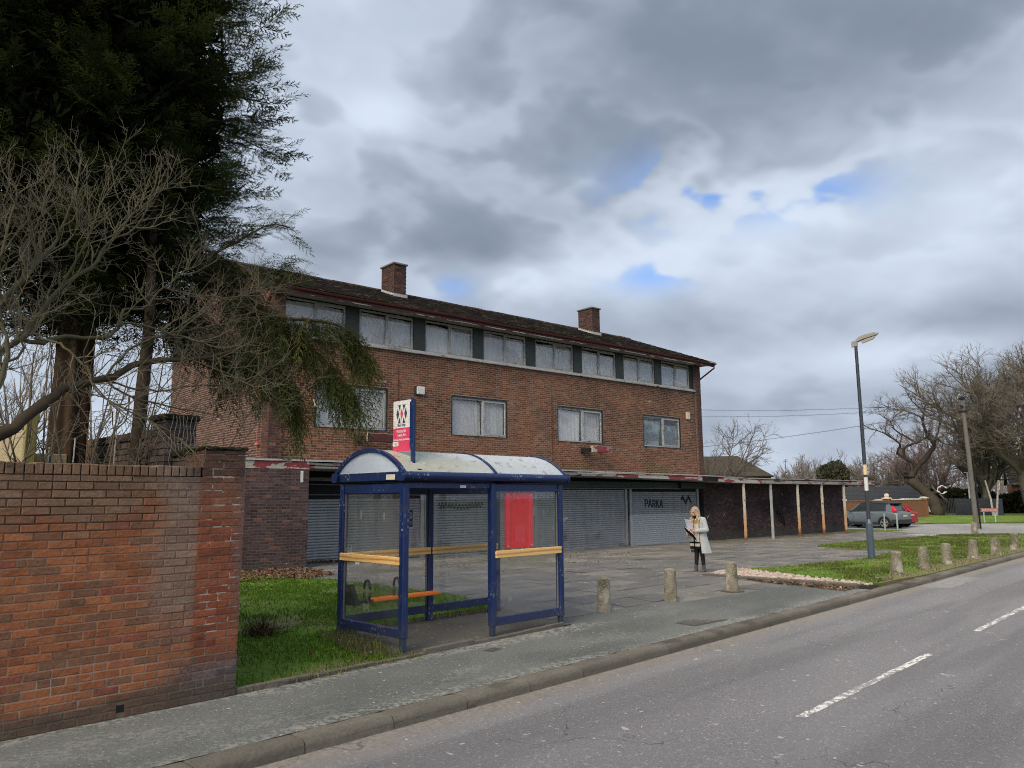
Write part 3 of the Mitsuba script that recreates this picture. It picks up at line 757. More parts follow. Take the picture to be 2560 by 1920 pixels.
# upper front wall
FWALL = put('facade', wall_plate(S0, S1, 2.85, 8.06, 1.505, 1.75, holesU + holesL), 'mat_mortar', SB, M=BW)
V, F = brick_stack(courses(S0, S1, 2.85, 8.06, holesU + holesL, gap=.014), 1.50, 1.54)
put('brickwork', stack_mesh(V, F), 'mat_facade', FWALL, M=BW, kind='stuff', label='brown brick courses of the upper front wall with pale mortar')
# the dark end piers
for a, b in ((-21.95, -21.552), (-1.478, -1.12)):
    k = put('end_pier', MB().box(a + .008, b - .002, 1.393, 1.9, 2.8, 8.06), 'mat_mortar_low', SB, M=BW)
    V, F = brick_stack(courses(a, b, 2.85, 8.06), 1.388, 1.44); me = MB(); me.add(*stack_mesh(V, F))
    side = a if a < -10 else b
    V, F = brick_stack(courses(1.39, 1.9, 2.85, 8.06), 0, .04); v, f = stack_mesh(V, F)
    sgn = -1 if a < -10 else 1
    w = v.copy(); w[:, 0] = side - sgn * v[:, 1]; w[:, 1] = v[:, 0]
    me.add(w, f if sgn > 0 else f[:, ::-1])
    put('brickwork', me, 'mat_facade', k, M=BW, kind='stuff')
# gable walls and back wall
GP = [(1.9, 0), (10.56, 0), (10.56, 8.1), (6.03, 9.98), (1.9, 8.40)]
def gable(s_face, sgn, name):
    m = MB(); s1 = s_face - sgn * .005
    m.prism([(t, z) for t, z in GP], min(s1, s1 - sgn * .22), max(s1, s1 - sgn * .22), axis=0)
    k = put(name, m, 'mat_mortar', SB, M=BW)
    gp = Polygon(GP); R = [r for r in courses(1.9, 10.56, 0, 9.95, gap=.014) if gp.contains(Point((r[0] + r[1]) / 2, r[3]))]
    V, F = brick_stack(R, 0, .04); v, f = stack_mesh(V, F)
    w = v.copy(); w[:, 0] = s_face - sgn * v[:, 1]; w[:, 1] = v[:, 0]
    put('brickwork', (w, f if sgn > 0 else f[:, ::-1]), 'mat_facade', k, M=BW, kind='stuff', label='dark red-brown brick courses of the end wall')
gable(-21.95, -1, 'gable_wall'); gable(-1.12, 1, 'gable_wall')
put('wall', MB().box(-21.7, -1.35, 10.3, 10.54, 0, 8.1), 'mat_facade', SB, M=BW)
put('floor_slab', MB().box(-21.72, -1.35, 1.752, 10.29, 6.30, 6.5).box(-21.72, -1.35, 1.752, 10.29, 3.2, 3.4), 'mat_room', SB, M=BW)
put('room_partition', MB().box(-21.72, -1.35, 4.2, 4.3, 3.4, 6.3).box(-21.72, -1.35, 4.2, 4.3, 6.5, 8.5), 'mat_room', SB, M=BW)

# windows
def curtain(s0, s1, z0, z1, t, seed, folds=7, gather=0.):
    rg = np.random.default_rng(seed); nu, nv = 60, 14
    u, v = np.meshgrid(np.linspace(0, 1, nu), np.linspace(0, 1, nv), indexing='ij')
    ph = rg.uniform(0, 6, 4)
    w = .013 * np.sin(folds * 6.28 * u + ph[0] + 1.6 * np.sin(4 * u + ph[1]) + gather * v) + .004 * np.sin(folds * 6.3 * 2.3 * u + ph[2] + v * 2)
    w *= (.5 + .7 * np.sin(3.1 * u + ph[3]) ** 2)
    top = z1 - .02 - .05 * np.abs(np.sin(2.2 * u + ph[1])) * rg.uniform(.2, 1.2) - .04 * rg.random() * u
    s = s0 + (s1 - s0) * u + gather * .03 * np.sin(6 * u + ph[0]) * (1 - v)
    z = z0 + (top - z0) * v
    V = np.stack([s, t + w, z], -1).reshape(-1, 3); i, j = np.meshgrid(np.arange(nu - 1), np.arange(nv - 1), indexing='ij'); k = i * nv + j
    return V, np.stack([k, k + nv, k + nv + 1, k + 1], -1).reshape(-1, 4)


def window(s0, s1, z0, z1, mull, seed, outer, t=1.56):
    W = put('window', MB().box(s0, s1, t + .02, t + .07, z0, z0 + .05).box(s0, s1, t + .02, t + .07, z1 - .05, z1).box(s0, s0 + .05, t + .02, t + .07, z0 + .05, z1 - .05).box(s1 - .05, s1, t + .02, t + .07, z0 + .05, z1 - .05).box(mull - .032, mull + .032, t + .012, t + .07, z0 + .05, z1 - .05), 'mat_window_white', SB, M=BW)
    # opening casement frame in the right-hand light
    a, b = mull + .032, s1 - .05
    put('casement', MB().box(a, b, t + .006, t + .04, z0 + .05, z0 + .095).box(a, b, t + .006, t + .04, z1 - .095, z1 - .05).box(a, a + .025, t + .006, t + .04, z0 + .095, z1 - .095).box(b - .025, b, t + .006, t + .04, z0 + .095, z1 - .095), 'mat_window_white', W, M=BW)
    for (x, y, zz0, zz1) in ((s0 + .05, mull - .032, z0 + .05, z1 - .05), (a + .025, b - .025, z0 + .095, z1 - .095)):
        put('pane', (np.array([[x, t + .035, zz0], [y, t + .035, zz0], [y, t + .035, zz1], [x, t + .035, zz1]]), np.array([[0, 1, 2], [0, 2, 3]])), 'mat_glass', W, M=BW)
    return W


for k, (a, b) in enumerate(upper):
    W = window(a, b, 6.92, 8.02, a + 1.02, k, 'white')
    put('curtain', curtain(a + .03, a + 1.0, 6.95, 7.98 - .02 * (k % 3), 1.66, k * 2 + 10, 4 + k % 3), 'mat_curtain', W, M=BW)
    put('curtain', curtain(a + 1.04, b - .03, 6.95, 7.97 - .03 * (k % 2), 1.66, k * 2 + 11, 3 + k % 4), 'mat_curtain', W, M=BW)
    e = upper[k + 1][0] if k < 7 else S1
    put('dark_panel', MB().box(b + .004, e - .004, 1.545, 1.60, 6.902, 8.05), 'mat_panel', SB, M=BW)
for k, (a, b, mu) in enumerate(lower):
    o = .055
    put('window_surround', MB().box(a, b, 1.512, 1.66, 4.10, 4.10 + o).box(a, b, 1.512, 1.66, 5.53 - o, 5.53).box(a, a + o, 1.512, 1.66, 4.10 + o, 5.53 - o).box(b - o, b, 1.512, 1.66, 4.10 + o, 5.53 - o), 'mat_blackframe', SB, M=BW)
    W = window(a + o + .001, b - o - .001, 4.10 + o + .001, 5.53 - o - .001, mu, 50 + k, 'black', 1.535)
    put('curtain', curtain(a + .08, mu - .02, 4.2, 5.47 - (.12 if k == 3 else .02), 1.69, 60 + 2 * k, (2, 4, 5, 2)[k], (0, 3, 2, 5)[k]), 'mat_curtain_reflection' if k == 3 else 'mat_curtain', W, M=BW)
    put('curtain', curtain(mu + .03, b - .08, 4.2, 5.47 - (.25 if k == 3 else .04), 1.69, 61 + 2 * k, (2, 3, 5, 2)[k], (0, 2, 4, 6)[k]), 'mat_curtain_reflection' if k == 3 else 'mat_curtain', W, M=BW)
put('sill', MB().box(-21.5, S1 + .02, 1.42, 1.56, 6.795, 6.90, b=.01), 'mat_whitetrim', SB, M=BW, label='long whitish sill under the top row of windows')

# roof: eaves at t .88, ridge at t 6.03
RZ0, RT0, RT1, RZ1 = 8.17, .86, 6.03, 10.14
sl = (RZ1 - RZ0) / (RT1 - RT0)
roofz = lambda t: RZ0 + (t - RT0) * sl
VS0, VS1 = -22.2, -.66
m = MB()
m.add([[VS0 + .06, RT0 + .05, roofz(RT0 + .05) - .06], [VS1 - .06, RT0 + .05, roofz(RT0 + .05) - .06], [VS1 - .06, RT1, RZ1 - .06], [VS0 + .06, RT1, RZ1 - .06],
       [VS0 + .06, 2 * RT1 - RT0, RZ0 - .06], [VS1 - .06, 2 * RT1 - RT0, RZ0 - .06]], [[0, 1, 2, 3], [3, 2, 5, 4]])
m.add([[VS0 + .06, RT0 + .05, roofz(RT0 + .05) - .12], [VS1 - .06, RT0 + .05, roofz(RT0 + .05) - .12], [VS1 - .06, RT1, RZ1 - .12], [VS0 + .06, RT1, RZ1 - .12],
       [VS0 + .06, 2 * RT1 - RT0, RZ0 - .12], [VS1 - .06, 2 * RT1 - RT0, RZ0 - .12]], [[3, 2, 1, 0], [4, 5, 2, 3]])
ROOF = put('roof', m, 'mat_dark', SB, M=BW, label='shallow dark tiled roof with moss along the eaves')
g_ = .335; th = math.atan(sl); lt = .018; tl = []
nrow = int((RT1 - RT0) / math.cos(th) / g_ * 1.0) + 1
for i in range(nrow):
    for j in range(72):
        s_ = VS0 + .3 * j + .004 + rb.normal(0, .003)
        if s_ > VS1 - .05: continue
        d0 = i * g_ - .03 + rb.normal(0, .004); d1 = min(d0 + g_ + .05, (RT1 - RT0) / math.cos(th))
        if d1 - d0 < .06: continue
        q = []
        lift = rb.normal(0, .004)
        for (dd, hh) in ((d0, .030 + lift), (d1, .006)):
            for hz in (hh - .016, hh + (.010 if dd == d0 else .0)):
                for x in (s_, min(s_ + .292, VS1)):
                    q.append([x, RT0 + dd * math.cos(th) - hz * math.sin(th), RZ0 + dd * math.sin(th) + hz * math.cos(th)])
        tl.append((np.array(q), np.linalg.norm(bw(s_, RT0 + d0 * math.cos(th), 8) - eye)))
TF = np.array([[0, 1, 3], [0, 3, 2], [2, 3, 7], [2, 7, 6], [0, 2, 6], [0, 6, 4], [1, 5, 7], [1, 7, 3], [0, 4, 5], [0, 5, 1], [4, 6, 7], [4, 7, 5]])
tl.sort(key=lambda a: a[1]); m = MB()
for n_, (q, _) in enumerate(tl):
    if n_ < 300: put('roof_tile', (q, TF), 'mat_tile', ROOF, M=BW)
    else: m.add(q, TF)
for i in range(15):   # the far slope, out of sight, as long strips
    q = []
    for j, t_ in enumerate((RT1 + .34 * i, RT1 + .34 * (i + 1))): q += [[VS0, t_, RZ1 - (t_ - RT1) * sl + .03 - .02 * j], [VS1, t_, RZ1 - (t_ - RT1) * sl + .03 - .02 * j]]
    m.add(q, [[0, 1, 3, 2]])
put('tiling', m, 'mat_tile', ROOF, M=BW, kind='stuff')
a = np.linspace(.2, math.pi - .2, 8)
for i in range(48):
    x0 = VS0 + .45 * i; x1 = min(x0 + .44, VS1)
    if x1 - x0 < .1: continue
    r = .115 + rb.normal(0, .002); dz = rb.normal(0, .004)
    v = np.array([[x, RT1 - r * 1.15 * math.cos(b), RZ1 - .03 + dz + r * math.sin(b)] for x in (x0, x1) for b in a])
    put('ridge_tile', (v, np.array([[k, k + 1, 8 + k + 1, 8 + k] for k in range(7)])), 'mat_tile', ROOF, M=BW, smooth=50)
put('soffit', MB().box(VS0 + .25, VS1 - .1, RT0 + .10, 1.6, 8.062, 8.08), 'mat_soffit', SB, M=BW)
put('eaves_board', MB().box(VS0 + .1, VS1 - .02, RT0 + .06, RT0 + .098, 7.985, 8.15), 'mat_gutter', SB, M=BW)
put('peeling_paint', MB().box(VS0 + 1.2, VS1 - .9, RT0 + .050, RT0 + .060, 7.978, 8.005), 'mat_flake', SB, M=BW, label='flaking white paint along the lower edge of the eaves board')
a = np.linspace(math.pi, 2 * math.pi, 9); prof = [(RT0 - .0 + .065 * math.cos(b), 8.15 + .065 * math.sin(b)) for b in a]
v = np.array([[x, t_, z_ + .012 * math.sin(x * .7)] for x in np.linspace(VS0, VS1 + .05, 40) for t_, z_ in prof])
put('gutter', (v, np.array([[i * 9 + k, i * 9 + k + 1, (i + 1) * 9 + k + 1, (i + 1) * 9 + k] for i in range(39) for k in range(8)])), 'mat_gutter', SB, M=BW, smooth=60)
for sgn, x in ((-1, VS0 + .03), (1, VS1 - .03)):
    put('barge_board', MB().add([[x, RT0 + .06, roofz(RT0 + .06) - .2], [x, RT1, RZ1 - .2], [x, RT1, RZ1 - .02], [x, RT0 + .06, roofz(RT0 + .06) - .02], [x + .025, RT0 + .06, roofz(RT0 + .06) - .2], [x + .025, RT1, RZ1 - .2], [x + .025, RT1, RZ1 - .02], [x + .025, RT0 + .06, roofz(RT0 + .06) - .02]],
        [[0, 1, 2, 3], [4, 7, 6, 5], [0, 4, 5, 1], [3, 2, 6, 7], [0, 3, 7, 4], [1, 5, 6, 2]]), 'mat_dark', SB, M=BW)
put('downpipe', MB().tube([(VS1 - .06, RT0 + .0, 8.10), (VS1 - .06, RT0 + .02, 7.92), (-1.0, 1.52, 7.42), (-1.04, 1.6, 7.2), (-1.04, 1.6, 2.9)], .038, 10), 'mat_gutter', SB, M=BW, smooth=40, label='maroon swan-neck downpipe at the right end of the gutter')
m = MB().tube([(-22.02, 1.25, 8.15), (-22.02, 1.55, 7.95), (-22.02, 1.98, 7.5), (-22.02, 2.0, 7.2), (-22.02, 2.0, 2.95)], .05, 12)
for z_ in (3.55, 5.3, 7.0): m.tube([(-22.02, 2.0, z_), (-22.02, 2.0, z_ + .09)], .066, 12).box(-22.0, -21.94, 1.92, 2.08, z_ + .02, z_ + .07)
put('downpipe', m, 'mat_redpipe', SB, M=BW, smooth=40, label='faded red downpipe on the left end wall')
for s_, z0, z1 in ((-17.55, 3.0, 6.3), (-10.62, 3.0, 5.95)):
    put('cable', MB().tube([(s_, 1.488, z0), (s_ + .01, 1.488, (z0 + z1) / 2), (s_, 1.488, z1)], .009, 5), 'mat_gutter', SB, M=BW)

# chimneys
def chimney(s0, s1, t0, t1, zt):
    zb = roofz(t0) - .3
    C = put('chimney', MB().box(s0 + .008, s1 - .008, t0 + .008, t1 - .008, zb, zt), 'mat_mortar_low', SB, M=BW)
    me = MB()
    V, F = brick_stack(courses(s0, s1, zb, zt, bl=.26), t0, t0 + .05); me.add(*stack_mesh(V, F))
    V, F = brick_stack(courses(t0, t1, zb, zt, bl=.22), 0, .05); v, f = stack_mesh(V, F)
    for face, sg in ((s0, -1), (s1, 1)):
        w = v.copy(); w[:, 0] = face - sg * v[:, 1]; w[:, 1] = v[:, 0]; me.add(w, f if sg > 0 else f[:, ::-1])
    put('brickwork', me, 'mat_chimney', C, M=BW, kind='stuff')
    put('cap', MB().box(s0 - .05, s1 + .05, t0 - .05, t1 + .05, zt, zt + .07, b=.012), 'mat_felt', C, M=BW)
    put('pot', MB().lathe([(.10, 0), (.12, .0), (.115, .09), (.085, .1), (.085, .02)], (s0 + s1) / 2 + .05, t0 + .35, zt + .07, 14), 'mat_felt', C, M=BW, smooth=40)
    fl = MB().box(s0 - .03, s1 + .03, t0 - .05, t0 - .004, roofz(t0) - .03, roofz(t0) + .12)
    n = 7
    for side in (s0 - .014, s1 + .006):
        for i in range(n):
            ta, tb = t0 + (t1 - t0) * i / n, t0 + (t1 - t0) * (i + 1) / n
            fl.prism([(ta, roofz(ta) - .05), (tb, roofz(tb) - .05), (tb, roofz(ta) + .19), (ta, roofz(ta) + .1)], side, side + .008, axis=0)
    put('flashing', fl, 'mat_lead', C, M=BW, label='pale stepped lead flashing')
    return C
chimney(-15.87, -15.31, 4.6, 5.5, 10.88); chimney(-4.97, -4.42, 4.6, 5.5, 10.86)

# shopfronts: projecting low wall on the left, shutters, colonnade wall
HS = [-23.15, -21.3, -8.7, -3.0, 0.0, 13.0]
hbot = lambda s: np.interp(s, HS, [2.80, 2.80, 2.745, 2.655, 2.58, 2.575])
htop = lambda s: np.interp(s, HS, [3.06, 3.06, 2.94, 2.885, 2.83, 2.805])
LW = put('pier_wall', MB().box(-23.09, -21.322, .005, 1.5, -.05, 2.80), 'mat_mortar_low', SB, M=BW, label='dark purplish brick pier wall at the left of the shops')
R = courses(-23.1, -21.31, 0, 2.80, gap=.012)
V, F = brick_stack(R, 0, .06)
R_ = sorted(range(len(R)), key=lambda i: -R[i][2])
for i in R_[:300]: put('brick', (V[i], F), 'mat_lowbrick', LW, M=BW)
me = MB()
if len(R) > 300: me.add(*stack_mesh(V[R_[300:]], F))
V2, F = brick_stack(courses(0.0, 1.5, 0, 2.80), 0, .05); v, f = stack_mesh(V2, F)
for face, sg in ((-23.1, -1), (-21.31, 1)):
    w = v.copy(); w[:, 0] = face - sg * v[:, 1]; w[:, 1] = v[:, 0]; me.add(w, f if sg > 0 else f[:, ::-1])
put('brickwork', me, 'mat_lowbrick', LW, M=BW, kind='stuff')
put('number_plate_strip', MB().box(-21.57, -21.49, -.012, -.002, 2.44, 2.75, b=.003), 'mat_plastic_white', LW, M=BW, label='narrow white strip fixed to the low brick wall')
put('plinth', MB().box(-23.2, -21.25, -.09, 0.0, -.1, .16, b=.02), 'mat_felt', LW, M=BW)
put('shop_wall', MB().box(-21.3, -1.14, 1.66, 1.9, -.1, 3.0), 'mat_dark', SB, M=BW)
CWB = [(-1.10, 12.1)]
CW = put('colonnade_wall', MB().box(-1.1, 12.09, 1.511, 1.75, -.15, 2.62).box(11.85, 12.089, 1.75, 6, -.15, 2.62), 'mat_lowbrick', SB, M=BW, label='dark brick wall behind the canopy posts')
me = MB(); V, F = brick_stack(courses(-1.1, 12.1, -.15, 2.60), 1.50, 1.54); me.add(*stack_mesh(V, F))
V2, F = brick_stack(courses(1.5, 6.0, -.15, 2.60), 0, .05); v, f = stack_mesh(V2, F); w = v.copy(); w[:, 0] = 12.1 - v[:, 1]; w[:, 1] = v[:, 0]; me.add(w, f)
put('brickwork', me, 'mat_lowbrick', CW, M=BW, kind='stuff')
# graffiti on the colonnade wall: a looping black tag and a pale scrawl
u = np.linspace(0, 1, 60); u2 = np.linspace(0, 1, 200)
put('graffiti', MB().tube(np.stack([5.05 + .38 * np.sin(9 * u) * (1 - .4 * u) + .5 * u, np.full(60, 1.49), 1.05 + .33 * np.cos(11 * u + .4) - .25 * u], 1), .022, 4).tube([(5.5, 1.49, 1.35), (5.62, 1.49, .75), (5.75, 1.49, .35)], .02, 4), 'mat_black', CW, M=BW, label='looping black spray-paint tag')
put('graffiti', MB().tube([(4.55, 1.488, 2.05), (4.5, 1.488, 1.5)], .02, 4).tube([(4.52, 1.488, 2.05), (4.78, 1.488, 2.08)], .018, 4).tube([(4.5, 1.488, 1.8), (4.74, 1.488, 1.82)], .018, 4).tube([(4.48, 1.488, 1.52), (4.78, 1.488, 1.55)], .018, 4), 'mat_felt', CW, M=BW, label='faded grey E sprayed on the dark wall')

# shutters
def slat_mesh(s0, s1, z0, h):
    pr = [(1.545, 0.004), (1.529, .011), (1.526, .030), (1.526, .056), (1.530, .072), (1.545, .080), (1.548, .0845)]
    k = h / .0845
    v = np.array([[s, t, z0 + z * k] for s in (s0, s1) for t, z in pr]); n = len(pr)
    return v, np.array([[i, n + i, n + i + 1, i + 1] for i in range(n - 1)])
SH = [(-20.95, -16.62, 2.02), (-16.32, -11.75, 2.30), (-11.45, -6.52, 2.30), (-6.10, -1.62, 2.28)]
for q, (a, b, zt) in enumerate(SH):
    zb = float(gz(*bw((a + b) / 2, 1.55)[:2])) + .012
    K = put('roller_shutter', MB().box(a - .14, b + .14, 1.59, 1.65, zb - .1, 2.36), 'mat_dark', SB, M=BW,
            label=('grey roller shutter at the left, stuck short of its top', 'grey roller shutter seen through the bus shelter', 'dull grey roller shutter right of the bus shelter', 'roller shutter with pale lower half and black scrawl')[q])
    for e in (a - .14, b + .002): put('guide_rail', MB().box(e, e + .138, 1.49, 1.588, zb - .1, 2.36, b=.006), 'mat_shutter', K, M=BW)
    nsl = int((zt - zb) / .0845)
    for i in range(nsl):
        dz = (.02 * math.sin(i * 2.1) if q == 0 else 0)
        put('slat', (lambda m_: (m_[0] + [0, rb.normal(0, .0015), 0], m_[1]))(slat_mesh(a, b, zb + i * .0845, .0845)), 'mat_shutter', K, M=BW, smooth=50)
    put('bottom_rail', MB().box(a, b, 1.525, 1.565, zb - .012, zb + .01), 'mat_shutter', K, M=BW)
put('graffiti', trimesh.util.concatenate([meshkit.text_mesh('PARKA', .32, .004, bold=True)]), 'mat_black', 'shop_building__roller_shutter_003', M=BW @ T().translate([-5.28, 1.517, 1.58]).rotate([1, 0, 0], 90).rotate([0, 0, 1], -2).scale([.85, 1, 1]), label='black sprayed letters PARKA')
put('graffiti', MB().tube(np.stack([-2.75 + .75 * u2, np.full(200, 1.518), 1.85 + .10 * np.sin(70 * u2) + .12 * np.sin(11 * u2)], 1), .009, 4), 'mat_black', 'shop_building__roller_shutter_003', M=BW, label='thin illegible black scribble')
put('graffiti', MB().tube(np.stack([-10.25 + .42 * u, np.full(60, 1.519), 1.18 + .05 * np.sin(46 * u) + .03 * np.sin(9 * u)], 1), .009, 4), 'mat_plastic_white', 'shop_building__roller_shutter_002', M=BW, label='small white scribble')
put('graffiti', MB().tube(np.stack([-15.9 + 1.9 * u2, np.full(200, 1.518), 1.72 + .10 * np.sin(85 * u2) + .03 * np.sin(9 * u2)], 1), .012, 4), 'mat_black', 'shop_building__roller_shutter_001', M=BW, label='row of dark scribbled letters')
put('shop_sign', MB().box(-16.3, -3.0, 1.40, 1.5, 2.36, 2.62, b=.008), 'mat_greensign', SB, M=BW, label='dark green shop fascia sign under the canopy')
put('sign_lettering', meshkit.text_mesh('M&T OFF LICENCE', .15, .004), 'mat_greenletter', 'shop_building__shop_sign', M=BW @ T().translate([-8.75, 1.397, 2.42]).rotate([1, 0, 0], 90).scale([2.2, 1, 1]), label='barely readable raised lettering on the green sign')
put('sign_trim', MB().box(-16.3, -2.9, 1.36, 1.41, 2.325, 2.355), 'mat_soffit', 'shop_building__shop_sign', M=BW)
put('shutter_housing', MB().box(-3.0, -1.15, 1.30, 1.5, 2.34, 2.62, b=.01), 'mat_blackframe', SB, M=BW)
put('shutter_housing', MB().box(-21.28, -16.4, 1.40, 1.5, 2.52, 2.62).tube([(-21.28, 1.5, 2.42), (-16.4, 1.5, 2.40)], .02, 6).tube([(-21.28, 1.5, 2.12), (-16.4, 1.5, 2.10)], .02, 6), 'mat_felt', SB, M=BW, label='exposed rails above the leftmost shutter')

# canopy: soffit, felt roof, edge boards in stretches of different decay
xs = np.linspace(-23.15, 12.83, 60)
m = MB()
top = np.array([[s, t, (htop(s) - .03) - .012 * (t > 1)] for s in xs for t in (.035, 2.2)]); m.add(top, [[2 * i, 2 * i + 2, 2 * i + 3, 2 * i + 1] for i in range(59)])
put('canopy_roof', m, 'mat_felt', SB, M=BW)
m = MB(); top = np.array([[s, t, hbot(s) + .02] for s in xs for t in (.035, 1.64)]); m.add(top, [[2 * i, 2 * i + 1, 2 * i + 3, 2 * i + 2] for i in range(59)])
put('canopy_soffit', m, 'mat_soffit', SB, M=BW)
put('annex_roof', MB().box(-1.1, 12.83, 2.2, 6.2, 2.62, 2.79), 'mat_felt', SB, M=BW)
def board(s0, s1, za, zb, t0, th_, material, label=None, b=.004, jag=0.):
    """edge board from za to zb, fractions of the height between canopy bottom and top"""
    n = max(2, int((s1 - s0) / .35)) ; ss = np.linspace(s0, s1, n)
    lo = hbot(ss) + (htop(ss) - hbot(ss)) * za; hi = hbot(ss) + (htop(ss) - hbot(ss)) * zb
    if jag: lo = lo + rb.normal(0, jag, n); hi = hi + rb.normal(0, jag * .5, n)
    V = np.array([[s, t, z] for s, l, h in zip(ss, lo, hi) for t, z in ((t0, l), (t0, h), (t0 + th_, h), (t0 + th_, l))])
    f = [[4 * i + k, 4 * i + (k + 1) % 4, 4 * i + 4 + (k + 1) % 4, 4 * i + 4 + k] for i in range(n - 1) for k in range(4)] + [[3, 2, 1, 0], [4 * n - 4, 4 * n - 3, 4 * n - 2, 4 * n - 1]]
    return put('fascia_board', (V, np.array(f)[:, ::-1]), material, SB, M=BW, label=label)
board(-23.15, -21.32, 0, .80, -.012, .03, 'mat_redpeel', 'flaking red board over the low brick wall')
board(-23.15, -20.9, .82, 1.0, -.045, .07, 'mat_whitetrim')
board(-20.9, -8.3, .84, 1.02, -.05, .075, 'mat_whitetrim', 'white edging strip along the top of the canopy')
board(-21.3, -16.2, .45, .72, .0, .03, 'mat_greyboard'); board(-21.3, -17.5, .12, .34, .012, .02, 'mat_greyboard')
board(-16.2, -10.6, .30, .80, .02, .03, 'mat_greyboard', 'rotten dark board with broken edges', jag=.025)
board(-10.8, -8.75, .46, .66, -.03, .03, 'mat_whitetrim'); board(-10.6, -8.75, .10, .42, -.012, .03, 'mat_greyboard'); board(-10.1, -7.0, .68, .82, -.042, .03, 'mat_whitetrim')
board(-8.74, -3.25, .02, .62, -.014, .03, 'mat_redpeel', 'red board peeling to bare wood above the shutters'); board(-8.3, -1.7, .88, 1.03, -.055, .08, 'mat_whitetrim'); board(-8.3, -2.9, .66, .84, -.03, .03, 'mat_redpeel')
board(-3.25, -2.1, .05, .9, -.016, .03, 'mat_dark', 'blackened stretch of canopy edge'); 
board(-2.1, 1.2, .0, .62, -.014, .03, 'mat_redpeel', 'red and white peeling board left of the first post'); board(-1.7, 3.2, .80, 1.0, -.035, .05, 'mat_greyboard'); board(-2.1, 1.2, .64, .78, -.02, .03, 'mat_redpeel')
for a_, b_ in ((1.21, 2.9), (2.91, 4.9), (4.91, 7.2), (7.21, 9.2), (9.21, 10.75)): board(a_, b_, .0, .58, -.014 + rb.normal(0, .003), .03, 'mat_greyboard')
board(3.2, 12.85, .82, 1.0, -.05, .07, 'mat_greyboard', 'bare grey timber edge of the colonnade roof'); board(1.2, 10.75, .60, .79, .0, .03, 'mat_gutter')
board(10.76, 12.83, .0, .80, -.014, .03, 'mat_redpeel', 'red end board at the right tip of the canopy')
put('fascia_board', MB().box(12.80, 12.84, .018, 6.2, 2.57, 2.80), 'mat_greyboard', SB, M=BW)
for i, s_ in enumerate((-.02, 2.24, 4.68, 7.06, 9.42)):
    g = float(gz(*bw(s_, 0)[:2]))
    put('canopy_post', MB().box(s_ - .052, s_ + .052, -.002 + .04, .10 + .04, g + .0, float(hbot(s_)) + .015, b=.012), 'mat_greypost' if i == 1 else 'mat_post', SB, M=BW, label=('cream post rusted orange at the foot, nearest the shutters', 'grey-white galvanised post', 'cream post rusting at the foot, middle of the five', 'cream post rusting at the foot, fourth along', 'rust-orange post at the open end of the colonnade')[i])
    put('base_plate', MB().box(s_ - .09, s_ + .09, -.02, .18, g - .0, g + .014).box(s_ - .03, s_ + .03, .06, .12, g + .014, g + .16), 'mat_felt', SB, M=BW)
# boxes on the upper wall
put('alarm_box', MB().box(-16.87, -16.57, 1.38, 1.44, 5.42, 5.68, b=.015), 'mat_plastic_white', SB, M=BW, label='white square alarm box between the first two lower windows')
put('alarm_backing', MB().box(-16.92, -16.60, 1.44, 1.50, 5.40, 5.69, b=.008), 'mat_blackframe', SB, M=BW)
put('alarm_box', MB().box(-2.22, -1.99, 1.40, 1.50, 5.48, 5.80, b=.02), 'mat_cream', SB, M=BW, label='cream box high at the right end of the wall')
for a_, b_ in ((-18.96, -17.25), (-8.95, -7.85)):
    K = put('red_box_sign', MB().box(a_, b_, .96, 1.10, 3.735, 3.99, b=.01), 'mat_redpeel' if a_ > -10 else 'mat_gutter', SB, M=BW, label='long red box sign half hidden by the bus stop flag' if a_ < -10 else 'short red box sign with peeling white corner')
    for e in ((a_ + .15, a_ + .22, 1.10, 1.5, 3.8, 3.86), (b_ - .22, b_ - .15, 1.10, 1.5, 3.8, 3.86), (a_ - .12, a_ - .02, 1.05, 1.5, 3.74, 3.9)): put('bracket', MB().box(*e), 'mat_dark', K, M=BW)
    put('peeling_edge', MB().box(a_ + .01, b_ - .01, .957, 1.0, 3.986, 3.996).box(a_ - .006, a_ + .012, .955, 1.0, 3.74, 3.98), 'mat_whitetrim', K, M=BW)
put('loose_cable', MB().tube([(-20.55, 1.4, 4.95), (-20.52, 1.38, 4.75), (-20.35, 1.36, 4.68)], .03, 5), 'mat_cream', SB, M=BW)
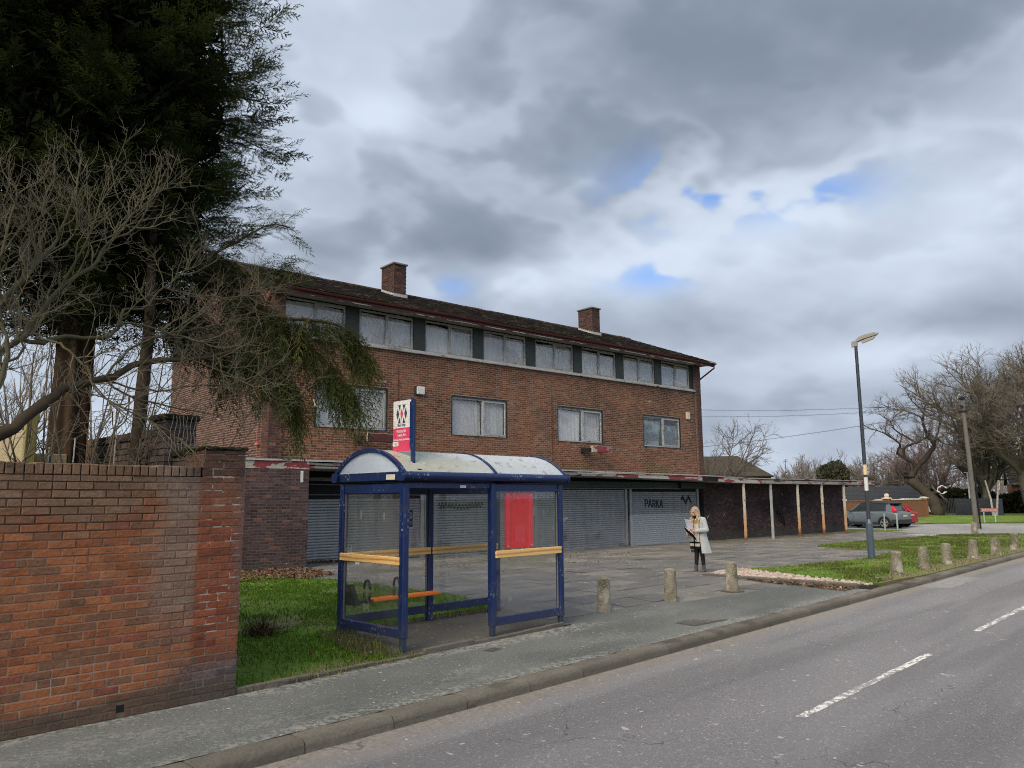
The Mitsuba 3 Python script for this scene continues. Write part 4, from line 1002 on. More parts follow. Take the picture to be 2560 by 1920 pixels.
# ------------------------------------------------------------------ the boundary wall in front, the garden wall and fence behind it
def c_front(p, n, uv):
    x, y, z = pos(p)
    k = dr.floor(z / .0735); o = .1125 * (k - 2 * dr.floor(k / 2))
    r = cell_rand(dr.floor((x - o) / .225), k, 21.); r2 = cell_rand(dr.floor((x - o) / .225), k, 26.)
    c = mix((.215, .082, .040), (.335, .130, .060), r)
    c = mix(c, (.17, .095, .06), smoothstep(.72, .86, r2) * .8)
    c = mix(c, (.215, .065, .058), (1 - smoothstep(.03, .06, r2)) * .55)
    wv = .5 * (fbm(x * 1.6, z * 1.6, 2., 3) - .5)
    top = smoothstep(1.62, 2.02, z + wv + .25 * (r - .5))
    c = mix(c, mix((.14, .095, .066), (.21, .14, .095), r2), top * .9)
    grey = smoothstep(2.95, 3.25, x + wv * .7) * (1 - smoothstep(3.42, 3.50, x)) * smoothstep(.35, 1.2, z + wv)
    c = mix(c, mix((.165, .125, .10), (.225, .175, .145), r), grey * .8)
    pier = smoothstep(3.44, 3.5, x + .05 * wv)
    c = mix(c, mix((.16, .045, .028), (.26, .085, .048), r), pier * .75 * (1 - smoothstep(1.3, 2.5, z) * .55))
    edge = smoothstep(3.80, 3.92, x + .12 * wv) * smoothstep(.3, 1.2, z)
    c = mix(c, (.11, .09, .085), edge * .6)
    blue = (1 - smoothstep(.28, .52, z + .3 * wv)) * smoothstep(2.9, 3.7, x + wv)
    c = mix(c, mix((.075, .078, .085), (.13, .115, .115), r), blue * .9)
    foot = 1 - smoothstep(.12, .30, z + .25 * wv)
    c = mix(c, (.085, .072, .058), foot * .85)
    black = smoothstep(.60, .75, fbm(x * 7, z * 9, y * 5, 4)) * smoothstep(1.95, 2.2, z)
    c = mix(c, (.022, .018, .014), black * .9)
    dk = smoothstep(3.2, 3.5, x + .3 * wv) * smoothstep(1.95, 2.3, z + .5 * wv)
    c = mix(c, mix((.045, .034, .028), (.085, .052, .042), r), dk * .85)
    c = c * (.82 + .36 * fbm(x * 9, z * 9, 4., 3)) * (.8 + .4 * fbm(x * 90, z * 90, y * 90, 2))
    scuff = smoothstep(.70, .78, fbm(x * 16, z * 22, 7., 3))
    return mix(c, c * .6, scuff * .5)


def c_frontmortar(p, n, uv):
    x, y, z = pos(p)
    w = .4 * (fbm(x * 2, z * 2, 5., 3) - .5)
    c = mix((.25, .145, .10), (.33, .22, .165), fbm(x * 4, z * 4, 1., 3))
    c = mix(c, (.34, .30, .25), (1 - smoothstep(.45, .62, z + w)) * .7)
    c = mix(c, (.10, .085, .06), (1 - smoothstep(.12, .22, z + w * .4)) * .8)
    c = mix(c, (.035, .024, .018), smoothstep(1.35, 1.75, z + w) * (1 - smoothstep(2.9, 3.3, x + w)) * .85)
    c = mix(c, (.09, .065, .05), smoothstep(2.9, 3.3, x + w) * .5)
    lime = smoothstep(3.45, 3.6, x + w * .3) * smoothstep(.56, .62, fbm(x * 9, z * 16, 3., 3)) * smoothstep(.5, .7, z)
    return mix(c, (.62, .60, .56), lime * .55)


def c_gardenwall(p, n, uv):
    x, y, z = pos(p)
    k = dr.floor(z / .075); o = .1125 * (k - 2 * dr.floor(k / 2)); r = cell_rand(dr.floor((y - o) / .225), k, 31.)
    c = mix((.055, .048, .045), (.12, .092, .08), r)
    c = mix(c, mix((.20, .08, .04), (.26, .11, .06), r), smoothstep(11.6, 11.9, y + .3 * (fbm(y * 3, z * 3, 1., 2) - .5)))
    return c * (.7 + .6 * fbm(x * 25, y * 25, z * 25, 3))


def c_moss(p, n, uv):
    x, y, z = pos(p)
    return mix((.012, .013, .008), (.036, .036, .020), fbm(x * 14, y * 14, z * 14, 4))


mat('mat_front', c_front, .85, .2, bump=(lambda p, n, uv: fbm(mi.Float(p.x) * 45, mi.Float(p.z) * 45, mi.Float(p.y) * 45, 3), .006, .003))
mat('mat_frontmortar', c_frontmortar, .95, .1, bump=(lambda p, n, uv: fbm(mi.Float(p.x) * 60, mi.Float(p.z) * 60, mi.Float(p.y) * 60, 2), .004, .003))
mat('mat_gardenwall', c_gardenwall, .9, .1)
mat('mat_moss', c_moss, .95, .1)
mat('mat_fence', lambda p, n, uv: mix((.30, .255, .17), (.42, .37, .25), fbm(mi.Float(p.x) * 1.5, mi.Float(p.y) * 1.5, mi.Float(p.z) * 3, 4)), .9, .1)
mat('mat_fencepost', lambda p, n, uv: mix((.22, .20, .06), (.36, .32, .14), fbm(mi.Float(p.x) * 6, mi.Float(p.y) * 6, mi.Float(p.z) * 3, 4)), .9, .1)

WY = 7.69; CHF = .0735
BWALL = thing('boundary_wall', 'weathered red brick garden wall at the left with a soldier-course top', 'wall')
rw = np.random.default_rng(101)
put('mortar', MB().box(-6, 3.93, WY + .006, WY + .2, -.12, 2.19), 'mat_frontmortar', BWALL)
R = courses(-6, 3.945, 0, 2.19, ch=CHF, gap=.011)
hole = (2.80, 2.87, .05, .115)
near, far_ = [], []
for (a, b, z0, z1, k, i) in R:
    # snapped headers here and there, a weep hole at the foot
    if a < hole[1] and b > hole[0] and z0 < hole[3] and z1 > hole[2]:
        if hole[0] - a > .03: near.append((a, hole[0], z0, z1))
        if b - hole[1] > .03: near.append((hole[1], b, z0, z1))
        continue
    if rw.random() < .09 and b - a > .2:
        m_ = a + (b - a) * rw.choice([.48, .5, .68, .32]); parts = [(a, m_ - .005, z0, z1), (m_ + .005, b, z0, z1)]
    else: parts = [(a, b, z0, z1)]
    for q in parts: (near if q[1] > 1.62 else far_).append(q)
def front_brick(q, tf):
    v = brick_verts(q[0], q[1], q[2], q[3], tf, WY + .06, .004)
    v[8:, [0, 2]] += rw.normal(0, .0012, (4, 2)); v[4:8, [0, 2]] += rw.normal(0, .0008, (4, 2)); v[8:, 1] += rw.normal(0, .0010, 4).clip(-.0015, .0015)
    return v
near.sort(key=lambda q: -q[1])
me = MB()
for n_, q in enumerate(near):
    v = front_brick(q, WY + float(np.clip(rw.normal(0, .0020), -.004, .002)))
    if n_ < 276: put('brick', (v, BF), 'mat_front', BWALL)
    else: me.add(v, BF)
for q in far_: me.add(front_brick(q, WY + rw.normal(0, .002)), BF)
put('brickwork', me, 'mat_front', BWALL, kind='stuff')
# bricks on edge along the top
me = MB()
for i in range(133):
    x1 = 3.47 - i * .0745; x0 = x1 - .064
    v = brick_verts(x0, x1, 2.196, 2.296 + rw.normal(0, .003), WY - .004 + rw.normal(0, .003), WY + .21, .006)
    v[8:, [0, 2]] += rw.normal(0, .002, (4, 2))
    if x1 > 1.6: put('coping_brick', (v, BF), 'mat_front', BWALL)
    else: me.add(v, BF)
put('coping_brickwork', me, 'mat_front', BWALL, kind='stuff')
# pier at the end of the wall
P_ = put('end_pier', MB().box(3.50, 3.94, WY + .0095, WY + .44, 2.19, 2.46), 'mat_frontmortar', BWALL)
put('weep_hole', MB().box(hole[0], hole[1], WY + .003, WY + .02, hole[2], hole[3]), 'mat_black', BWALL)
rr = courses(3.49, 3.945, 2.19, 2.47, ch=CHF, gap=.011)
for q in rr: put('brick', (front_brick(q[:4], WY + rw.normal(0, .002)), BF), 'mat_front', P_)
me = MB(); V, F = brick_stack(courses(WY, WY + .44, 0, 2.47, ch=CHF), 0, .05); v, f = stack_mesh(V, F)
w = v.copy(); w[:, 0] = 3.945 - v[:, 1]; w[:, 1] = v[:, 0]; me.add(w, f); w = v.copy(); w[:, 0] = 3.49 + v[:, 1]; w[:, 1] = v[:, 0]; w = w.reshape(-1, 12, 3)[v.reshape(-1, 12, 3)[:, :, 2].min(1) > 2.2].reshape(-1, 3)
me.add(w, (F[None] + 12 * np.arange(len(w) // 12)[:, None, None]).reshape(-1, 3)[:, ::-1])
put('side_brickwork', me, 'mat_front', P_, kind='stuff')
def mossy(x0, x1, y0, y1, z0, z1, seed, n=5):
    pts = []
    m = MB().box(x0, x1, y0, y1, z0, z1, b=.015); v, f = m.mesh(); t = trimesh.Trimesh(v, f).subdivide_to_size(.05)
    v = np.array(t.vertices); v += (meshkit.noise(v * 30, seed)[:, None] - .4) * .022 * np.array([1, 1, 1.2]); return v, t.faces
put('coping_slab', mossy(3.465, 3.97, WY - .025, WY + .47, 2.468, 2.505, 3), 'mat_moss', P_, label='thin mossy coping slab on the end pier')

# side garden wall running back from the pier, higher beyond a second pier
GW = thing('garden_wall', 'dark sooty brick side wall with a taller pier running back behind the red brick wall', 'wall')
def gw_brick(y0, y1, z0, z1, xf, name, parent):
    R = courses(y0, y1, z0, z1); V, F = brick_stack(R, 0, .05); v, f = stack_mesh(V, F)
    w = v.copy(); w[:, 0] = xf + v[:, 1]; w[:, 1] = v[:, 0]; put(name, (w, f[:, ::-1]), 'mat_gardenwall', parent, kind='stuff')
k = put('wall', MB().box(3.73, 3.92, 8.14, 8.98, 0, 2.45), 'mat_gardenwall', GW); gw_brick(8.14, 8.98, 1.2, 2.45, 3.715, 'brickwork', k)
put('coping', mossy(3.68, 3.96, 8.18, 8.98, 2.45, 2.52, 5), 'mat_moss', k)
k = put('pier', MB().box(3.62, 3.97, 9.0, 9.36, 0, 2.88), 'mat_gardenwall', GW)
gw_brick(9.0, 9.36, 1.2, 2.88, 3.605, 'brickwork', k)
V, F = brick_stack(courses(3.61, 3.975, 1.2, 2.88), 8.99, 9.03); put('brickwork', stack_mesh(V, F), 'mat_gardenwall', k, kind='stuff')
put('coping', mossy(3.57, 4.0, 8.95, 9.41, 2.88, 2.95, 6), 'mat_moss', k)
k = put('wall', MB().box(3.75, 3.94, 9.36, 12.1, 0, 2.72), 'mat_gardenwall', GW); gw_brick(9.37, 12.1, 1.2, 2.72, 3.735, 'brickwork', k)
me = MB()
for i in range(35): me.box(3.725, 3.95, 9.38 + i * .0775, 9.38 + i * .0775 + .065, 2.725, 2.825 + rw.normal(0, .003), b=.006)
put('coping_bricks', me, 'mat_gardenwall', k, kind='stuff')
L_ = []
for i in range(7):
    x = 3.66 + i * .045; z = np.linspace(2.93, 2.35 + .1 * math.sin(i * 2), 9)
    L_.append((np.stack([x + .012 * np.sin(z * 20 + i), np.full(9, 8.935) - .01 * (z > 2.85) , z], 1), np.full(9, .0035)))
put('loose_wires', (lambda m_: m_)(tubes(L_, 4)), 'mat_soffit', GW, label='kinked wires hanging over the taller pier')
FN = thing('garden_fence', 'pale concrete panel fence with a mossy end post at the far left', 'fence')
put('end_post', MB().box(2.53, 2.64, 10.22, 10.36, 0, 2.98, b=.012), 'mat_fencepost', FN, label='greenish end post')
for i in range(8):
    put('panel', MB().box(2.56, 2.61, 10.37 + i * 1.22, 11.56 + i * 1.22, 0, 2.80, b=.006), 'mat_fence', FN)
    put('post', MB().box(2.535, 2.635, 11.565 + i * 1.22, 11.585 + i * 1.22, 0, 2.86), 'mat_fencepost', FN)
put('timber_board', MB().box(2.75, 3.2, 11.0, 11.04, 0, 2.56, b=.006), 'mat_fence', label='short pale board seen between the fence post and the conifer trunk', cat='board')
for x, y, h in ((2.86, 10.6, 2.62), (3.05, 10.3, 2.72), (3.55, 10.4, 2.9)):
    put('garden_cane', MB().tube([(x, y, 1.5), (x + .02, y, h)], .008, 5), 'mat_plastic_white', label={2.86: 'thin white cane just right of the mossy fence post', 3.05: 'thin white cane beside the left edge of the big trunk', 3.55: 'thin white cane between the two trunks'}[x], cat='cane')
# ------------------------------------------------------------------ the bus shelter
def c_blue(p, n, uv):
    x, y, z = pos(p)
    c = mix((.0065, .019, .090), (.009, .027, .12), fbm(x * 3, y * 3, z * 3, 3))
    c = mix(c, (.05, .055, .07), smoothstep(.60, .73, fbm(x * 18, y * 18, z * 6, 4)) * .4)
    c = mix(c, (.10, .095, .085), (1 - smoothstep(.15, .55, z + .3 * (fbm(x * 5, y * 5, z * 5, 3) - .5))) * .45 * fbm(x * 30, y * 30, z * 30, 3))
    return mix(c, (.28, .29, .30), smoothstep(.735, .76, noise(x * 60, y * 60, z * 25)) * smoothstep(.55, .65, fbm(x * 3, y * 3, z * 3, 2)) * .7)


def c_rail(p, n, uv):
    x, y, z = pos(p)
    g = fbm(x * 2.5, y * 2.5, z * 90, 3)
    c = mix((.80, .50, .17), (.84, .60, .28), g)
    mid = dr.exp(-dr.square((z - gzr(x, y) - 1.157 + .006 * dr.sin(x * 3 + y * 5)) / .012))
    c = mix(c, (.50, .17, .03), mid * .85)
    return mix(c, (.34, .24, .14), smoothstep(.68, .8, fbm(x * 3, y * 3, z * 30, 3)) * .4)


def gzr(x, y): return smoothstep(8.05, 9.7, y) * .0


def c_shroof(p, n, uv):
    x, y, z = pos(p)
    c = mix((.41, .45, .48), (.50, .54, .57), fbm(x * 1.2, y * 1.2, z, 3))
    alg = smoothstep(.42, .72, fbm(x * 1.4, y * 2.2, z * 2, 4) + .22 * (1 - smoothstep(6.4, 7.9, x)) - .12 * smoothstep(8.0, 8.6, x))
    c = mix(c, (.36, .36, .24), alg * .65)
    sp = smoothstep(.60, .70, fbm(x * 9, y * 9, z * 9, 4))
    return mix(c, (.22, .23, .20), sp * .6)


def c_seat(p, n, uv):
    x, y, z = pos(p)
    return mix((.78, .17, .015), (.83, .22, .03), fbm(x * 6, y * 6, z * 6, 3))


mat('mat_blue', c_blue, .38, .5)
mat('mat_rail', c_rail, .55, .4)
mat('mat_shroof', c_shroof, .45, .5)
mat('mat_seat', c_seat, .4, .5)
mat('mat_endplate', lambda p, n, uv: mix((.47, .57, .72), (.51, .61, .75), fbm(mi.Float(p.x) * 2, mi.Float(p.y) * 2, mi.Float(p.z) * 2, 2)), .35, .5)
mat('mat_posterred', lambda p, n, uv: mix((.74, .010, .025), (.82, .018, .04), fbm(mi.Float(p.x) * 3, mi.Float(p.y) * 3, mi.Float(p.z) * 2, 3)), .35, .5)
mat('mat_posterred2', (.82, .04, .08), .3, .5)
mat('mat_armrest', (.02, .024, .03), .35, .5)
mat('mat_label', (.62, .62, .52), .6, .3)
mat('mat_spigot', (.035, .05, .085), .5, .4)
mat('mat_flagwhite', (.70, .73, .76), .4, .5)
mat('mat_flagred', (.68, .06, .15), .4, .5)
mat('mat_flaggrey', (.055, .07, .085), .5, .4)
def c_haze(p, n, uv):
    x, y, z = pos(p)
    h = .022 + .06 * smoothstep(.45, .75, fbm(x * 1.3, y * 1.3, z * 1.3, 4))
    h = h + .4 * smoothstep(.70, .76, fbm(x * 9, y * 9, z * 4, 3)) * smoothstep(.5, .6, fbm(x * 1.1 + 4, y * 1.1, z * 1.3, 2)) * .6
    return h
scene['mat_shelterglass'] = {'type': 'blendbsdf', 'weight': mikit.proc(c_haze), 'a': {'type': 'thindielectric', 'int_ior': 1.5}, 'b': {'type': 'twosided', 'bsdf': {'type': 'diffuse', 'reflectance': rgb(.42, .44, .43)}}}

SA_ = -1.3
def shelter(name, origin, ang, label, poster=True):
    M = T().translate([origin[0], origin[1], 0]).rotate([0, 0, 1], ang)
    X = (0., 1.585, 3.05); D = 1.44; ZH = 2.20; gb = .09 if poster else 0.
    K = thing(name, label, 'bus shelter')
    P = lambda n, m, mm, parent=K, **k: put(n, m, mm, parent, M=M, **k)
    def post(x, y, z0, foot):
        m = MB().box(x - .048, x + .048, y - .048, y + .048, z0 + foot, ZH - .03, b=.008)
        for sx in (-1, 1): m.box(x + sx * .0485 - .004, x + sx * .0485 + .004, y - .02, y + .02, z0 + foot + .04, ZH - .1)
        k = P('post', m, 'mat_blue')
        P('spigot', MB().box(x - .036, x + .036, y - .036, y + .036, -.05, z0 + foot + .01, b=.006), 'mat_spigot', k)
    for i, x in enumerate(X): post(x, 0, 0, (.185, .16, .14)[i])
    for x in X: post(x, D, gb, .0)
    # front and rear gutters with capped ends, end beams, header
    a = np.linspace(0, 2 * np.pi, 15)[:-1]
    ring = lambda y, z: [(y + .062 * math.cos(t) * (1.0 if math.cos(t) < 0 else .8), z + .058 * math.sin(t)) for t in a]
    for y, z, n in ((-.075, 2.265, 'gutter'), (D + .09, 2.265, 'gutter')):
        m = MB(); pr = ring(y, z)
        v = np.array([[x, yy, zz] for x in (-.10, 3.15) for yy, zz in pr]); k = len(pr)
        m.add(v, [[i, (i + 1) % k, k + (i + 1) % k, k + i] for i in range(k)])
        for x, s in ((-.12, 1), (3.15, -1)): m.prism(Polygon([(y - .075, z - .03), (y - .05, z - .068), (y + .05, z - .068), (y + .075, z - .03), (y + .075, z + .03), (y + .05, z + .068), (y - .05, z + .068), (y - .075, z + .03)]), x, x + .02, axis=0)
        P(n, m, 'mat_blue', smooth=40)
    for x in (-.055, 3.075): P('end_beam', MB().box(x - .03, x + .03, -.01, D + .03, 2.205, 2.32, b=.006), 'mat_blue')
    P('header', MB().box(X[1] + .049, X[2] - .049, -.025, .025, 2.06, 2.165, b=.005).box(.05, X[1] - .049, -.02, .02, 2.10, 2.168, b=.005), 'mat_blue')
    P('header', MB().box(.049, X[1] - .049, D - .03, D + .03, 2.03, 2.165, b=.005).box(X[1] + .049, X[2] - .049, D - .03, D + .03, 2.03, 2.165, b=.005), 'mat_blue')
    P('header', MB().box(-.03, .03, .049, D - .049, 2.04, 2.165, b=.005), 'mat_blue')
    # barrel roof: two translucent sheets between arched ribs
    yc, hw, rise, zb = D / 2, D / 2 + .085, .325, 2.315
    Rr = (hw * hw + rise * rise) / (2 * rise); a0 = math.asin(hw / Rr)
    arc = lambda n, r=0.: [(yc + (Rr + r) * math.sin(t), zb - (Rr - rise) + (Rr + r) * math.cos(t)) for t in np.linspace(-a0, a0, n)]
    for x0, x1 in ((-.06, X[1] - .02), (X[1] + .02, 3.09)):
        n = 22; v = np.array([[x, y, z] for x in np.linspace(x0, x1, 6) for y, z in arc(n)])
        v[:, 2] -= .012 * np.sin(np.pi * (v[:, 0] - x0) / (x1 - x0)) * 0
        P('roof_panel', (v, np.array([[i * n + j, (i + 1) * n + j, (i + 1) * n + j + 1, i * n + j + 1] for i in range(5) for j in range(n - 1)])), 'mat_shroof', smooth=60, label='milky curved roof sheet streaked with green algae')
    for x, wd in ((-.085, .03), (X[1], .025), (3.105, .025)):
        n = 26; m = MB(); A, B = arc(n, .018), arc(n, -.028)
        v = np.array([[xx, *q] for xx in (x - wd, x + wd) for L in (A, B) for q in L])
        f = [[i, i + 1, 2 * n + i + 1, 2 * n + i] for i in range(n - 1)] + [[n + i, 3 * n + i, 3 * n + i + 1, n + i + 1] for i in range(n - 1)] + [[i, n + i, n + i + 1, i + 1] for i in range(n - 1)] + [[2 * n + i, 2 * n + i + 1, 3 * n + i + 1, 3 * n + i] for i in range(n - 1)]
        P('roof_rib', m.add(v, np.array(f)), 'mat_blue', smooth=40)
    for x in (-.07, 3.09):
        A = arc(22, -.028); m = MB().prism(Polygon([(y, z) for y, z in A]), x - .004, x + .004, axis=0)
        P('roof_end_plate', m, 'mat_endplate', label='pale blue-grey arched end plate')
    # glazing, rails, kick rails
    def pane(x0, y0, x1, y1, z0, z1):
        v = np.array([[x0, y0, z0], [x1, y1, z0], [x1, y1, z1], [x0, y0, z1]]); P('glass_panel', (v, np.array([[0, 1, 2], [0, 2, 3]])), 'mat_shelterglass' if poster else 'mat_shelterglass')
    bays = [(X[1] + .05, 0, X[2] - .05, 0, .24, 2.06, 0), (.05, D, X[1] - .05, D, .26, 2.03, gb), (X[1] + .05, D, X[2] - .05, D, .26, 2.03, gb), (0, .05, 0, D - .05, .26, 2.04, gb / 2)]
    for x0, y0, x1, y1, z0, z1, g in bays:
        pane(x0, y0, x1, y1, z0, z1)
        L = math.hypot(x1 - x0, y1 - y0); ang_ = math.degrees(math.atan2(y1 - y0, x1 - x0))
        Q = M @ T().translate([x0, y0, 0]).rotate([0, 0, 1], ang_)
        put('kick_rail', MB().box(0, L, -.026, .026, .155 + g * .6, .27 + g * .6, b=.005), 'mat_blue', K, M=Q)
        o = 1 if abs(ang_) > 45 else -1     # rails stand on the outer face at the end and on the near face elsewhere
        put('rail', MB().box(-.03, L + .03 if not (y0 == D and x0 < 1) else L + .035, o * .048 - .02, o * .048 + .02, 1.105, 1.207, b=.005), 'mat_rail', K, M=Q, label='pale timber leaning rail')
        for e in (0, L - .014): put('edge_bead', MB().box(e, e + .014, -.012, .012, .27, z1), 'mat_felt', K, M=Q)
    # bench and armrests
    P('bench_seat', MB().box(.38, X[1] + .02, D - .26, D - .06, .50, .545, b=.008), 'mat_seat', label='narrow orange bench seat')
    for x in (.30, .82):
        t = np.linspace(0, 2 * np.pi, 25); y = D - .19 + .075 * np.sign(np.sin(t)) * np.abs(np.sin(t)) ** .75; z = .66 - .145 * np.cos(t) + .0
        P('armrest', MB().tube(np.stack([np.full(25, x), y, z], 1), .019, 8, cap=False), 'mat_armrest', smooth=50)
        P('armrest_foot', MB().box(x - .03, x + .03, D - .26, D - .05, .485, .53, b=.006), 'mat_armrest')
    P('bench_bracket', MB().prism([(D - .04, .48), (D - .30, .48), (D - .12, .76), (D - .04, .76)], .05, .12, axis=0).box(.05, .37, D - .2, D - .08, .49, .53), 'mat_armrest')
    if poster:
        pk = P('poster_case', MB().box(X[1] + .30, X[1] + .90, .03, .055, 1.215, 2.055, b=.006), 'mat_posterred', label='empty bright red poster case behind the front glass')
        P('side_strip', MB().box(X[1] + .315, X[1] + .39, .018, .032, 1.23, 2.04, b=.004).box(X[1] + .81, X[1] + .885, .018, .032, 1.23, 2.04, b=.004), 'mat_posterred2', pk)
        P('sticker_mark', MB().box(X[1] + .50, X[1] + .71, .027, .0295, 1.30, 1.56), 'mat_posterred2', pk, label='faded square mark on the red case')
        for x in (X[1] + .35, X[1] + .85):
            for z in (1.25, 2.02): P('screw', MB().lathe([(.012, 0), (.010, .006), (0, .008)], 0, 0, 0, 10), 'mat_lead', pk) if False else put('screw', MB().lathe([(.014, 0), (.011, .006), (0, .008)], 0, 0, 0, 10), 'mat_lead', pk, M=M @ T().translate([x, .018, z]).rotate([1, 0, 0], 90))
        P('maker_label', MB().box(-.0885, -.0865, .10, .30, 2.215, 2.285), 'mat_label', label='small cream plate on the end beam')
        P('maker_label', MB().box(.95, 1.06, -.0235, -.0205, 2.108, 2.146), 'mat_plastic_white', label='small white sticker under the gutter')
        P('maker_label', MB().box(-.053, -.0505, D - .5, D - .4, 1.07, 1.095), 'mat_plastic_white', label='white tag hanging below the end rail')
        # no-smoking sticker on the rear glass
        Q = M @ T().translate([1.10, D - .004, 1.52]).rotate([1, 0, 0], 90)
        k = put('no_smoking_sign', MB().prism(sbox(0, 0, .155, .28).difference(sbox(.008, .008, .147, .272)), 0, .002), 'mat_plastic_white', K, M=Q, label='no smoking sticker on the rear glass')
        put('sign_back', MB().box(.008, .147, .008, .272, 0.0, .0008), 'mat_flaggrey', k, M=Q)
        c0 = Point(.0775, .185)
        g = c0.buffer(.055).difference(c0.buffer(.043)).union(shapely.affinity.rotate(sbox(.0775 - .05, .180, .0775 + .05, .190), -45, origin=c0))
        put('sign_symbol', MB().prism(g, .001, .003).prism(sbox(.045, .178, .088, .188), .001, .0028).tube([(.09, .19, .002), (.095, .205, .002), (.088, .215, .002), (.1, .224, .002)], .004, 5), 'mat_plastic_white', k, M=Q)
        put('sign_text', trimesh.util.concatenate([meshkit.text_mesh('No Smoking', .016, .002, bold=True), meshkit.text_mesh('It is against the law to', .007, .002).apply_translation([0.008, -.02, 0]), meshkit.text_mesh('smoke in this shelter', .007, .002).apply_translation([.012, -.034, 0])]), 'mat_plastic_white', k, M=Q @ T().translate([.022, .085, .001]))
    return K, M


SHK, SHM = shelter('bus_shelter', (6.41, 8.11), SA_, 'dark blue framed bus shelter with curved milky roof and timber rails')

# the bus stop flag on its pole, fixed to the shelter's front gutter
BS = thing('bus_stop_sign', 'bus stop flag, white over red, on a blue pole above the shelter', 'bus stop sign')
px, py = 6.62, 8.22
put('pole', MB().box(px - .022, px + .022, py - .045, py + .015, 2.30, 3.325, b=.005), 'mat_blue', BS)
put('bracket', MB().box(px - .035, px + .035, py - .17, py + .06, 2.28, 2.36, b=.006).box(px - .012, px + .0, py + .015, py + .05, 2.62, 3.28), 'mat_blue', BS)
y0, y1 = py + .035, py + .425          # reading direction on the -x face runs from large y to small y
put('plate', MB().box(px - .006, px + .006, y0, y1, 2.60, 3.315, b=.002), 'mat_flagwhite', BS, label='white upper part of the flag')
put('red_field', MB().box(px - .0085, px - .0065, y0 + .003, y1 - .003, 2.604, 2.936), 'mat_flagred', BS, label='red lower part of the flag')
FM = T().translate([px - .0095, y1, 2.60]) @ T([[0, 0, 1, 0], [-1, 0, 0, 0], [0, 1, 0, 0], [0, 0, 0, 1]])   # (u right, v up, w) -> the -x face
w_ = y1 - y0
def flag(n, polys, mm, label=None):
    m = MB()
    for q in polys: m.prism(q, -.0012, .0012)
    v, f = m.mesh(); put(n, (v, f), mm, BS, M=FM, label=label)
def dia(cx, cy, a, b): return [(cx - a, cy), (cx, cy - b), (cx + a, cy), (cx, cy + b)]
cx, cy, a, b = w_ * .49, .53, .030, .078
st = .049
flag('emblem', [dia(cx - 2 * st + .01, cy, a, b), dia(cx + 2 * st - .01, cy, a, b),
     [(cx - st - .032, cy + .128), (cx - st + .026, cy + .128), (cx - st + .006, cy + .048)], [(cx + st - .026, cy + .128), (cx + st + .032, cy + .128), (cx + st - .006, cy + .048)],
     [(cx - st - .032, cy - .128), (cx - st + .026, cy - .128), (cx - st + .006, cy - .048)], [(cx + st - .026, cy - .128), (cx + st + .032, cy - .128), (cx + st - .006, cy - .048)]], 'mat_flaggrey', 'dark diamonds of the emblem')
flag('emblem', [dia(cx, cy, a, b)], 'mat_flagred', 'red diamond in the middle of the emblem')
flag('route_plate', [sbox(.004, .085, .125, .145)], 'mat_flagwhite')
def ftext(s, x, y, h, mm, bold=False):
    put('lettering', meshkit.text_mesh(s, h, .0016, bold=bold), mm, BS, M=FM @ T().translate([x, y, -.002]))
for s, x, y, h, mm, bo in (('Bus Stop', .105, .358, .036, 'mat_flaggrey', False), ('Shelley Rd', .085, .272, .036, 'mat_flagwhite', True), ('Keats Rd', .108, .218, .034, 'mat_flagwhite', True), ('towards New Invention', .012, .160, .026, 'mat_flagwhite', True), ('41', .045, .098, .034, 'mat_flaggrey', True)):
    tm = meshkit.text_mesh(s, h, .0016, bold=bo)
    lim = {'Bus Stop': .17, 'Shelley Rd': .20, 'Keats Rd': .17, 'towards New Invention': .365, '41': .045}[s]
    tm.apply_scale([min(1, lim / tm.extents[0]), 1, 1])
    put('lettering', tm, mm, BS, M=FM @ T().translate([x, y, -.0024]))
for z in (.03, .69): put('bolt', MB().lathe([(.008, 0), (.006, .004), (0, .005)], 0, 0, 0, 8), 'mat_lead', BS, M=FM @ T().translate([w_ - .012, z, -.002]).rotate([1, 0, 0], 180))
# ------------------------------------------------------------------ bollards
def c_bollard(p, n, uv):
    x, y, z = pos(p)
    c = mix((.17, .155, .12), (.30, .275, .225), fbm(x * 5, y * 5, z * 4, 4))
    c = mix(c, (.105, .105, .055), smoothstep(.42, .62, fbm(x * 6 + 3, y * 6, z * 2.5, 4)) * .75)
    spot = smoothstep(.62, .66, noise(x * 42, y * 42, z * 42))
    c = mix(c, (.42, .40, .35), spot * .5)
    pale = smoothstep(.56, .66, fbm(x * 4 + 9, y * 4, z * 3, 3)) * (1 - smoothstep(.25, .5, z))
    return mix(c, (.44, .42, .37), pale * .8) * (.75 + .5 * fbm(x * 60, y * 60, z * 60, 2))


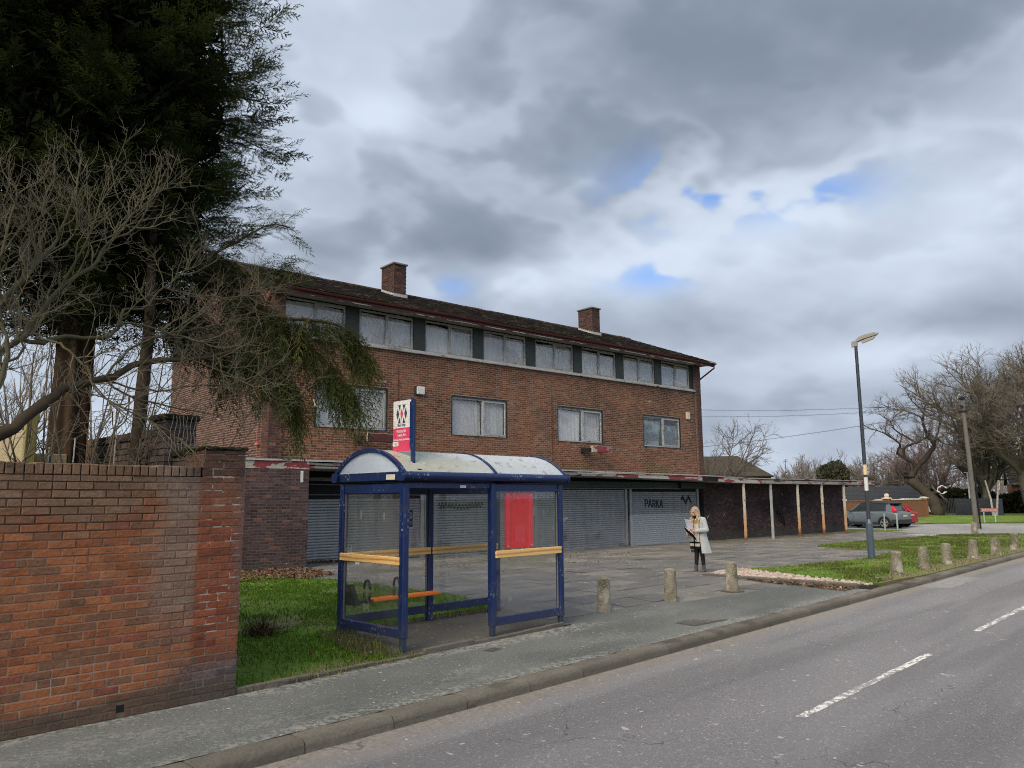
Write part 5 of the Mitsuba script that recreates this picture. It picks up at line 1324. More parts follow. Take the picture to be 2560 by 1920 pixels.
mat('mat_bollard', c_bollard, .95, .1)
def bollard(x, y, z0, h, r, seed, label, group, tx=0., ty=0., flare=0., M0=None):
    prof = [(r * (1.08 + flare), -.12), (r * (1.06 + flare), 0), (r * (1.03 + flare * .35), h * .15), (r, h * .35), (r * .95, h * .7), (r * .91, h - .035), (r * .89, h - .022), (r * .85, h - .018), (r * .8, h - .008), (r * .45, h + .012), (.001, h + .018)]
    m = MB().lathe([(a, b) for a, b in prof for _ in (0,)], 0, 0, 0, 26)
    v, f = m.mesh(); t = trimesh.Trimesh(v, f, process=False).subdivide(); v = np.array(t.vertices)
    nz = meshkit.fbm(v * 9 + seed * 3.1, 4, seed) - .5
    d = v.copy(); d[:, 2] = 0; L = np.linalg.norm(d, axis=1, keepdims=True); d = d / np.maximum(L, 1e-6)
    v = v + d * nz[:, None] * .03; v[:, 2] += (meshkit.noise(v * 22, seed) - .5) * .008 * (v[:, 2] > .1)
    return put('bollard', (v, t.faces), 'mat_bollard', M=T().translate([x, y, z0]).rotate([1, 0, 0], tx).rotate([0, 1, 0], ty), smooth=40, label=label, cat='bollard', group=group)


G1, G2 = 'concrete bollards on the pavement edge', 'concrete bollards along the grass verge'
bollard(11.06, 8.41, 0, .58, .118, 1, 'stained concrete bollard nearest the bus shelter, pale patch at its foot', G1, ty=1)
bollard(13.00, 8.28, 0, .60, .120, 2, 'mossy concrete bollard, middle of the three on the paving', G1, ty=-1)
bollard(15.12, 8.13, 0, .60, .120, 3, 'lichened concrete bollard by the woman, on a cracked mortar base', G1)
bl_l = ['leaning pale concrete bollard, first on the grass from the left', 'dark grey concrete bollard, second on the grass', 'reddish concrete bollard, third on the grass', 'concrete bollard with a wide mortar foot, fourth on the grass', 'pale concrete bollard with a white chip, fifth on the grass', 'concrete bollard, sixth on the grass near the right edge']
for i, (x, y) in enumerate(((20.6, 6.62), (22.7, 6.6), (24.86, 6.6), (27.37, 6.52), (29.5, 6.36), (32.73, 6.46))):
    bollard(x, y, float(zverge(x, y)) - .01, .58, .135, 10 + i, bl_l[i], G2, tx=(4, 1, 0, 1, 0, 2)[i], ty=(-4, 2, 0, -1, 0, -2)[i], flare=(.18, .02, .05, .5, .12, .1)[i])
bollard(35.6, 6.42, .02, .56, .14, 17, 'concrete bollard cut by the right edge of the picture', G2)
bollard(45.2, 10.59, 0, .57, .145, 18, 'lone mossy bollard in front of the telegraph pole', G2)
put('mortar_base', (lambda t: (np.array(t.vertices) + (meshkit.noise(np.array(t.vertices) * 14, 2)[:, None] - .5) * [.05, .05, .006], t.faces))(trimesh.creation.cylinder(.24, .03, sections=24).subdivide()), 'mat_kerb', M=T().translate([15.12, 8.13, .012]), label='cracked pinkish mortar base round the third bollard', cat='mortar base')

# ------------------------------------------------------------------ street lamp
mat('mat_lamp', lambda p, n, uv: mix((.030, .038, .052), (.050, .060, .078), fbm(mi.Float(p.x) * 4, mi.Float(p.y) * 4, mi.Float(p.z) * 1.5, 3)), .35, .5)
mat('mat_lampbase', lambda p, n, uv: mix((.055, .085, .125), (.08, .115, .16), fbm(mi.Float(p.x) * 6, mi.Float(p.y) * 6, mi.Float(p.z) * 3, 3)), .4, .5)
mat('mat_lampgrey', (.30, .30, .29), .5, .4)
mat('mat_lens', (.50, .49, .44), .3, .5)
mat('mat_sticker', (.72, .60, .36), .5, .3)
LP = thing('street_lamp', 'tall slate-blue street lamp with a grey lantern standing on the verge', 'street lamp')
lx, ly = 25.6, 8.93
put('base_column', MB().lathe([(.112, -.2), (.112, 1.08), (.104, 1.12), (.066, 1.22), (.060, 1.24)], lx, ly, 0, 8), 'mat_lampbase', LP, smooth=30, label='wide slate-blue lower column')
put('pole', MB().lathe([(.060, 1.2), (.058, 3.5), (.050, 6.78), (.0, 6.80)], lx, ly, 0, 16), 'mat_lamp', LP, smooth=40)
put('door', MB().box(lx - .116, lx - .108, ly - .05, ly + .05, .45, .95, b=.002), 'mat_lampbase', LP)
for z0, z1, mm in ((2.63, 2.95, 'mat_sticker'), (2.13, 2.55, 'mat_plastic_white')):
    a = np.linspace(math.pi * .75, math.pi * 1.75, 10); v = np.array([[lx + .0605 * math.cos(t), ly + .0605 * math.sin(t), z] for z in (z0, z1) for t in a])
    put('sticker', (v, np.array([[i, i + 1, 10 + i + 1, 10 + i] for i in range(9)])), mm, LP, smooth=40)
def hull(pts, sub=0):
    h = trimesh.convex.convex_hull(np.asarray(pts, float)); return np.array(h.vertices), np.array(h.faces)
ld = np.array([.25, -.97, 0]); ln = np.array([.97, .25, 0])
def lpt(u, v, z): return np.array([lx, ly, 0]) + ld * u + ln * v + [0, 0, z]
put('lantern', hull([lpt(u, s * w, z) for u, w, z in ((.02, .085, 6.93), (.02, .08, 7.02), (.22, .12, 7.13), (.55, .11, 7.19), (.70, .04, 7.17), (.22, .12, 7.00), (.64, .09, 7.11)) for s in (-1, 1)]), 'mat_lampgrey', LP, smooth=30, label='weathered grey lantern housing')
put('lantern_neck', hull([lpt(u, s * w, z) for u, w, z in ((-.13, .05, 6.78), (-.13, .05, 6.95), (.06, .06, 6.80), (.06, .075, 7.0)) for s in (-1, 1)]), 'mat_lampgrey', LP)
put('lantern_bowl', hull([lpt(u, s * w, z) for u, w, z in ((.16, .085, 6.955), (.60, .08, 7.075), (.20, .06, 6.88), (.54, .055, 6.99)) for s in (-1, 1)]), 'mat_lens', LP, smooth=30)
put('photocell', MB().lathe([(.03, 0), (.03, .05), (.015, .065), (0, .066)], *lpt(.12, 0, 7.03)[:2], 7.05, 10), 'mat_lampgrey', LP)

# ------------------------------------------------------------------ telegraph pole and cables
mat('mat_wood', lambda p, n, uv: mix((.12, .115, .105), (.20, .195, .18), fbm(mi.Float(p.x) * 14, mi.Float(p.y) * 14, mi.Float(p.z) * .7, 4)), .95, .1)
TP = thing('telegraph_pole', 'weathered wooden telegraph pole beside the side road', 'telegraph pole')
tx, ty = 52.6, 12.2
put('pole', MB().tube([(tx, ty, -.3), (tx - .05, ty + .05, 4), (tx - .1, ty + .12, 7.75)], [.145, .125, .10], 14), 'mat_wood', TP, smooth=40)
put('cap', MB().lathe([(.17, 0), (.17, .10), (.09, .2), (0, .21)], tx - .1, ty + .12, 7.72, 12), 'mat_dark', TP)
put('cable_guard', MB().tube([(tx + .05, ty - .19, 0), (tx + .0, ty - .15, 4.1)], .05, 8), 'mat_dark', TP, label='dark steel cable cover up the right side')
put('crosspiece', MB().box(tx - .4, tx + .2, ty + .05, ty + .19, 7.25, 7.35).box(tx - .22, tx + .08, ty - .1, ty + .34, 6.95, 7.05), 'mat_dark', TP)
mat('mat_cable', (.03, .03, .035), .6, .3)
def cable(a, b, sag, r, label):
    u = np.linspace(0, 1, 24)[:, None]; a, b = np.array(a, float), np.array(b, float)
    p = a + (b - a) * u; p[:, 2] -= sag * 4 * (u * (1 - u))[:, 0]
    put('overhead_cable', MB().tube(p, r, 4, cap=False), 'mat_cable', label=label, cat='cable')
cable((tx - .1, ty + .15, 7.6), (44, 56, 13.6), 1.7, .011, 'uppermost thin cable crossing the sky from the telegraph pole to the left')
cable((tx - .1, ty + .15, 7.4), (44, 56, 12.6), 1.7, .011, 'second thin cable crossing the sky from the telegraph pole to the left')
cable((tx - .1, ty + .15, 7.2), (40, 44, 4.9), .8, .013, 'thin cable sloping down behind the colonnade roof')
cable((tx - .1, ty + .1, 7.55), (75, 0, 8.4), .5, .014, 'thin pale cable leaving the telegraph pole to the right')

# ------------------------------------------------------------------ street name sign
mat('mat_signbrown', (.30, .075, .045), .5, .4)
mat('mat_signpost', (.36, .44, .44), .5, .4)
NS = thing('street_name_sign', 'low brown street name sign reading KEATS ROAD on two pale legs', 'street sign')
a_ = math.degrees(math.atan2(13.75 - 14.45, 64.4 - 64.0)); NM = T().translate([64.0, 14.5, 0]).rotate([0, 0, 1], a_)
W_ = 1.12
for x in (.2, .92): put('leg', MB().box(x - .035, x + .035, .02, .07, 0, .8, b=.006), 'mat_signpost', NS, M=NM)
put('plate', MB().box(0, W_, -.012, .018, .78, 1.04, b=.004), 'mat_signbrown', NS, M=NM)
put('border', MB().prism(sbox(.01, .79, W_ - .01, 1.03).difference(sbox(.016, .796, W_ - .016, 1.024)), -.0155, -.0125, axis=1), 'mat_plastic_white', NS, M=NM)
tm = meshkit.text_mesh('KEATS ROAD', .115, .003); tm.apply_scale([min(1, .98 / tm.extents[0]), 1, 1])
put('lettering', tm, 'mat_plastic_white', NS, M=NM @ T().translate([(W_ - tm.extents[0]) / 2, -.0125, .853]).rotate([1, 0, 0], 90))
# second shelter far along the road
K2, M2 = shelter('bus_shelter', (65.4, 10.55), -6, 'second blue bus shelter far off at the right edge of the picture', poster=False)
put('bus_stop_sign', MB().box(66.0, 66.05, 11.62, 11.67, 2.3, 3.35), 'mat_blue', label='far bus stop flag edge-on above the second shelter', cat='bus stop sign')
put('plate', MB().box(66.05, 66.4, 11.635, 11.655, 2.95, 3.32), 'mat_flagwhite', 'bus_stop_sign_001'); put('red_field', MB().box(66.05, 66.4, 11.634, 11.656, 2.6, 2.95), 'mat_flagred', 'bus_stop_sign_001')
put('poster', MB().box(.05, .7, -.02, .0, 1.5, 1.95), 'mat_plastic_white', K2, M=M2)
# two short pale posts by the parked cars
for x, y, l in ((47.2, 15.6, 'left of the two short pale posts in front of the grey car'), (48.4, 15.3, 'right of the two short pale posts in front of the grey car')):
    put('marker_post', MB().box(x - .035, x + .035, y - .035, y + .035, -.1, .95, b=.01), 'mat_signpost', label=l, cat='post')

# ------------------------------------------------------------------ cars
mat('mat_carglass', (.02, .025, .028), .08, .6)
mat('mat_tyre', (.016, .016, .017), .8, .2)
mat('mat_rim', (.45, .46, .47), .3, .5, .6)
mat('mat_cartrim', (.025, .026, .028), .5, .4)
mat('mat_greycar', (.15, .185, .215), .32, .5, .25, clearcoat=.8, clearcoat_gloss=.9)
mat('mat_redcar', (.33, .012, .035), .3, .5, .1, clearcoat=.8, clearcoat_gloss=.9)
mat('mat_taillight', (.62, .02, .05), .2, .5)
mat('mat_plate', (.62, .50, .14), .5, .4)
mat('mat_whitevan', (.70, .72, .74), .35, .5)


def car(name, label, M, paint, L=4.42, H=1.62, hatch=True, cat='car'):
    """x forward from the rear bumper, y left"""
    K = thing(name, label, cat)
    P = lambda n, m, mm, parent=K, **k: put(n, m, mm, parent, M=M, **k)
    # body sections along x: (x, half-width, z sill, z shoulder)
    secs = [(0.0, .62, .48, .86), (.06, .80, .36, .98), (.35, .90, .30, 1.04), (.9, .925, .26, 1.05), (2.2, .93, .25, 1.03), (3.2, .925, .26, 1.0), (3.8, .90, .30, .95), (4.2, .80, .34, .84), (L - .04, .66, .42, .72), (L, .5, .5, .62)]
    rg = []
    for x, w, zs, zh in secs:
        ring = [(w * .80, zs), (w * .97, zs + .08), (w, zs + .25), (w * 1.0, (zs + zh) / 2 + .05), (w * .985, zh - .08), (w * .93, zh), (w * .5, zh + .03), (0, zh + .035)]
        ring = ring + [(-a, b) for a, b in ring[-2::-1]]
        rg.append([[x, a, b] for a, b in ring])
    n = len(rg[0]); v = np.array(rg).reshape(-1, 3); k = len(secs)
    f = [[i * n + j, i * n + (j + 1) % n, (i + 1) * n + (j + 1) % n, (i + 1) * n + j] for i in range(k - 1) for j in range(n)]
    v = np.vstack([v, [[secs[0][0], 0, .65], [secs[-1][0], 0, .56]]]); m = MB().add(v, f)
    m.add(v, [[j, len(v) - 2, (j + 1) % n] for j in range(n)] + [[(k - 1) * n + j, (k - 1) * n + (j + 1) % n, len(v) - 1] for j in range(n)])
    P('body', m, paint, smooth=50)
    # cabin: glass house with a painted roof
    def cab(zf, inset):
        return [(.30 if hatch else .8, .80 - inset, 1.0), (.62 if hatch else 1.35, .70 - inset, H - .10), (1.0, .66 - inset, H - .02), (2.1, .66 - inset, H), (2.55, .66 - inset, H - .05), (3.25, .80 - inset, 1.0)]
    c = cab(0, 0)
    P('glasshouse', hull([[x, s * w, z - (.05 if z > 1.2 else 0)] for x, w, z in c for s in (-1, 1)]), 'mat_carglass', smooth=30)
    P('roof', hull([[x, s * (w + .006), z + d] for x, w, z in c[1:5] for s in (-1, 1) for d in (-.055, .0)]), 'mat_cartrim' if hatch else paint, smooth=30, label='dark roof' if hatch else None)
    for s in (-1, 1):
        lo, hi = .80, .66
        def pil(x0, x1, x2, x3, mm, nm):   # x at the bottom (x0..x1) and at the top (x2..x3)
            y0, y1 = s * (lo + .012), s * (hi + .025)
            q = [[x0, y0, 1.0], [x1, y0, 1.0], [x3, y1, H - .08], [x2, y1, H - .08]]; q2 = [[a, b - s * .03, c_] for a, b, c_ in q]
            P(nm, hull(q + q2), mm)
        pil(.28, .80, .60, .78, paint, 'rear_pillar'); pil(1.72, 1.82, 1.70, 1.80, 'mat_cartrim', 'door_pillar'); pil(3.15, 3.25, 2.44, 2.52, paint, 'front_pillar')
        # sills, arches, wheels, lamps
        P('sill_trim', MB().box(.3, 4.1, s * .915 - .02, s * .915 + .02, .22, .36, b=.01), 'mat_cartrim')
        for wx in (.86, 3.55):
            a = np.linspace(-.15, math.pi + .15, 18); q = [(wx + .42 * math.cos(t), .34 + .42 * math.sin(t)) for t in a] + [(wx + .33 * math.cos(t), .34 + .33 * math.sin(t)) for t in a[::-1]]
            P('wheel_arch', MB().prism(Polygon(q).buffer(0), s * .92 - .03, s * .92 + .025, axis=1), 'mat_cartrim')
            W = P('wheel', MB().lathe([(.20, -.11), (.31, -.11), (.34, -.08), (.34, .08), (.31, .11), (.20, .11)], 0, 0, 0, 28) if False else 0 or (lambda mm_: (np.stack([mm_[0][:, 0] + wx, mm_[0][:, 2] + s * .83, mm_[0][:, 1] + .34], 1), mm_[1]))(MB().lathe([(.05, -.10), (.31, -.11), (.34, -.08), (.34, .08), (.31, .11), (.05, .09)], 0, 0, 0, 28).mesh()), 'mat_tyre', smooth=40)
            sp = MB()
            ya, yb = (s * .925, s * .945) if s > 0 else (s * .945, s * .925)
            for j in range(5):
                t = j * 2 * math.pi / 5 + .3
                for d in (-.09, .09):
                    q = [(wx + r * math.cos(t + d * e) - .016 * math.sin(t) * g, .34 + r * math.sin(t + d * e) + .016 * math.cos(t) * g) for r, e, g in ((.05, .5, -1), (.245, 1.6, -1), (.245, 1.6, 1), (.05, .5, 1))]
                    sp.prism(Polygon(q).buffer(0).buffer(.006), ya, yb, axis=1)
            sp.prism(Point(wx, .34).buffer(.25).difference(Point(wx, .34).buffer(.225)), ya, yb, axis=1).prism(Point(wx, .34).buffer(.05), ya, yb, axis=1)
            put('rim', sp, 'mat_rim', W, M=M)
        if hatch:
            P('tail_light', hull([[.30, s * .80, 1.40], [.40, s * .82, 1.40], [.24, s * .885, 1.14], [.12, s * .87, 1.10], [.34, s * .91, 1.10], [.30, s * .79, 1.12], [.10, s * .80, 1.0], [.08, s * .76, 1.06], [.30, s * .915, 1.0]]), 'mat_taillight', label='boomerang-shaped red tail light')
        else:
            P('tail_light', hull([[.03, s * .5, .92], [.03, s * .78, .92], [.22, s * .9, .95], [.03, s * .5, .78], [.03, s * .78, .78], [.22, s * .91, .8]]), 'mat_taillight')
        P('mirror', hull([[2.95, s * .95, 1.0], [3.12, s * .95, 1.02], [2.95, s * 1.1, 1.02], [3.1, s * 1.08, 1.04], [2.95, s * 1.08, 1.14], [3.08, s * .98, 1.13]]), 'mat_cartrim', smooth=30)
        P('door_handle', MB().box(1.5, 1.68, s * .93 - .012, s * .93 + .012, .87, .90).box(2.45, 2.62, s * .93 - .012, s * .93 + .012, .87, .90), paint)
        P('door_line', MB().box(1.78, 1.79, s * .932 - .004, s * .932 + .004, .4, 1.0).box(2.86, 2.87, s * .932 - .004, s * .932 + .004, .4, 1.0), 'mat_cartrim')
    P('rear_bumper', hull([[x, y, z] for x, w in ((-.03, .66), (.12, .86), (.4, .915)) for y in (-w, w) for z in (.30, .56)]), 'mat_cartrim' if hatch else paint, smooth=30)
    P('number_plate', MB().box(-.012, .005, -.26, .26, .72, .83, b=.002), 'mat_plate', label='yellow rear number plate')
    P('rear_window', hull([[.30, -.62, 1.08], [.30, .62, 1.08], [.56, -.55, H - .17], [.56, .55, H - .17], [.34, -.62, 1.08], [.6, .55, H - .17]]), 'mat_carglass') if hatch else None
    P('spoiler', hull([[.42, s * .6, H - .07] for s in (-1, 1)] + [[.75, s * .62, H - .02] for s in (-1, 1)] + [[.75, s * .62, H - .09] for s in (-1, 1)] + [[.45, s * .6, H - .12] for s in (-1, 1)]), 'mat_cartrim') if hatch else None
    return K


ca = 80.
CM = T().translate([51.30, 15.71, -.03]).rotate([0, 0, 1], ca)
car('parked_car', 'grey-blue sport utility car with red boomerang tail light, parked behind the colonnade', CM, 'mat_greycar')
car('parked_car', 'red saloon car almost hidden behind the grey car', T().translate([53.9, 16.1, -.03]).rotate([0, 0, 1], ca), 'mat_redcar', H=1.45, hatch=False)
# ------------------------------------------------------------------ the woman with the papers
def ball(p, r, n=10):
    return np.asarray(p, float) + r * SPH[n]


SPH = {n: np.array(trimesh.creation.icosphere(subdivisions=1).vertices) for n in (10,)}


def limb(bones, edge=.02, it=6):
    """bones: (p0, r0, p1, r1) joined into one smooth surface"""
    tot = None
    for p0, r0, p1, r1 in bones:
        h = m3.Manifold.hull_points(np.vstack([ball(p0, r0), ball(p1, r1)]).tolist()) if hasattr(m3.Manifold, 'hull_points') else None
        tot = h if tot is None else tot + h
    tot = tot.refine_to_length(edge)
    v, f, _ = meshkit.arrays(tot)
    t = trimesh.Trimesh(v, f); trimesh.smoothing.filter_taubin(t, iterations=it)
    return np.array(t.vertices), np.array(t.faces)


PM = T().translate([18.12, 10.62, 0]).rotate([0, 0, 1], 168.5)
PW = thing('person', 'person in a pale grey coat and checked scarf reading papers on the forecourt', 'person')
mat('mat_skin', (.55, .31, .23), .6, .3)
scene['mat_body'] = {'type': 'twosided', 'bsdf': {'type': 'principled', 'base_color': VC, 'roughness': .65, 'specular': .3}}
mat('mat_coat', lambda p, n, uv: mix((.42, .46, .47), (.50, .54, .55), fbm(mi.Float(p.x) * 30, mi.Float(p.y) * 30, mi.Float(p.z) * 14, 3)), .95, .1, sheen=.4)
mat('mat_hair', lambda p, n, uv: mix((.24, .17, .10), (.52, .42, .29), smoothstep(.3, .7, fbm(mi.Float(p.x) * 70, mi.Float(p.y) * 70, mi.Float(p.z) * 6, 3))), .5, .5)
mat('mat_boots', (.10, .095, .10), .9, .2)
mat('mat_blackcloth', (.012, .012, .014), .9, .2)
mat('mat_paper', (.74, .75, .84), .8, .2)
# continuous body: x forward, y left, z up
hip, kneeL, kneeR, ankL, ankR = 0.86, (.0, .085, .48), (.02, -.085, .48), (-.02, .10, .10), (.05, -.10, .10)
neck, head = (.085, 0, 1.43), (.155, .0, 1.57)
shL, shR = (.02, .175, 1.37), (.03, -.175, 1.37)
elL, elR = (.02, .27, 1.12), (.06, -.25, 1.12)
haL, haR = (.27, .13, 1.10), (.31, -.10, 1.00)
B = [((0, 0, .95), .135, (.01, 0, 1.12), .115), ((.01, 0, 1.12), .115, (.03, 0, 1.32), .125), ((.03, .09, 1.33), .09, (.03, -.09, 1.33), .09), ((.03, .0, 1.36), .08, neck, .052), (neck, .05, (.13, 0, 1.51), .055),
     ((0, .07, .92), .105, (0, .08, .80), .098), ((0, .08, .80), .095, kneeL, .06), (kneeL, .058, (-.015, .09, .34), .056), ((-.015, .09, .34), .054, ankL, .036),
     ((0, -.07, .92), .105, (.01, -.08, .80), .098), ((.01, -.08, .80), .095, kneeR, .06), (kneeR, .058, (.03, -.09, .34), .056), ((.03, -.09, .34), .054, ankR, .036),
     (shL, .06, elL, .045), (elL, .043, haL, .030), (shR, .06, elR, .045), (elR, .043, haR, .030),
     # head: skull, jaw, nose, ears
     ((.135, 0, 1.585), .088, (.165, 0, 1.575), .085), ((.17, 0, 1.55), .066, (.205, 0, 1.50), .038), ((.238, 0, 1.545), .015, (.246, 0, 1.522), .017), ((.15, .082, 1.56), .02, (.15, .085, 1.535), .018), ((.15, -.082, 1.56), .02, (.15, -.085, 1.535), .018)]
v, f = limb(B, .013, 4)
col = np.where((v[:, 2:3] < 1.40) & (np.hypot(v[:, 0:1] - .28, v[:, 1:2] - .0) > .16), np.array([[.012, .012, .014]]), np.array([[.56, .31, .23]]))
face = (v[:, 0] > .2) & (v[:, 2] > 1.44)
lips = face & (np.abs(v[:, 1]) < .025) & (np.abs(v[:, 2] - 1.497) < .008); col[lips] = (.42, .12, .11)
eyes = face & (np.abs(np.abs(v[:, 1]) - .033) < .013) & (np.abs(v[:, 2] - 1.562) < .008); col[eyes] = (.07, .05, .04)
put('body', (v, f), 'mat_body', PW, M=PM, smooth=True, color=col)
# hands: palm, thumb and four bent fingers closed on the folder
def hand(name, w, d, side, up):
    d = np.array(d, float); d /= np.linalg.norm(d); s = np.array(side, float); s -= d * (s @ d); s /= np.linalg.norm(s); n = np.cross(d, s) * up; w = np.array(w, float)
    b = [(w, .024, w + d * .07 + s * .018, .016), (w, .024, w + d * .07 - s * .02, .016)]
    for k, (o, L) in enumerate(((.028, .066), (.010, .074), (-.008, .070), (-.026, .056))):
        p0 = w + d * .075 + s * o; p1 = p0 + d * L * .5 - n * .006; p2 = p1 + d * L * .28 - n * L * .42
        b += [(p0, .0095, p1, .0088), (p1, .0088, p2, .0075)]
    t0 = w + d * .025 + s * .026; t1 = t0 + s * .025 + d * .022 - n * .008; t2 = t1 + d * .03 - n * .018
    b += [(t0, .0125, t1, .0105), (t1, .0105, t2, .0085)]
    put(name, limb(b, .006, 3), 'mat_skin', PW, M=PM, smooth=True)
hand('hand', (.27, .13, 1.10), (.55, -.6, .12), (0, 0, 1), 1)
hand('hand', (.30, -.10, 1.0), (.5, .45, -.1), (0, 0, 1), -1)
# dress and boots
v, f = limb([((0, 0, .98), .148, (.01, 0, 1.15), .13), ((.0, .055, .90), .14, (.0, .07, .72), .128), ((.0, -.055, .90), .14, (.0, -.07, .72), .128), ((0, .07, .72), .125, (0, -.07, .72), .125), ((.01, 0, 1.15), .13, (.03, 0, 1.35), .13), (neck, .066, (.105, 0, 1.46), .066), ((.03, 0, 1.36), .1, neck, .07)], .03, 5)
put('dress', (v, f), 'mat_blackcloth', PW, M=PM, smooth=True, label='black high-necked dress')
for s, (ax, ay, az) in ((1, ankL), (-1, ankR)):
    v, f = limb([((ax, ay, .19), .052, (ax, ay, .09), .048), ((ax, ay, .09), .046, (ax + .05, ay, .05), .042), ((ax + .05, ay, .045), .04, (ax + .15, ay + .01 * s, .032), .034), ((ax - .03, ay, .07), .034, (ax - .035, ay, .02), .022)], .014, 3)
    v[:, 2] = np.maximum(v[:, 2], .004); put('boot', (v, f), 'mat_boots', PW, M=PM, smooth=True, label='grey heeled ankle boot')
# open knee-length coat: a flared shell round the back and sides, with sleeves
def shell(sections, a0, a1, n=40, th_=.012):
    V = []
    for (z, cx, rx, ry, o0, o1) in sections:
        for t in np.linspace(math.radians(o0), math.radians(o1), n):
            r = 1 + .035 * math.sin(9 * t + z * 3) * (1.25 - z)
            V.append([cx - rx * r * math.cos(t), ry * r * math.sin(t), z])
    V = np.array(V); k = len(sections)
    F_ = [[i * n + j, i * n + j + 1, (i + 1) * n + j + 1, (i + 1) * n + j] for i in range(k - 1) for j in range(n - 1)]
    t = trimesh.Trimesh(V, np.vstack([np.array(F_)[:, [0, 1, 2]], np.array(F_)[:, [0, 2, 3]]]), process=False)
    nrm = np.array(t.vertex_normals); v2 = np.vstack([V, V - nrm * th_]); m_ = len(V)
    E_ = [[i, i + 1] for i in range(n - 1)] + [[(k - 1) * n + i + 1, (k - 1) * n + i] for i in range(n - 1)] + [[(i + 1) * n, i * n] for i in range(k - 1)] + [[i * n + n - 1, (i + 1) * n + n - 1] for i in range(k - 1)]
    Fs = [[a, b, b + m_, a + m_] for a, b in E_]
    Q = np.array(F_ + [[d + m_, c_ + m_, b + m_, a + m_] for a, b, c_, d in F_] + Fs)
    return v2, Q
secs = [(1.425, .045, .07, .085, -140, 140), (1.41, .035, .10, .15, -138, 138), (1.37, .02, .13, .205, -132, 134), (1.28, .02, .155, .205, -128, 134), (1.12, .0, .165, .19, -128, 136), (.95, -.01, .19, .205, -128, 138), (.78, -.03, .215, .235, -128, 138), (.62, -.04, .245, .265, -128, 136), (.53, -.05, .26, .285, -130, 136)]
v, q = shell(secs, 0, 0); put('coat', (v, q), 'mat_coat', PW, M=PM, smooth=60, label='pale blue-grey knee-length coat hanging open')
for a, b, c_ in ((shL, elL, haL), (shR, elR, haR)):
    c2 = np.array(c_) * .86 + np.array(b) * .14
    put('sleeve', limb([(a, .082, b, .066), (b, .065, c2, .052), (np.array(a) * .6 + np.array([.03, 0, 1.36]) * .4, .085, a, .08)], .025, 4), 'mat_coat', PW, M=PM, smooth=True)
# collar lapels
for s in (-1, 1):
    put('lapel', hull([[.08, s * .09, 1.43], [.12, s * .13, 1.36], [.13, s * .16, 1.20], [.15, s * .10, 1.02], [.155, s * .085, 1.2], [.13, s * .06, 1.38], [.06, s * .12, 1.42]]), 'mat_coat', PW, M=PM, smooth=40)
# scarf: two hanging ends with dark bands, and a loop at the neck
def c_scarf(p, n, uv):
    z = mi.Float(p.z); x, y = mi.Float(p.x), mi.Float(p.y)
    a = x * .2 + y * -.98
    c = mix((.42, .37, .31), (.52, .48, .42), fbm(x * 30, y * 30, z * 30, 2))
    st_ = dr.abs(a * 22 - dr.floor(a * 22) - .5)
    c = mix(c, (.72, .69, .62), smoothstep(.30, .36, st_) * .9)
    c = mix(c, (.40, .22, .09), smoothstep(1.26, 1.29, z) * (1 - smoothstep(1.36, 1.40, z)) * .85)
    for lo, hi in ((.625, .70), (.775, .815)): c = mix(c, (.014, .013, .013), smoothstep(lo - .005, lo + .005, z) * (1 - smoothstep(hi - .005, hi + .005, z)))
    return c
mat('mat_scarf', c_scarf, .95, .1)
def strip(pts, w, th_=.016, wv=.01):
    pts = np.array(pts, float); n = len(pts); m = MB(); V = []
    for i, p_ in enumerate(pts):
        for e, d in ((-.5, 0), (0, wv), (.5, 0)):
            V += [[p_[0] + d * math.sin(i * 1.3) + th_, p_[1] + e * w, p_[2]], [p_[0] + d * math.sin(i * 1.3), p_[1] + e * w, p_[2]]]
    V = np.array(V); F_ = []
    for i in range(n - 1):
        a, b = 6 * i, 6 * i + 6
        F_ += [[a, a + 2, b + 2, b], [a + 2, a + 4, b + 4, b + 2], [a + 1, b + 1, b + 3, a + 3], [a + 3, b + 3, b + 5, a + 5], [a, b, b + 1, a + 1], [a + 4, a + 5, b + 5, b + 4]]
    F_ += [[0, 1, 3, 2], [2, 3, 5, 4], [6 * n - 6, 6 * n - 4, 6 * n - 3, 6 * n - 5], [6 * n - 4, 6 * n - 2, 6 * n - 1, 6 * n - 3]]
    return V, np.array(F_)
put('scarf', strip([(.10, .085, 1.44), (.155, .09, 1.36), (.17, .085, 1.2), (.17, .08, 1.05), (.165, .085, .9), (.16, .09, .78), (.155, .09, .64)], .15), 'mat_scarf', PW, M=PM, smooth=50, label='beige checked scarf end with black bands')
put('scarf', strip([(.10, -.085, 1.44), (.155, -.09, 1.36), (.165, -.09, 1.15), (.16, -.10, .95), (.155, -.105, .8), (.15, -.105, .62)], .13), 'mat_scarf', PW, M=PM, smooth=50)
t = np.linspace(-2.3, 2.3, 17); put('scarf_loop', MB().tube(np.stack([.07 - .075 * np.cos(t), .085 * np.sin(t), 1.435 + .012 * np.cos(t)], 1), .034, 8), 'mat_blackcloth', PW, M=PM, smooth=60)
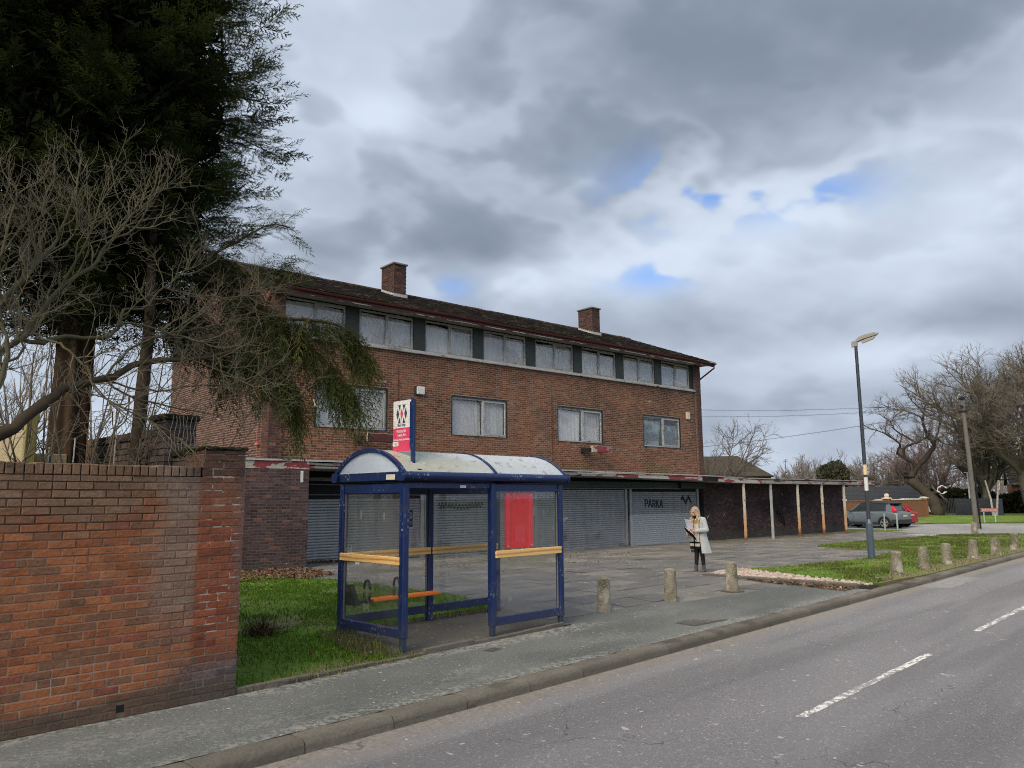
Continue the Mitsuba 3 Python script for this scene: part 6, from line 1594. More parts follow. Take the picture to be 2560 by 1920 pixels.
# shoulder-length fair hair falling forward
H_ = [((.115, 0, 1.625), .098, (.155, 0, 1.605), .09)]
for s in (-1, 1):
    H_ += [((.12, s * .06, 1.60), .055, (.125, s * .088, 1.50), .036), ((.125, s * .088, 1.50), .036, (.155, s * .095, 1.40), .03), ((.155, s * .095, 1.40), .03, (.185, s * .09, 1.335), .016), ((.07, s * .06, 1.58), .05, (.065, s * .09, 1.44), .038), ((.065, s * .09, 1.44), .038, (.08, s * .10, 1.355), .02), ((.215, s * .03, 1.625), .026, (.222, s * .06, 1.59), .018), ((.222, s * .06, 1.59), .018, (.185, s * .088, 1.50), .016)]
H_ += [((.06, 0, 1.60), .08, (.03, 0, 1.45), .06), ((.03, 0, 1.45), .06, (.03, 0, 1.36), .04)]
v, f = limb(H_, .012, 2); v += (meshkit.noise(v * [60, 60, 8], 3)[:, None] - .5) * .012
put('hair', (v, f), 'mat_hair', PW, M=PM, smooth=True, label='shoulder-length fair hair')
# what she holds
FO = PM @ T().translate([.345, .015, 1.03]).rotate([0, 0, 1], 90).rotate([0, 1, 0], 32).rotate([1, 0, 0], 52)
put('folder', MB().box(-.17, .17, -.013, .013, -.13, .13, b=.006), 'mat_blackcloth', M=FO, label='black document folder open in the hands of the woman', cat='folder')
put('document', MB().box(-.16, .165, .015, .022, -.135, .125), 'mat_paper', M=FO, label='lower white sheets tucked inside the black folder', cat='document')
put('document', MB().box(-.105, .105, -.002, .002, -.148, .148), 'mat_paper', M=PM @ T().translate([.36, -.005, 1.255]).rotate([0, 0, 1], 90).rotate([0, 1, 0], 12).rotate([1, 0, 0], 28), label='white sheet of paper held up above the folder', cat='document')
# ------------------------------------------------------------------ trees
def unit(v): v = np.asarray(v, float); return v / (np.linalg.norm(v, axis=-1, keepdims=True) + 1e-12)


def polyline(p, d, L, rg, wig, trop, n=5):
    pts = [np.array(p, float)]; d = unit(d)
    for i in range(n):
        d = unit(d + rg.normal(0, wig, 3) + np.array([0, 0, trop])); pts.append(pts[-1] + d * L / n)
    return np.array(pts), d


def branchlets(out, pts, rad, lev, rg, spec):
    """spawn side branches along a polyline; spec[lev] = (number per metre, length range, spread degrees, wiggle, upward pull, twig radius, points)"""
    if lev >= len(spec): return
    per, (l0, l1), spread, wig, trop, rt, npt = spec[lev]
    seg = np.linalg.norm(np.diff(pts, axis=0), axis=1); tot = seg.sum(); cum = np.concatenate([[0], np.cumsum(seg)])
    n = rg.poisson(per * tot) + (1 if lev > 0 else 0)
    for _ in range(n):
        u = (.12 + .88 * rg.random() ** .8) * tot; i = min(np.searchsorted(cum, u) - 1, len(seg) - 1); i = max(i, 0)
        w = (u - cum[i]) / (seg[i] + 1e-9); p = pts[i] + (pts[i + 1] - pts[i]) * w
        r0 = rad[i] + (rad[i + 1] - rad[i]) * w
        t = unit(pts[i + 1] - pts[i]); a = unit(np.cross(t, rg.normal(size=3))); sp = math.radians(rg.uniform(*spread))
        d = t * math.cos(sp) + a * math.sin(sp)
        L = rg.uniform(l0, l1) * (1.1 - .5 * u / tot)
        q, _ = polyline(p, d, L, rg, wig, trop, npt)
        rr = np.linspace(min(r0 * .75, rt * 2.2), rt * .55, len(q)); rr = np.maximum(rr, rt * .5)
        out[lev + 1].append((q, rr)); branchlets(out, q, rr, lev + 1, rg, spec)
    # the leading shoot runs on
    if lev > 0 or True:
        pass


def tree_mesh(out, sides, cols, rg, jit=.25):
    V, F_, C, n = [], [], [], 0
    for lev, ls in enumerate(out):
        if not ls: continue
        v, f = tubes(ls, sides[lev]); V.append(v); F_.append(f + n); n += len(v)
        c = np.array(cols[min(lev, len(cols) - 1)]) * (1 - jit / 2 + jit * meshkit.noise(v * 4, lev)[:, None]); C.append(c)
    return (np.vstack(V), np.vstack(F_)), np.vstack(C)


# --- the bare tree behind the wall: main limbs as they run, then shoots and twigs
LIMBS = {
 'A': [(1.55, 8.9, 2.3), (1.82, 8.9, 2.54), (2.09, 8.94, 2.69), (2.29, 8.99, 2.9), (2.46, 9.03, 3.06), (2.57, 9.08, 3.16), (2.97, 9.12, 3.3), (3.19, 9.17, 3.44), (3.52, 9.21, 3.59), (3.97, 9.26, 3.67), (4.34, 9.3, 3.78), (4.7, 9.3, 3.95)],
 'B': [(1.55, 8.9, 2.3), (1.62, 8.9, 3.2), (1.8, 8.9, 3.78), (2.0, 8.93, 4.14), (2.18, 8.96, 4.45), (2.29, 8.99, 4.61), (2.36, 9.01, 4.75), (2.43, 9.04, 5.01), (2.5, 9.07, 5.32), (2.54, 9.1, 5.59)],
 'C': [(1.6, 8.95, 2.6), (1.88, 9.0, 3.39), (2.11, 9.02, 3.62), (2.22, 9.04, 3.84), (2.4, 9.05, 4.16), (2.61, 9.07, 4.42), (2.77, 9.09, 4.57), (2.84, 9.11, 4.73), (2.97, 9.13, 4.96), (3.09, 9.15, 5.18), (3.25, 9.16, 5.38), (3.37, 9.18, 5.57), (3.51, 9.2, 5.72)],
 'D': [(2.11, 9.02, 3.62), (2.34, 9.1, 3.63), (2.55, 9.14, 3.72), (2.82, 9.17, 3.75), (2.97, 9.21, 3.8), (3.11, 9.25, 3.92), (3.18, 9.28, 4.15), (3.38, 9.32, 4.21), (3.5, 9.35, 4.34), (3.65, 9.39, 4.54), (3.84, 9.43, 4.71), (3.99, 9.46, 4.97), (4.18, 9.5, 5.23)],
 'E': [(2.2, 8.9, 3.62), (2.3, 8.6, 3.55), (2.37, 8.52, 3.5), (2.52, 8.44, 3.34), (2.6, 8.37, 3.21), (2.63, 8.29, 3.05), (2.86, 8.21, 2.9), (3.08, 8.13, 2.78), (3.33, 8.06, 2.63), (3.44, 7.98, 2.5), (3.51, 7.9, 2.4)],
 'F': [(2.96, 9.1, 3.3), (3.23, 9.13, 3.69), (3.6, 9.17, 3.91), (4.0, 9.2, 4.05), (4.29, 9.23, 4.15), (4.67, 9.27, 4.3), (5.35, 9.3, 4.47)],
 'G': [(3.1, 9.2, 3.91), (3.23, 9.17, 3.99), (3.59, 9.14, 3.94), (3.87, 9.11, 3.9), (4.15, 9.09, 3.81), (4.29, 9.06, 3.6), (4.58, 9.03, 3.63), (5.02, 9.0, 3.64)],
 'H': [(1.6, 8.8, 2.5), (1.89, 8.7, 3.09), (1.92, 8.71, 3.48), (1.85, 8.73, 3.74), (1.79, 8.74, 4.2), (1.82, 8.76, 4.48), (1.86, 8.77, 4.79), (1.9, 8.79, 5.06), (1.83, 8.8, 5.22)],
 'I': [(1.9, 8.8, 3.3), (2.06, 8.8, 3.58), (1.94, 8.83, 3.94), (2.05, 8.87, 4.35), (2.01, 8.9, 4.6), (2.16, 8.93, 4.82), (2.2, 8.97, 5.08), (2.28, 9.0, 5.39)],
 'J': [(3.0, 9.2, 3.31), (3.22, 9.14, 3.25), (3.53, 9.08, 3.22), (3.83, 9.02, 3.28), (4.14, 8.96, 3.35), (4.48, 8.9, 3.34)],
 'K': [(2.4, 9.05, 4.16), (2.62, 8.95, 4.75), (2.72, 8.9, 5.2), (2.78, 8.9, 5.6)],
 'N': [(2.97, 9.12, 3.3), (3.3, 9.0, 3.1), (3.7, 8.8, 3.0), (4.1, 8.7, 2.95)],
 'O': [(3.97, 9.26, 3.67), (4.4, 9.1, 3.5), (4.9, 9.0, 3.3), (5.2, 8.9, 3.25)],
 'Q': [(3.65, 9.39, 4.54), (4.1, 9.3, 4.5), (4.5, 9.2, 4.55), (4.95, 9.1, 4.75)],
 'R': [(3.0, 9.1, 4.96), (3.2, 9.0, 5.2), (3.3, 8.95, 5.6), (3.35, 8.95, 5.85)],
 'S': [(1.5, 8.9, 3.0), (1.35, 8.9, 3.8), (1.5, 8.9, 4.6), (1.6, 8.9, 5.1)]}
LR = {'A': (.075, .016), 'B': (.040, .008), 'C': (.034, .007), 'D': (.026, .007), 'E': (.015, .005), 'H': (.024, .007), 'F': (.015, .005), 'S': (.03, .008)}
rt = np.random.default_rng(2024)
BT = thing('bare_tree', 'leafless tree with greenish crooked branches reaching over the red brick wall', 'tree')
def smooth_line(p, n=3):
    p = np.array(p, float); t = np.arange(len(p)); u = np.linspace(0, len(p) - 1, (len(p) - 1) * n + 1)
    from scipy.interpolate import CubicSpline
    q = CubicSpline(t, p)(u); q[1:-1] += rt.normal(0, .008, q[1:-1].shape); return q
out = [[] for _ in range(5)]
for k, p in LIMBS.items():
    q = smooth_line(p); a, b = LR.get(k, (.013, .005)); r = np.linspace(a, b, len(q)) * (1 + .12 * rt.normal(size=len(q)).clip(-1, 1))
    put('limb', (lambda m_: m_)(tubes([(q, r)], 8)), 'mat_bark', BT, smooth=True, color=np.tile((.085, .066, .048) if k in 'AJN' else (.105, .098, .062), (len(q) * 8, 1)) * (.7 + .6 * meshkit.fbm(np.repeat(q, 8, 0) * 9, 3)[:, None]))
    branchlets(out, q, r, 0, rt, [(8.0, (.30, 1.05), (25, 65), .17, .14, .0038, 6), (10., (.12, .5), (25, 65), .19, .09, .0026, 4), (6.0, (.06, .2), (25, 60), .2, .07, .0020, 2)])
out[0] = []
(me, c) = tree_mesh(out, (8, 5, 4, 3, 3), ((.135, .125, .082), (.14, .128, .088), (.15, .138, .10), (.16, .145, .11), (.16, .145, .11)), rt)
put('branches', me, 'mat_bark', BT, color=c, kind='stuff', label='tangle of pale crooked twigs')
put('trunk', MB().tube([(1.5, 8.9, -.1), (1.52, 8.9, 1.2), (1.55, 8.9, 2.4)], [.15, .12, .10], 10), 'mat_bark', BT, color=np.tile((.085, .066, .048), (52, 1)))

# --- the big conifer
def plume_template(rg, nside=15, ws=1.):
    K = []
    def kite(a, b, w, nrm=(0, 0, 1)):
        a, b = np.array(a), np.array(b); t = unit(b - a); s = np.cross(t, nrm) * w * ws; m_ = a + (b - a) * .35
        K.append(np.array([a, m_ + s, b, m_ - s]))
    ax = lambda t: np.array([t, .03 * math.sin(t * 5), .08 * t * t])
    for i in range(4): kite(ax(i / 4), ax((i + 1.3) / 4), .012)
    for i in range(nside):
        t = .06 + .9 * i / nside; s = 1 if i % 2 else -1
        L = (.34 * (1 - t) + .10) * rg.uniform(.7, 1.2); an = math.radians(rg.uniform(28, 52)); z_ = rg.normal(0, .18)
        d = unit([math.cos(an), s * math.sin(an), z_]); a = ax(t); b = a + d * L
        kite(a, b, .016, unit([rg.normal(0, .4), rg.normal(0, .4), 1]))
        for j in range(5):
            u = .2 + .75 * j / 5; s2 = 1 if j % 2 else -1; a2 = a + d * L * u; an2 = math.radians(rg.uniform(25, 50)) * s2
            d2 = unit(np.array([d[0] * math.cos(an2) - d[1] * math.sin(an2), d[0] * math.sin(an2) + d[1] * math.cos(an2), d[2] + rg.normal(0, .25)]))
            kite(a2, a2 + d2 * L * rg.uniform(.22, .42), .014, unit([rg.normal(0, .6), rg.normal(0, .6), 1]))
    return np.array(K)      # (k, 4, 3)


PT = [plume_template(np.random.default_rng(i)) for i in range(5)]
PTF = [plume_template(np.random.default_rng(i + 20), 13, .62) for i in range(5)]
def plumes(P, D, S, tone, rg, droop=0., PT=None):
    PT = PT or globals()['PT']
    """P positions, D axis directions, S sizes, tone (N,3) -> mesh + colours"""
    V, C = [], []
    N = len(P); which = rg.integers(0, len(PT), N)
    up = unit(np.array([0, 0, 1.]) + rg.normal(0, .35, (N, 3))); D = unit(D); Y = unit(np.cross(up, D)); Z = np.cross(D, Y)
    for w in range(len(PT)):
        m_ = which == w
        if not m_.any(): continue
        t = PT[w].reshape(-1, 3)
        v = P[m_][:, None] + S[m_][:, None, None] * (t[None, :, :1] * D[m_][:, None] + t[None, :, 1:2] * Y[m_][:, None] + t[None, :, 2:] * Z[m_][:, None])
        v[..., 2] -= droop * S[m_][:, None] * t[None, :, 0] ** 2
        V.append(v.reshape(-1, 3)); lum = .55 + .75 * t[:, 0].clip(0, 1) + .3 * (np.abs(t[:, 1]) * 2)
        C.append((tone[m_][:, None] * lum[None, :, None]).reshape(-1, 3))
    V = np.vstack(V); i = np.arange(len(V) // 4)[:, None] * 4
    return (V, np.vstack([i + [0, 1, 2], i + [0, 2, 3]])), np.vstack(C)


CT = thing('conifer_tree', 'huge dark feathery conifer filling the upper left of the view', 'tree')
cx, cy = 3.27, 11.25
rc = np.random.default_rng(77)
tr = MB().tube([(3.27, 11.25, -.2), (3.27, 11.25, 1.2), (3.26, 11.25, 2.4), (3.27, 11.25, 3.6), (3.25, 11.25, 5.5), (3.25, 11.2, 9), (3.2, 11.2, 12.5)], [.30, .26, .215, .21, .18, .12, .03], 16)
v, f = tr.mesh(); tm = trimesh.Trimesh(v, f).subdivide().subdivide(); v = np.array(tm.vertices); ang = np.arctan2(v[:, 1] - cy, v[:, 0] - cx)
dirv = np.column_stack([np.cos(ang), np.sin(ang), 0 * ang]); ridge = .034 * np.sin(ang * 8 + v[:, 2] * .8 + 2 * meshkit.noise(np.column_stack([ang, v[:, 2] * .5, 0 * ang]), 2)) + .07 * (meshkit.fbm(np.column_stack([ang * 2, v[:, 2] * .7, 0 * ang]), 4, 3) - .5)
v += dirv * ridge[:, None]
put('trunk', (v, tm.faces), 'mat_bark', CT, smooth=True, color=np.array((.062, .043, .031)) * (.3 + 1.4 * meshkit.fbm(np.column_stack([ang * 7, v[:, 2] * 1.1, 0 * ang]), 4, 5))[:, None], label='fissured reddish-brown trunk')
limbs = []
CROWN = []
for i in range(165):
    z = rc.uniform(4.2, 12.2); a = rc.uniform(0, 2 * math.pi)
    R = float(np.interp(z, [4.2, 5.6, 6.3, 6.8, 7.3, 8, 9, 9.4, 10, 11, 12.3], [1.5, 1.75, 1.95, 2.4, 2.85, 2.75, 2.45, 2.15, 1.95, 1.6, .5])) * rc.uniform(.74, 1.06)
    ry = .62
    d = np.array([math.cos(a), math.sin(a) * ry, 0]); el = rc.uniform(.05, .55)
    n_ = 7; u = np.linspace(0, 1, n_)[:, None]
    q = np.array([cx, cy, z]) + d * R * u + np.array([0, 0, 1.]) * (R * el * u - .10 * R * u ** 2) + rc.normal(0, .03, (n_, 3)) * u
    limbs.append((q, np.linspace(.05 * (1.2 - z / 16), .008, n_))); CROWN.append((q, d))
v, f = tubes(limbs, 5)
put('limbs', (v, f), 'mat_bark', CT, color=np.tile((.05, .036, .026), (len(v), 1)), kind='stuff')
P, D, S, Tn = [], [], [], []
for q, d in CROWN:
    for _ in range(58):
        u = rc.random() ** .7; i = min(int(u * 6), 5); w = u * 6 - i; p = q[i] * (1 - w) + q[i + 1] * w + rc.normal(0, .16, 3)
        dd = d * rc.uniform(.5, 1.1) + np.array([rc.normal(0, .55), rc.normal(0, .45), rc.uniform(-.05, .6)])
        P.append(p); D.append(dd); S.append(rc.uniform(.28, .68))
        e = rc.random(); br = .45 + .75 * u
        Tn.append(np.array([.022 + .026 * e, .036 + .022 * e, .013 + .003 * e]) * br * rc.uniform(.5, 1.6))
P, D, S, Tn = map(np.array, (P, D, S, Tn))
me, c = plumes(P, D, S, Tn, rc, .1)
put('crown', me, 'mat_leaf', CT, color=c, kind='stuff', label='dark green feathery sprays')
# dense inside of the crown
N = 34000
q = rc.normal(size=(N, 3)); q = unit(q) * rc.random((N, 1)) ** .45
p = np.array([cx, cy, 8.2]) + q * np.array([1.8, 1.15, 3.9]); p = p[p[:, 2] > 4.6]; N = len(p)
a = unit(rc.normal(size=(N, 3))); b = unit(np.cross(a, rc.normal(size=(N, 3)))); s = rc.uniform(.06, .15, (N, 1))
v = np.stack([p - a * s, p + b * s * .28, p + a * s, p - b * s * .28], 1).reshape(-1, 3); i = np.arange(N)[:, None] * 4
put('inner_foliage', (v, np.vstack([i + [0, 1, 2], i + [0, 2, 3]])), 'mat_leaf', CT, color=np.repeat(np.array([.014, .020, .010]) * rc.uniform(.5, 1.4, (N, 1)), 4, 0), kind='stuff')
# long drooping boughs towards the shops
DROOP = [[(3.4, 11.1, 5.3), (4.43, 10.6, 5.4), (4.9, 10.45, 5.17), (5.34, 10.3, 4.81), (5.79, 10.15, 4.43), (6.25, 10.0, 4.11), (6.52, 9.85, 3.75), (6.78, 9.7, 3.46)],
         [(4.9, 10.45, 5.0), (5.17, 10.2, 4.7), (5.63, 10.12, 4.62), (6.12, 10.04, 4.65), (6.6, 9.96, 4.6), (6.85, 9.88, 4.4), (6.98, 9.8, 4.1)],
         [(3.4, 11.1, 5.0), (4.65, 10.4, 5.05), (5.09, 10.3, 4.88), (5.43, 10.2, 4.39), (5.58, 10.1, 3.98), (5.73, 10.0, 3.63), (5.85, 9.9, 3.3)],
         [(3.4, 11.1, 4.8), (4.22, 10.6, 5.12), (4.65, 10.45, 5.42), (5.05, 10.3, 5.71), (5.33, 10.15, 5.95), (5.7, 10.0, 5.98)],
         [(3.4, 11.1, 4.6), (4.24, 10.6, 4.89), (4.67, 10.45, 5.12), (5.13, 10.3, 5.19), (5.49, 10.15, 5.29), (5.73, 10.0, 5.3)],
         [(3.4, 11.1, 4.5), (4.2, 10.6, 4.7), (4.7, 10.4, 4.5), (5.1, 10.2, 4.15), (5.35, 10.1, 3.8)],
         [(3.4, 11.1, 5.5), (4.3, 10.8, 5.6), (4.9, 10.6, 5.5), (5.3, 10.5, 5.1), (5.6, 10.4, 4.7)],
         [(3.4, 11.1, 4.5), (4.0, 10.6, 4.5), (4.5, 10.4, 4.3), (4.85, 10.3, 4.0), (5.05, 10.25, 3.7)]]
lm, P, D, S, Tn = [], [], [], [], []
for k, p in enumerate(DROOP):
    q = smooth_line(p, 4); lm.append((q, np.linspace(.045 if k < 3 else .03, .006, len(q))))
    nn = (250, 180, 200, 80, 110, 130, 160, 90)[k]
    for _ in range(nn):
        u = .25 + .75 * rc.random(); i = min(int(u * (len(q) - 1)), len(q) - 2); x = q[i] + (q[i + 1] - q[i]) * rc.random(); t = unit(q[i + 1] - q[i])
        hang = rc.uniform(.3, 1.3) if k not in (3, 4) else rc.uniform(-.4, .3)
        d = t * rc.uniform(.2, .9) + np.array([rc.normal(0, .35), rc.normal(0, .3), -hang])
        P.append(x + rc.normal(0, .06, 3)); D.append(d); S.append(rc.uniform(.28, .68) * (1 if k not in (3, 4) else .8)); e = rc.random()
        Tn.append(np.array([.050 + .045 * e, .072 + .025 * e, .026 + .008 * e]) * rc.uniform(.5, 1.4))
v, f = tubes(lm, 6); put('drooping_boughs', (v, f), 'mat_bark', CT, color=np.tile((.10, .07, .05), (len(v), 1)), kind='stuff')
me, c = plumes(*map(np.array, (P, D, S, Tn)), rc, .35, PTF)
put('drooping_foliage', me, 'mat_leaf', CT, color=c, kind='stuff', label='olive green foliage hanging in front of the shop block')
# second, thinner trunk beside it
C2 = thing('conifer_tree', 'slimmer conifer trunk standing right of the big trunk behind the wall', 'tree')
m = MB().tube([(3.66, 10.05, -.2), (3.70, 10.05, 2.4), (3.72, 10.05, 3.3), (3.78, 10.1, 4.2), (3.8, 10.3, 6.5)], [.10, .085, .08, .07, .03], 10)
v, f = m.mesh(); put('trunk', (v, f), 'mat_bark', C2, color=np.tile((.06, .048, .038), (len(v), 1)), smooth=50)
P, D, S, Tn = [], [], [], []
for _ in range(230):
    z = rc.uniform(4.0, 6.6); a = rc.uniform(0, 6.28); P.append([3.78 + .55 * math.cos(a) * rc.random(), 10.35 + .5 * math.sin(a) * rc.random(), z]); D.append([math.cos(a), math.sin(a), rc.uniform(-.5, .3)]); S.append(rc.uniform(.4, .7)); Tn.append(np.array([.022, .032, .014]) * rc.uniform(.5, 1.2))
me, c = plumes(*map(np.array, (P, D, S, Tn)), rc, .2); put('crown', me, 'mat_leaf', C2, color=c, kind='stuff')

# --- thicket of bare stems behind the garden
rk = np.random.default_rng(9); out = [[] for _ in range(4)]
for _ in range(95):
    x, y = rk.uniform(1.2, 7.5), rk.uniform(13.5, 22)
    if x > 3.4 + (y - 12) * .28: continue
    q, _d = polyline((x, y, .3), (rk.normal(0, .16), rk.normal(0, .16), 1), rk.uniform(3.0, 5.4), rk, .07, .02, 7); r = np.linspace(rk.uniform(.02, .05), .006, 8); out[0].append((q, r))
    branchlets(out, q, r, 0, rk, [(2.6, (.4, 1.3), (15, 45), .10, .1, .008, 5), (4.5, (.15, .5), (20, 50), .12, .08, .005, 3)])
me, c = tree_mesh(out, (6, 4, 3, 3), ((.26, .24, .205), (.25, .23, .20), (.24, .215, .19)), rk)
put('thicket', me, 'mat_bark', color=c, kind='stuff', label='thicket of pale leafless stems behind the garden fence', cat='bushes')
rk = np.random.default_rng(19); out = [[] for _ in range(4)]
for x, y in ((3.3, 9.7), (3.45, 9.9), (3.2, 10.2), (2.9, 9.8), (3.55, 9.6), (2.7, 10.1)):
    for _ in range(3):
        q, _d = polyline((x + rk.normal(0, .05), y, .5), (rk.normal(.1, .2), rk.normal(0, .1), 1), rk.uniform(2.6, 3.4), rk, .06, .0, 7); r = np.linspace(.022, .006, 8); out[0].append((q, r))
        branchlets(out, q, r, 0, rk, [(3.5, (.3, .9), (20, 60), .14, .05, .006, 5), (5, (.1, .35), (25, 60), .16, .0, .004, 3)])
me, c = tree_mesh(out, (6, 4, 3, 3), ((.15, .13, .10), (.16, .14, .11), (.17, .15, .12)), rk)
put('bare_shrub', me, 'mat_bark', color=c, label='bare arching shrub stems between the conifer trunks and the garden wall', cat='shrub')


# --- generic leafless tree
def bare_tree(name, label, x, y, h, R, seed, cols, group=None, lean=(0, 0), z0=0., trunk=.22, detail=1., rtw=.012, limbs_=6):
    rg = np.random.default_rng(seed); K = thing(name, label, 'tree', group)
    hb = h * rg.uniform(.20, .30)
    q, d = polyline((x, y, z0 - .3), (lean[0], lean[1], 1), hb + .3, rg, .05, .1, 5); r = np.linspace(trunk * 1.25, trunk * .8, 6)
    put('trunk', tubes([(q, r)], 10), 'mat_bark', K, smooth=True, color=np.tile(cols[0], (60, 1)) * (.7 + .6 * meshkit.noise(np.repeat(q, 10, 0) * 3 + np.tile(np.arange(10), 6)[:, None], 3))[:, None])
    out = [[] for _ in range(5)]
    for i in range(limbs_):
        a = i * 2 * math.pi / limbs_ + rg.normal(0, .3); sp = rg.uniform(.25, 1.0); L = math.hypot(h - hb, R * sp) * rg.uniform(.75, 1.0)
        dd = np.array([math.cos(a) * R * sp, math.sin(a) * R * sp, (h - hb) * (1.05 - .5 * sp)])
        b, _ = polyline(q[-1] - [0, 0, rg.uniform(0, hb * .25)], dd, L, rg, .13, .05, 8); rr = np.linspace(trunk * .6, rtw * 1.6, 9); out[0].append((b, rr))
        k = h / 12
        branchlets(out, b, rr, 0, rg, [(1.25 / k * detail, (1.4 * k, 4.2 * k), (25, 65), .13, .06, rtw * 2.2, 6), (1.7 / k * detail, (.7 * k, 2.0 * k), (25, 65), .14, .05, rtw * 1.3, 4), (2.4 / k * detail, (.3 * k, .9 * k), (25, 60), .16, .04, rtw * .6, 3)])
    me, c = tree_mesh(out, (6, 4, 3, 3, 3), cols, rg)
    put('branches', me, 'mat_bark', K, color=c, kind='stuff')
    return K


# --- the crooked old oak beyond the side road, limb by limb (u across, z up, seen square on)
def oak_pt(u, z, w=0.): return np.array([85.4, 23.1, 0]) + np.array([.261, -.965, 0]) * u + np.array([.965, .261, 0]) * w + [0, 0, z]
def zfp(L, w0, w1): return [oak_pt((a - 975) / 99, (1761 - b) / 99, w0 + (w1 - w0) * i / (len(L) - 1)) for i, (a, b) in enumerate(L)]
OK_ = thing('oak_tree', 'crooked old oak with a burr on its fork, standing left of the telegraph pole', 'tree')
OL = [([(975, 1790), (975, 1761), (955, 1650), (905, 1560), (835, 1480), (775, 1420), (762, 1370), (800, 1330)], 0, 0, .62, .36),
      ([(790, 1345), (840, 1270), (900, 1200), (975, 1100), (992, 1050), (955, 990), (935, 930), (915, 850), (925, 740), (950, 660), (990, 600)], 0, .8, .30, .05),
      ([(820, 1290), (800, 1240), (765, 1215), (725, 1190), (720, 1110), (760, 1070), (840, 1040), (920, 1000), (990, 950)], 0, -.8, .22, .05),
      ([(722, 1180), (665, 1115), (690, 1050), (600, 970), (530, 920), (430, 880), (370, 840)], -.3, -1.6, .13, .02),
      ([(840, 1040), (740, 970), (650, 890), (630, 840), (560, 760), (520, 700)], -.5, .8, .09, .02),
      ([(915, 850), (880, 770), (800, 720), (700, 690), (600, 650), (540, 610)], .5, 1.2, .10, .02),
      ([(925, 740), (870, 660), (820, 600), (790, 520), (770, 480)], .7, -.4, .08, .02),
      ([(945, 940), (1010, 1000), (1090, 1060), (1170, 1080), (1250, 1070)], .4, -1.5, .09, .02),
      ([(992, 1050), (1040, 930), (1060, 820), (1050, 700), (1040, 600)], .3, 2., .10, .02),
      ([(720, 1110), (690, 1040), (720, 960), (700, 880), (660, 800)], -.2, -2., .06, .02),
      ([(905, 1560), (930, 1450), (940, 1420)], .1, .1, .15, .1), ([(760, 1370), (720, 1330), (690, 1350)], 0, 0, .22, .15), ([(755, 1340), (745, 1270), (740, 1240)], 0, 0, .2, .14), ([(900, 1570), (960, 1540), (1010, 1530)], .2, .2, .25, .16)]
ro = np.random.default_rng(41); out = [[] for _ in range(5)]
for i, (p, w0, w1, a, b) in enumerate(OL):
    q = smooth_line(zfp(p, w0, w1), 3) + 0; q[1:-1] += ro.normal(0, .03, q[1:-1].shape); r = np.linspace(a, b, len(q)) * (1 + .1 * ro.normal(size=len(q)).clip(-1, 1))
    put('trunk' if i == 0 else 'limb', tubes([(q, r)], 10 if i < 3 else 7), 'mat_bark', OK_, smooth=True, color=np.tile((.072, .064, .05) if i == 0 else (.055, .047, .044), (len(q) * (10 if i < 3 else 7), 1)))
    if 1 <= i <= 9: branchlets(out, q[len(q) // 4:], r[len(q) // 4:], 0, ro, [(2.4, (.8, 2.8), (25, 70), .16, .05, .022, 6), (3.2, (.4, 1.4), (25, 65), .16, .04, .013, 4), (4.2, (.2, .7), (25, 60), .18, .03, .009, 3)])
bl = trimesh.creation.icosphere(subdivisions=3); v = np.array(bl.vertices); v *= (.30 + .5 * (meshkit.fbm(v * 2.3, 3, 4) - .4))[:, None]; put('burr', (v + oak_pt(-2.5, 4.1), bl.faces), 'mat_bark', OK_, color=np.tile((.045, .036, .03), (len(v), 1)), smooth=True, label='dark swollen burr at the fork')
me, c = tree_mesh(out, (6, 4, 3, 3, 3), ((.09, .075, .07), (.11, .09, .085), (.135, .112, .106), (.15, .125, .12)), ro)
put('branches', me, 'mat_bark', OK_, color=c, kind='stuff')
t = np.linspace(.5, 6.0, 22); m = MB()
q = np.array([oak_pt(.55 + .42 * math.cos(a_) + .05 * math.sin(7 * a_), 2.55 + .36 * math.sin(a_) + .04 * math.sin(5 * a_), -.6) for a_ in t]); m.tube(q, .055 + .03 * np.sin(t * 4), 6)
put('plastic_sheet', m, 'mat_plastic_white', label='torn white plastic sheet caught in a loop on the old oak', cat='plastic sheet')
TC = ((.12, .11, .085), (.14, .125, .10), (.165, .145, .12), (.19, .168, .145))
G3 = 'large leafless trees beyond the side road'
bare_tree('bare_tree', 'tall leafless tree right behind the telegraph pole', 89.5, 19.6, 14.5, 6.5, 3, TC, G3, trunk=.35, rtw=.016, limbs_=11, detail=1.5)
bare_tree('bare_tree', 'tallest leafless tree, at the right edge behind the second shelter', 87.5, 15.3, 16.5, 8., 4, TC, G3, trunk=.5, rtw=.017, limbs_=13, detail=1.55, lean=(.0, .15))
bare_tree('bare_tree', 'leafless tree leaning at the far right behind the second bus shelter', 92, 12.5, 16, 8., 5, TC, G3, trunk=.45, rtw=.017, limbs_=11, detail=1.45, lean=(0, .25))
bare_tree('bare_tree', 'low spreading leafless tree between the old oak and the tall trees', 96, 21.5, 9.5, 6., 6, TC, G3, trunk=.3, rtw=.016, limbs_=11, detail=1.4)
bare_tree('bare_tree', 'small leafless tree showing over the roof beside the right end of the shop block', 46.5, 26.4, 7.4, 4.0, 7, ((.15, .135, .115), (.15, .135, .12), (.16, .145, .13), (.17, .155, .14)), None, trunk=.11, rtw=.009, limbs_=9, detail=1.2)
HAZE_TC = ((.19, .165, .155), (.20, .175, .165), (.22, .195, .185), (.24, .21, .20))  # bark colours of the distant trees, with the haze of distance painted in
